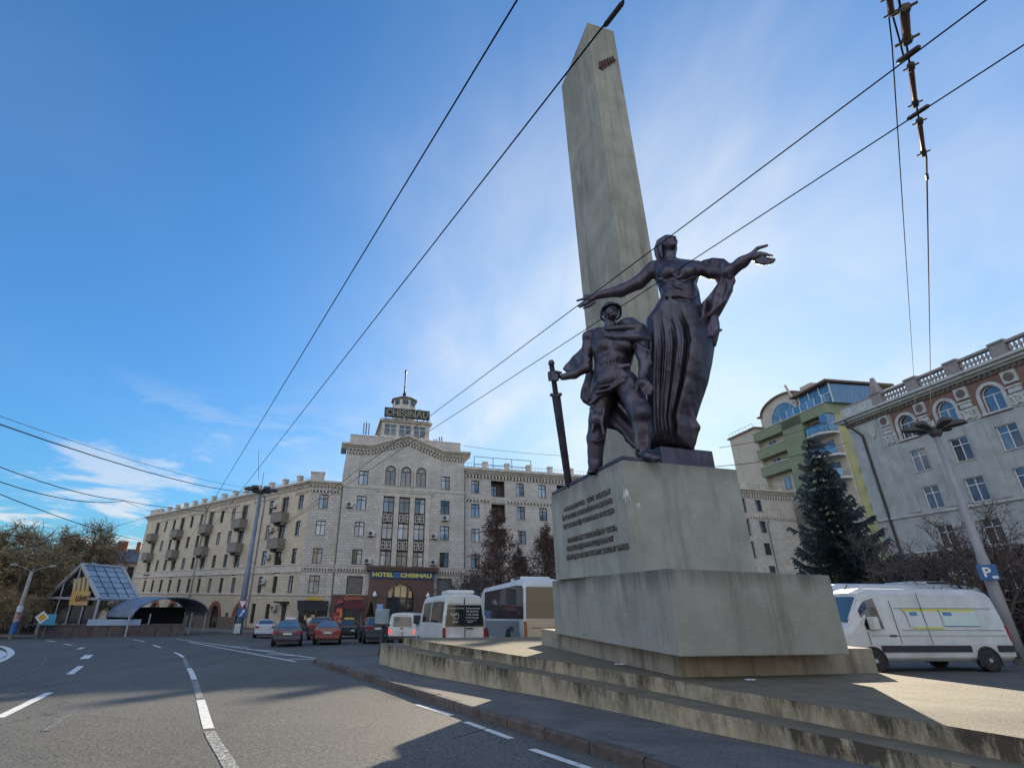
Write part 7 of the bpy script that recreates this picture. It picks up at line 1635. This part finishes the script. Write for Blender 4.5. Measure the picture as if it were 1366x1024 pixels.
# coach
def coach(label, L_, H, x, y, az, m_rear, name='coach'):
    t = thing(name, label, 'coach'); h = L_ / 2; B_ = mat('coach_white', (.62, .65, .68), .35, col2=(.52, .55, .58), scale=.6, spec=.6)
    v = Veh([(-h, .60, 1.5, H - .35, 1.16, 1.06), (-h + .12, .36, 1.55, H - .08, 1.25, 1.14), (-h + 1.2, .32, 1.55, H, 1.26, 1.15), (h - 1.0, .32, 1.55, H, 1.26, 1.15), (h - .35, .34, 1.5, H - .25, 1.25, 1.12), (h, .45, 1.35, H - .95, 1.15, 1.05)]); v.body().build('body', B_, t, bevel=.05)
    MB().add([(-h - .012, -1.06, 1.62), (-h - .012, 1.06, 1.62), (-h + .0, .98, H - .48), (-h + .0, -.98, H - .48)], [(0, 1, 2, 3)]).build('rear_window', mat('bronze_tinted_glass', (.085, .062, .04), .12, spec=.8), t)
    MB().box(-h - .02, -h + .03, -1.05, 1.05, .72, 1.60).build('rear_panel', m_rear, t, bevel=.02); MB().box(-h - .035, -h - .018, -.8, .8, 1.18, 1.21).build('panel_seam', M_BLK, t); MB().box(-h - .06, -h + .1, -1.1, 1.1, .45, .70).build('bumper', m_rear, t, bevel=.04)
    for sy in (-1, 1):
        MB().box(-h - .015, -h + .1, sy * 1.19 if sy < 0 else 1.04, sy * 1.04 if sy < 0 else 1.19, .78, 1.5).build('tail_lamp', mat('amber_tail_lamp', (.22, .03, .02), .3, col2=(.4, .16, .03), scale=6), t, bevel=.02)
        g = MB(); g.box(-h + .7, h - 1.2, sy * 1.262 if sy < 0 else 1.256, sy * 1.256 if sy < 0 else 1.262, .62, 1.5); g.build('lower_panel', mat('coach_silver', (.24, .27, .29), .3, spec=.7), t)
    for mir in (False, True):
        for k in range(4): v.panel(1.03 + k * .47, 1.495 + k * .47, 3.05, 4.95, 3, 3, .01, mir).build('side_window', mat('coach_glass', (.022, .034, .045), .05, spec=.9), t)
        v.panel(.45, 1.02, 3.05, 4.95, 3, 3, .01, mir).build('side_window', MATS['coach_glass'], t)
        g = MB()
        for k in range(5): g.box(-h + 1.8, -h + 2.9, -1.275 if mir else 1.262, -1.262 if mir else 1.275, .98 + k * .05, 1.01 + k * .05)
        g.build('vent_grille', M_BLK, t, kind='stuff')
    MB().box(-h + 1.4, -h + 3.6, -.85, .85, H - .06, H + .12).build('roof_unit', B_, t, bevel=.06); MB().box(-h + 1.5, -h + 2.7, .84, .87, H + .0, H + .09).build('roof_vent', M_BLK, t)
    v.panel(4.05, 4.9, 5.0, 10.0, 3, 6).build('windscreen', M_VGL, t)
    wheels(t, (-h + 3.0, h - 2.6), 1.27, .5, .28); return place(t, x, y, az)
M_CRM = mat('cream_rear_panel', (.58, .47, .33), .4, col2=(.52, .42, .30), scale=1)
RC = at_dist(697, 800, 28.6); az = rad(-7.6); f = Vector((math.sin(az), math.cos(az))); rgt = Vector((f.y, -f.x)); c = Vector((RC.x, RC.y)) + rgt * 1.25 + f * 5.65
coach('white coach with brown tinted rear window and cream rear panel', 11.3, 3.6, c.x, c.y, az, M_CRM)
c2 = at_dist(1192, 800, 38.0); coach('white bus parked behind the cargo van, only its roof showing', 8.4, 3.35, c2.x, c2.y, rad(-93), M_WHT, name='white_bus')
# white cargo van on the right
t = thing('cargo_van', 'white high-roof cargo van with yellow and white placards on its side', 'van')
st = [(-3.45, .42, 1.25, 2.45, .90, .76), (-3.40, .34, 1.30, 2.58, .985, .83), (-3.0, .32, 1.32, 2.68, .995, .85), (1.3, .32, 1.32, 2.68, .995, .85), (1.75, .32, 1.32, 2.52, .99, .82), (2.55, .33, 1.26, 1.46, .97, .82), (3.15, .36, 1.02, 1.16, .94, .76), (3.38, .42, .82, .92, .88, .70), (3.42, .5, .7, .76, .8, .6)]
v = Veh(st); v.body().build('body', M_WHT2, t, bevel=.04)
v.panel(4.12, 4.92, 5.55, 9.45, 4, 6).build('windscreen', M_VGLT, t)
for mir in (False, True):
    sy = -1 if mir else 1; Y = lambda a, b: (min(sy * a, sy * b), max(sy * a, sy * b))
    v.panel(3.12, 4.36, 3.02, 4.75, 5, 3, .01, mir).build('side_window', M_VGL, t)
    MB().box(1.75, 1.95, *Y(1.0, 1.30), 1.30, 1.72).build('mirror', M_WHT2, t, bevel=.04); MB().box(1.74, 1.76, *Y(1.03, 1.27), 1.34, 1.68).build('mirror_glass', M_VGLT, t)
    g = MB(); g.box(-3.35, -2.72, *Y(1.0, 1.025), .62, .82); g.build('rub_strip', M_BLK, t, bevel=.01)
    g = MB(); g.box(-1.7, 1.70, *Y(1.0, 1.025), .62, .82); g.build('rub_strip', M_BLK, t, bevel=.01)
    MB().box(1.0, 1.24, *Y(1.0, 1.03), 1.10, 1.15).build('door_handle', M_BLK, t)
    for x0, x1, z0, z1 in ((.86, .872, .85, 2.25), (1.02 + 1.0, 2.032, .85, 1.25), (-.3, -.288, .85, 2.5)): MB().box(x0, x1, *Y(.985, 1.004), z0, z1).build('panel_seam', M_BLK, t)
    for x0, x1, z in ((-3.1, .7, 2.0), (-3.2, .7, 1.30), (-3.3, 1.9, 1.12)): MB().box(x0, x1, *Y(.93 if z > 1.9 else .985, (.952 if z > 1.9 else 1.006)), z, z + .016).build('body_crease', mat('crease_grey', (.35, .36, .36), .5), t)
    MB().box(3.1, 3.36, *Y(.62, .93), .86, 1.14).build('head_lamp', M_HEAD, t, bevel=.04); MB().box(-3.44, -3.34, *Y(.88, .985), .95, 1.45).build('tail_lamp', M_TAIL, t, bevel=.02)
MB().box(3.36, 3.44, -.55, .55, .78, 1.0).build('grille', M_BLK, t); MB().box(3.25, 3.5, -.92, .92, .40, .66).build('front_bumper', M_BLK, t, bevel=.05); MB().box(-3.56, -3.3, -.95, .95, .40, .62).build('rear_bumper', M_BLK, t, bevel=.04)
g = MB(); g.tube([(1.9, .4, 2.62), (1.75, .4, 2.78)], .02, 6); g.build('aerial', M_BLK, t)
# placards on the left side (left = +y faces the monument side when the van points left)
M_YP = mat('placard_yellow', (.62, .62, .12), .6); M_WP = mat('placard_white', (.66, .68, .68), .6, col2=(.45, .48, .52), scale=5, stretch=(4, 1, .3), lo=.55, hi=.62); M_CP = mat('placard_mint', (.55, .70, .66), .6, col2=(.62, .74, .70), scale=3); M_BP = mat('placard_blue', (.10, .25, .42), .6)
def plac(x0, x1, z0, z1, m, nm='placard', off=0.0):
    wy = lambda z: .992 - (.992 - .955) * max(0, (z - 1.32)) / .55
    MB().add([(x0, wy(z0) + .010 + off, z0), (x1, wy(z0) + .010 + off, z0), (x1, wy(z1) + .010 + off, z1), (x0, wy(z1) + .010 + off, z1)], [(3, 2, 1, 0)]).build(nm, m, t)
plac(-.95, .35, 1.40, 1.90, M_WP); plac(-.95, .42, 1.90, 1.98, M_YP); plac(-.95, .25, 1.34, 1.40, M_YP); plac(-2.4, -1.0, 1.44, 1.90, M_CP); plac(-2.4, -1.0, 1.90, 1.98, M_YP); plac(-2.4, -1.0, 1.41, 1.435, M_BP); plac(-.1, .2, 1.76, 1.88, M_BP, 'logo', .004); plac(-1.45, -1.1, 1.76, 1.88, M_BP, 'logo', .004); plac(-2.2, -1.6, 1.78, 1.86, M_WP, 'print', .004)
wheels(t, (-2.25, 2.05), 1.005, .36, .24)
vf, vr = on_ground(1180, 897), on_ground(1322, 896); vd = Vector((vf.x - vr.x, vf.y - vr.y)).normalized(); vaz = math.atan2(vd.x, vd.y)
n2 = Vector((vd.y, -vd.x)); n2 = n2 if n2.y > 0 else -n2
cc = Vector((vr.x, vr.y)) + vd * 2.15 + n2 * .95; place(t, cc.x, cc.y, vaz)
# ------------------------------------------------------------------ unseen pale buildings added behind the viewer to bounce sunlight
def block_row(name, label, x0, y, w, az, zt, m, nx, nz):
    t = thing(name, label, 'building', mtx=az_frame((x0, y, 0), az)); ops = []
    for i in range(nx):
        for k in range(nz): xx = w * (i + .5) / nx; ops.append((xx - .65, xx + .65, 2.0 + 3.2 * k, 3.8 + 3.2 * k))
    mb = MB(); wall_with_openings(mb, 0, w, -1.5, zt, ops, .3); link('wall', mb.mesh('wall', m), t)
    pm = MB().box(-.65, .65, .2, .24, 0, 1.8).mesh('window', M_PANED)
    for o in ops: link('window', pm, t, loc=((o[0] + o[1]) / 2, 0, o[2]))
    r = MB(); r.box(-.4, w + .4, -.5, 12, zt, zt + .5); link('roof', r.mesh('roof', M_ROOFM), t)
    b = MB(); b.box(0, w, .5, 12, -1.5, zt); link('core', b.mesh('core', m), t)
block_row('bounce_building', 'unseen pale five-storey building added across the road to bounce sunlight, left of the pair', 8, -34, 58, rad(-92), 17.5, M_BEI, 16, 5)
block_row('bounce_building', 'unseen pale five-storey building added across the road to bounce sunlight, right of the pair', 62, -26, 46, rad(-98), 16.5, M_PLAS, 12, 5)

# ------------------------------------------------------------------ lamp masts
M_MAST = mat('mast_paint', (.20, .25, .31), .55, col2=(.13, .16, .20), scale=1.5, stretch=(1, 1, .3)); M_MASTG = mat('mast_galvanised', (.36, .36, .37), .55, col2=(.25, .25, .27), scale=2, stretch=(1, 1, .3)); M_LUM = mat('lamp_housing', (.085, .075, .075), .6, col2=(.05, .045, .045), scale=3)
def mast(label, base, top, m, r0, r1, arms, size, name='lamp_mast'):
    t = thing(name, label, 'lamp post', base); b = Vector((0, 0, 0)); h = top.z - base[2]
    MB().tube([(0, 0, -.2), (0, 0, h * .42), (0, 0, h * .43), (0, 0, h)], [r0, (r0 + r1) * .55, (r0 + r1) * .47, r1], 12).build('pole', m, t, smooth=True)
    MB().lathe([(r1 * 1.4, -.3), (r1 * 2.2, -.15), (r1 * 2.2, .1), (.05, .2)], 10, (0, 0, h)).build('head', M_LUM, t)
    for k in range(arms):
        a = 6.283 * k / arms + .3; d = Vector((math.cos(a), math.sin(a), 0)); s_ = Vector((-d.y, d.x, 0))
        lu = MB(); c = d * size + Vector((0, 0, h + .12)); 
        for i in range(6):
            pass
        prof = [(.05, .10, .06), (.35, .20, .20), (.75, .24, .22), (1.05, .20, .15), (1.2, .06, .05)]
        rings = []
        for l, w, hh in prof:
            p = d * (size * .28 + l * size * .75) + Vector((0, 0, h + .05 + .10 * l)); rings.append([p + s_ * w * size * .9, p + s_ * w * size * .6 + Vector((0, 0, hh * size)), p - s_ * w * size * .6 + Vector((0, 0, hh * size)), p - s_ * w * size * .9, p - s_ * w * size * .5 - Vector((0, 0, .06 * size)), p + s_ * w * size * .5 - Vector((0, 0, .06 * size))])
        for A_, B2 in zip(rings, rings[1:]): lu.add(A_ + B2, [(i, (i + 1) % 6, 6 + (i + 1) % 6, 6 + i) for i in range(6)])
        lu.add(rings[0], [tuple(range(6))]); lu.add(rings[-1], [tuple(range(6))[::-1]])
        o = lu.build('luminaire', M_LUM, t); MB().tube([(0, 0, h - .05), tuple(d * size * .35 + Vector((0, 0, h + .1)))], .04, 6).build('arm', M_LUM, o)
    return t
DL = 62.5; bl = at_dist(318, 840, DL); bl.z = gz(bl.x, bl.y); tl = at_dist(344, 655, DL)
ml_ = mast('tall blue-grey lamp mast with a ring of lamps before the long hotel wing', bl, tl, M_MAST, .38, .17, 6, 1.55)
MB().tube([(0, 0, tl.z - bl.z + .2), (0, 0, tl.z - bl.z + 2.2)], .03, 5).build('aerial', M_IRON, ml_)
DR = 31.0; br_ = at_dist(1343, 812, DR); top_r = at_dist(1247, 574, DR); azr = ray(1290, 690); br_ = Vector((azr.x * DR, azr.y * DR, 0)); br_.z = gz(br_.x, br_.y)
mr_ = mast('grey steel lamp mast with a parking sign beside the cargo van', br_, top_r, M_MASTG, .235, .11, 6, .95)
h_ = top_r.z - br_.z
# parking sign clamped to the mast (a thing of its own)
M_PB = mat('parking_sign_blue', (.015, .11, .30), .4); M_SW = mat('sign_white', (.72, .73, .73), .5); M_SR = mat('sign_red', (.45, .03, .03), .45)
def face_cam(p): return Matrix.Translation(p) @ Matrix.Rotation(math.atan2(-p.x, p.y) , 4, 'Z')
def road_sign(name, label, pos, build):
    t = thing(name, label, 'sign', mtx=face_cam(pos)); build(t); return t
pz_ = at_dist(1318, 763, DR - .45)
def b_park(t):
    MB().box(-.29, .29, -.02, .02, -.29, .29).build('plate', M_PB, t, bevel=.03); me = text_mesh('P', .50, .004, M_SW, bold=.010); link('letter', me, t, mtx=Matrix.Translation((-.03, -.026, -.16)) @ TXT)
    MB().box(.08, .24, -.026, -.021, -.23, -.13).build('symbol', M_SW, t); MB().box(-.05, .05, .02, .3, -.04, .04).build('clamp', M_IRON, t)
road_sign('parking_sign', 'blue parking sign with white P on the grey lamp mast', pz_, b_park)
# signs at the foot of the blue mast
ps = at_dist(324, 810, DL - .8)
def b_yield(t):
    MB().extr([(-.5, .42), (.5, .42), (0, -.45)], -.02, .02).build('plate', M_SR, t); MB().extr([(-.34, .33), (.34, .33), (0, -.27)], -.03, -.021).build('face', M_SW, t); MB().box(-.04, .04, .02, .35, -.05, .05).build('clamp', M_IRON, t)
road_sign('yield_sign', 'white and red yield triangle on the blue lamp mast', at_dist(323.5, 806, DL - .7), b_yield)
def disc(mb, r, y0, y1, n=20): return mb.extr([(r * math.cos(6.283 * k / n), r * math.sin(6.283 * k / n)) for k in range(n)], y0, y1)
def b_round(t):
    disc(MB(), .50, -.02, .02).build('plate', M_PB, t); MB().extr([(-.22, -.30), (-.1, -.36), (.16, .06), (.27, .0), (.24, .36), (-.06, .20), (.06, .13)], -.03, -.021).build('arrow', M_SW, t); MB().box(-.04, .04, .02, .35, -.05, .05).build('clamp', M_IRON, t)
road_sign('direction_sign', 'round blue arrow sign under the yield triangle', at_dist(322.5, 817, DL - .7), b_round)
def b_box(t): MB().box(-.32, .32, -.2, .2, -.45, .45).build('casing', mat('pale_cabinet', (.42, .52, .58), .5), t, bevel=.03); MB().box(-.25, .25, -.215, -.2, -.3, .3).build('door', M_AC, t)
tag(road_sign('control_box', 'pale blue control box at the foot of the blue mast', at_dist(316.5, 838, DL - .6), b_box), cat='cabinet')
# concrete pole with two lamp arms on the far left
M_CPOLE = mat('concrete_pole', (.36, .34, .29), .85, col2=(.26, .25, .22), scale=3)
pb = at_dist(14, 848, 56); pt = at_dist(44, 762, 56); azp = ray(29, 805); pb = Vector((azp.x * 56, azp.y * 56, 0)); pb.z = gz(pb.x, pb.y); hp = pt.z - pb.z
cp = thing('concrete_pole', 'pale concrete street lamp pole with two short arms at the park edge', 'lamp post', pb)
MB().tube([(0, 0, -.2), (0, 0, hp)], [.20, .13], 10).build('pole', M_CPOLE, cp, smooth=True)
for sx in (-1, 1):
    d = Vector((sx * .82, sx * .5, 0)); MB().tube([(0, 0, hp - .05), tuple(d * .5 + Vector((0, 0, hp + .25))), tuple(d * 1.1 + Vector((0, 0, hp + .42)))], .035, 6).build('arm', M_CPOLE, cp)
    MB().lathe([(.02, -.35), (.12, -.3), (.15, 0), (.1, .3), (.02, .35)], 8, M=Matrix.Translation(d * 1.35 + Vector((0, 0, hp + .46))) @ Matrix.Scale(.75, 4) @ Matrix.Rotation(math.atan2(d.y, d.x), 4, 'Z') @ Matrix.Rotation(math.pi / 2, 4, 'Y')).build('lamp_head', M_CPOLE, cp)
for z0, z1, m in ((.4, 1.2, M_PB), (1.25, 1.9, mat('poster_red', (.35, .06, .09), .6, col2=(.5, .5, .55), scale=4)), (1.95, 2.4, mat('poster_white', (.55, .6, .68), .6))): MB().lathe([(.225, z0), (.225, z1)], 10).build('poster', m, cp)
def b_diamond(t):
    MB().tube([(0, .05, -2.3), (0, .05, .3)], .035, 6).build('post', M_GALV, t); MB().extr([(0, .48), (.48, 0), (0, -.48), (-.48, 0)], -.02, .02).build('plate', M_SW, t); MB().extr([(0, .30), (.30, 0), (0, -.30), (-.30, 0)], -.03, -.021).build('face', mat('diamond_yellow', (.70, .38, .03), .45), t)
road_sign('priority_sign', 'yellow and white diamond priority sign on a thin post by the low wall', at_dist(56, 823, 56), b_diamond)
def b_cyan(t): MB().box(-.55, .55, -.03, .03, -.42, .42).build('plate', mat('cyan_board', (.10, .42, .55), .5), t); MB().tube([(0, .05, -1.9), (0, .05, 0)], .04, 6).build('post', M_GALV, t)
road_sign('notice_board', 'turquoise notice board under the left curved canopy', at_dist(63.5, 826, 58), b_cyan)
# grey box on a leaning dark post beside the step end
pbx = on_ground(506, 877, .0); bx_ = thing('post_box', 'grey-blue metal box on a leaning dark post beside the step end', 'box', pbx)
MB().tube([(0, 0, -.1), (.10, .12, 1.45)], .085, 8).build('post', M_IRON, bx_); bo_ = MB().box(-.30, .34, -.1, .28, 1.36, 2.0).build('box', mat('grey_blue_metal', (.17, .24, .30), .4, col2=(.28, .36, .42), scale=2.5, metal=.2), bx_, bevel=.03); MB().box(-.34, .38, -.13, .31, 1.30, 1.355).build('tray', M_IRON, bx_)

# ------------------------------------------------------------------ overhead wires
M_WIRE = mat('wire_black', (.012, .012, .014), .9, spec=.05)
def wire(pts, r, label, sag=0.0, name='overhead_wire', cat='wire', group=None, n=14):
    P = [Vector(p) for p in pts]; out = []
    for a, b in zip(P, P[1:]):
        for k in range(n): t = k / n; q = a.lerp(b, t); q.z -= sag * 4 * t * (1 - t); out.append(q)
    out.append(P[-1]); o = MB().tube(out, r, 6).build(name, M_WIRE, label=label, cat=cat, group=group); return o
HW = EYE + 3.95
def line2(p0, z0, p1, z1, ext0=0.0, ext1=0.0):
    a, b = at_z(*p0, z0), at_z(*p1, z1); d = b - a; return [a - d * ext0, b + d * ext1]
TW = 'trolleybus contact wires overhead'
wire(line2((690, 0), HW, (318, 612), HW - .45, 2.0, 1.4), .0068, 'black contact wire running past the obelisk to the hotel wing, outer of the left pair', group=TW)
wire(line2((832, 0), HW, (345, 624), HW - .45, 2.0, 1.4), .0068, 'black contact wire running past the obelisk to the hotel wing, inner of the left pair', group=TW)
l3 = line2((1316, 0), HW, (600, 535), HW - .35, 2.5, 2.6); l4 = line2((1366, 60), HW, (600, 557), HW - .35, 2.5, 2.6)
wire(l3, .0068, 'contact wire crossing above the woman statue head towards the hotel', group=TW); wire(l4, .0068, 'contact wire crossing the woman statue chest towards the hotel', group=TW)
# clamp sleeve on the inner wire
a, b = at_z(832, 2, HW), at_z(806, 36, HW); MB().tube([a, a.lerp(b, .1), a.lerp(b, .9), b], [.009, .020, .020, .009], 8).build('wire_sleeve', M_IRON, label='thick dark splice sleeve on the wire crossing the obelisk top', cat='fitting')
# span wire from the grey mast with insulators where it carries the contact wires
q3, q4_ = at_z(1211, 71, HW + .05), at_z(1224, 150, HW + .05)
sp_d = (q4_ - q3); mt = br_ + Vector((0, 0, h_ + .4))
wire([mt, at_z(1236, 210, HW + .12), q4_, q3, q3 - sp_d * 1.2, q3 - sp_d * 40], .007, 'span wire from the grey mast carrying the contact wires', n=4)
wire([mt + Vector((-.4, .3, 0)), at_z(1190, 60, HW + .35), at_z(1180, -30, HW + .45), at_z(1180, -30, HW + .45) + (at_z(1180, -30, HW + .45) - at_z(1190, 60, HW + .35)) * 30], .005, 'thin guy wire beside the span wire from the grey mast', n=8)
M_INS = mat('insulator_brown', (.20, .085, .05), .45, col2=(.12, .05, .035), scale=6); M_FIT = mat('fitting_iron', (.055, .05, .05), .6, col2=(.10, .07, .05), scale=8)
def insulator(p, q, label, r=.019):
    p, q = Vector(p), Vector(q); d = q - p; t = thing('insulator', label, 'insulator', p, group='insulators on the span wire')
    L0 = lambda k: d * k
    MB().tube([L0(.16), L0(.2), L0(.8), L0(.84)], [r * .8, r, r * .92, r * .8], 10).build('rod', M_INS, t, smooth=True)
    for a, b, rr in ((0, .17, 1.35), (.83, 1, 1.25)):
        o = MB().tube([L0(a), L0(a + .03), L0(b - .03), L0(b)], [r * .7, r * rr, r * rr, r * .7], 8).build('end_fitting', M_FIT, t)
        s_ = d.cross(Vector((0, 0, 1))).normalized() * r * 2.6; c = L0((a + b) / 2); MB().tube([c - s_, c + s_], r * .42, 6).build('bolt', M_FIT, o)
pt_ = lambda x, y, dz=.04: at_z(x, y, HW + dz)
insulator(pt_(1214.5, 84), pt_(1221.5, 143), 'brown insulator between the two contact wires')
insulator(pt_(1226, 158), pt_(1232.5, 208), 'brown insulator below the outer contact wire, nearest the mast')
insulator(pt_(1206, 8), pt_(1210.5, 58), 'dark corroded insulator above the inner contact wire', .028)
insulator(pt_(1186, -6, .1), pt_(1190, 20, .1), 'short dark insulator on the guy wire')
wire([pt_(1190, 18, .1), pt_(1199, 50, .06), pt_(1206, 78, .03)], .006, 'short bridle wire between the guy wire and the clamp', n=3)
for p0, p1, lab in (((1196, 84), (1228, 61), 'dark clamp bar where the inner contact wire hangs'), ((1210, 160), (1240, 140), 'dark clamp bar where the outer contact wire hangs')):
    a, b = pt_(*p0, .012), pt_(*p1, .012); MB().tube([a, a.lerp(b, .08), a.lerp(b, .92), b], [.009, .020, .020, .009], 8).build('wire_clamp', M_FIT, label=lab, cat='clamp')
MB().tube([pt_(1236, 232), pt_(1237.2, 239)], .014, 6).build('turnbuckle', M_FIT, label='small turnbuckle on the span wire below the last insulator', cat='fitting')
# thin far wires on the left and between buildings
def fw(p0, D0, p1, D1, lab, sag=.3, r=.02): a_, b_ = at_dist(*p0, D0), at_dist(*p1, D1); wire(([a_ + (a_ - b_) * .9] if p0[0] < 0 else []) + [a_, b_], r, lab, sag, n=10, group='thin span wires over the far road')
fw((-40, 552), 22, (345, 657), 60, 'thin dark span wire from the left to the blue mast', .6, .026); fw((-40, 541), 24, (345, 652), 61, 'faint thin wire just above the span wire to the blue mast', .5, .012)
fw((-40, 607), 26, (165, 667), 48, 'thin wire meeting another in a knot before the hotel roof end', .3, .022); fw((-40, 628), 26, (165, 668), 48, 'lower thin wire meeting the knot before the hotel roof end', .5, .022)
fw((165, 667.5), 48, (330, 683), 66, 'thin wire from the knot along the hotel wing', .3, .022); fw((165, 667.5), 48, (205, 682), 100, 'thin wire from the knot to the hotel roof end', .1, .018)
fw((-40, 643), 30, (205, 722), 90, 'lowest thin wire passing over the park trees', .5, .024); fw((-30, 708), 40, (195, 725), 95, 'level thin wire above the glass pavilion', .4, .02); fw((10, 735), 40, (210, 685), 95, 'thin wire rising from the park towards the hotel roof', .2, .02)
fw((617, 594), 66, (760, 608), 72, 'thin wire over the hotel right wing roof', .2, .022); fw((960, 597), 60, (1100, 565), 92, 'thin wire running to the green tower', .3, .03); fw((955, 622), 60, (1130, 590), 90, 'second thin wire sagging to the green tower', .5, .035)
fw((345, 640), 60, (345, 600), 60.2, 'upright thin rod wire above the blue mast', 0, .02)
# ------------------------------------------------------------------ people (small, far off)
def person(label, x, y, az, top, legs, H=1.72, bag=False):
    """one continuous skinned body with clothing colours as children"""
    t = thing('person', label, 'person', (x, y, gz(x, y) + .14), -az); k = H / 1.75
    J = dict(p=(0, 0, .95), c=(0, .02, 1.22), n=(0, .02, 1.47), h=(0, .04, 1.62), ls=(-.19, .02, 1.40), le=(-.26, .04, 1.14), lh=(-.24, .16, .92), rs=(.19, .02, 1.40), re=(.27, .0, 1.13), rh=(.26, .12, .90), lk=(-.1, .05, .50), la=(-.1, -.06, .08), lt=(-.1, .12, .04), rk=(.1, .12, .52), ra=(.1, .10, .08), rt=(.1, .28, .04))
    E = [('p', 'c'), ('c', 'n'), ('n', 'h'), ('c', 'ls'), ('ls', 'le'), ('le', 'lh'), ('c', 'rs'), ('rs', 're'), ('re', 'rh'), ('p', 'lk'), ('lk', 'la'), ('la', 'lt'), ('p', 'rk'), ('rk', 'ra'), ('ra', 'rt')]
    rr = dict(p=.15, c=.15, n=.06, h=.10, ls=.075, le=.055, lh=.045, rs=.075, re=.055, rh=.045, lk=.07, la=.05, lt=.045, rk=.07, ra=.05, rt=.045); K = list(J)
    def skin(keys, scale, m, name):
        kk = [q for q in K if q in keys]; me = bpy.data.meshes.new(name); me.from_pydata([tuple(v * k for v in J[q]) for q in kk], [(kk.index(a), kk.index(b)) for a, b in E if a in keys and b in keys], [])
        o = bpy.data.objects.new(name, me); COL.objects.link(o); sm = o.modifiers.new('s', 'SKIN'); me.skin_vertices.new() if not me.skin_vertices else None
        for i, q in enumerate(kk): me.skin_vertices[0].data[i].radius = (rr[q] * scale * k,) * 2
        me.skin_vertices[0].data[0].use_root = True; o.modifiers.new('u', 'SUBSURF').levels = 1; dg = bpy.context.evaluated_depsgraph_get(); dg.update(); m2 = bpy.data.meshes.new_from_object(o.evaluated_get(dg)); bpy.data.objects.remove(o); m2.materials.clear(); m2.materials.append(m); m2.polygons.foreach_set('use_smooth', [True] * len(m2.polygons)); return link(name, m2, t)
    skin(set(K), 1.0, mat('skin', (.42, .26, .19), .6), 'body'); skin({'p', 'c', 'ls', 'le', 'rs', 're', 'lk', 'rk'} - {'lk', 'rk'}, 1.22, top, 'jacket'); skin({'p', 'lk', 'la', 'rk', 'ra'}, 1.15, legs, 'trousers')
    MB().lathe([(.01, .13), (.09, .11), (.125, .02), (.12, -.05), (.10, -.07)], 10, (0, .02 * k, 1.66 * k)).build('hair', mat('dark_hair', (.03, .022, .018), .7), t, smooth=True)
M_J1 = mat('pale_jacket', (.50, .50, .47), .8); M_J2 = mat('dark_trousers', (.03, .03, .035), .8); M_J3 = mat('tan_coat', (.42, .36, .27), .8)
p = at_dist(411, 840, 50.5); person('person in a pale jacket and dark trousers walking beside the silver hatchback', p.x, p.y, rad(20), M_J1, M_J2)
p = at_dist(173, 830, 63.0); person('person in a tan coat standing under the curved canopy', p.x, p.y, rad(120), M_J3, M_J2)
# litter by the plinth
for i, (px, py, lab) in enumerate(((1000, 907, 'crumpled white plastic scrap at the foot of the plinth'), (826, 886, 'small white scrap in the plinth corner'))):
    p = at_z(px, py, .492); R_ = random.Random(i); mb = MB(); nn = 7
    for k in range(nn): q = p + Vector((R_.uniform(-.09, .09), R_.uniform(-.03, .03), 0)); mb.add([q, q + Vector((.06, .02, .015)), q + Vector((.04, .04, .02)), q + Vector((-.02, .05, .01))], [(0, 1, 2, 3)])
    mb.build('litter', M_SW, label=lab, cat='litter')
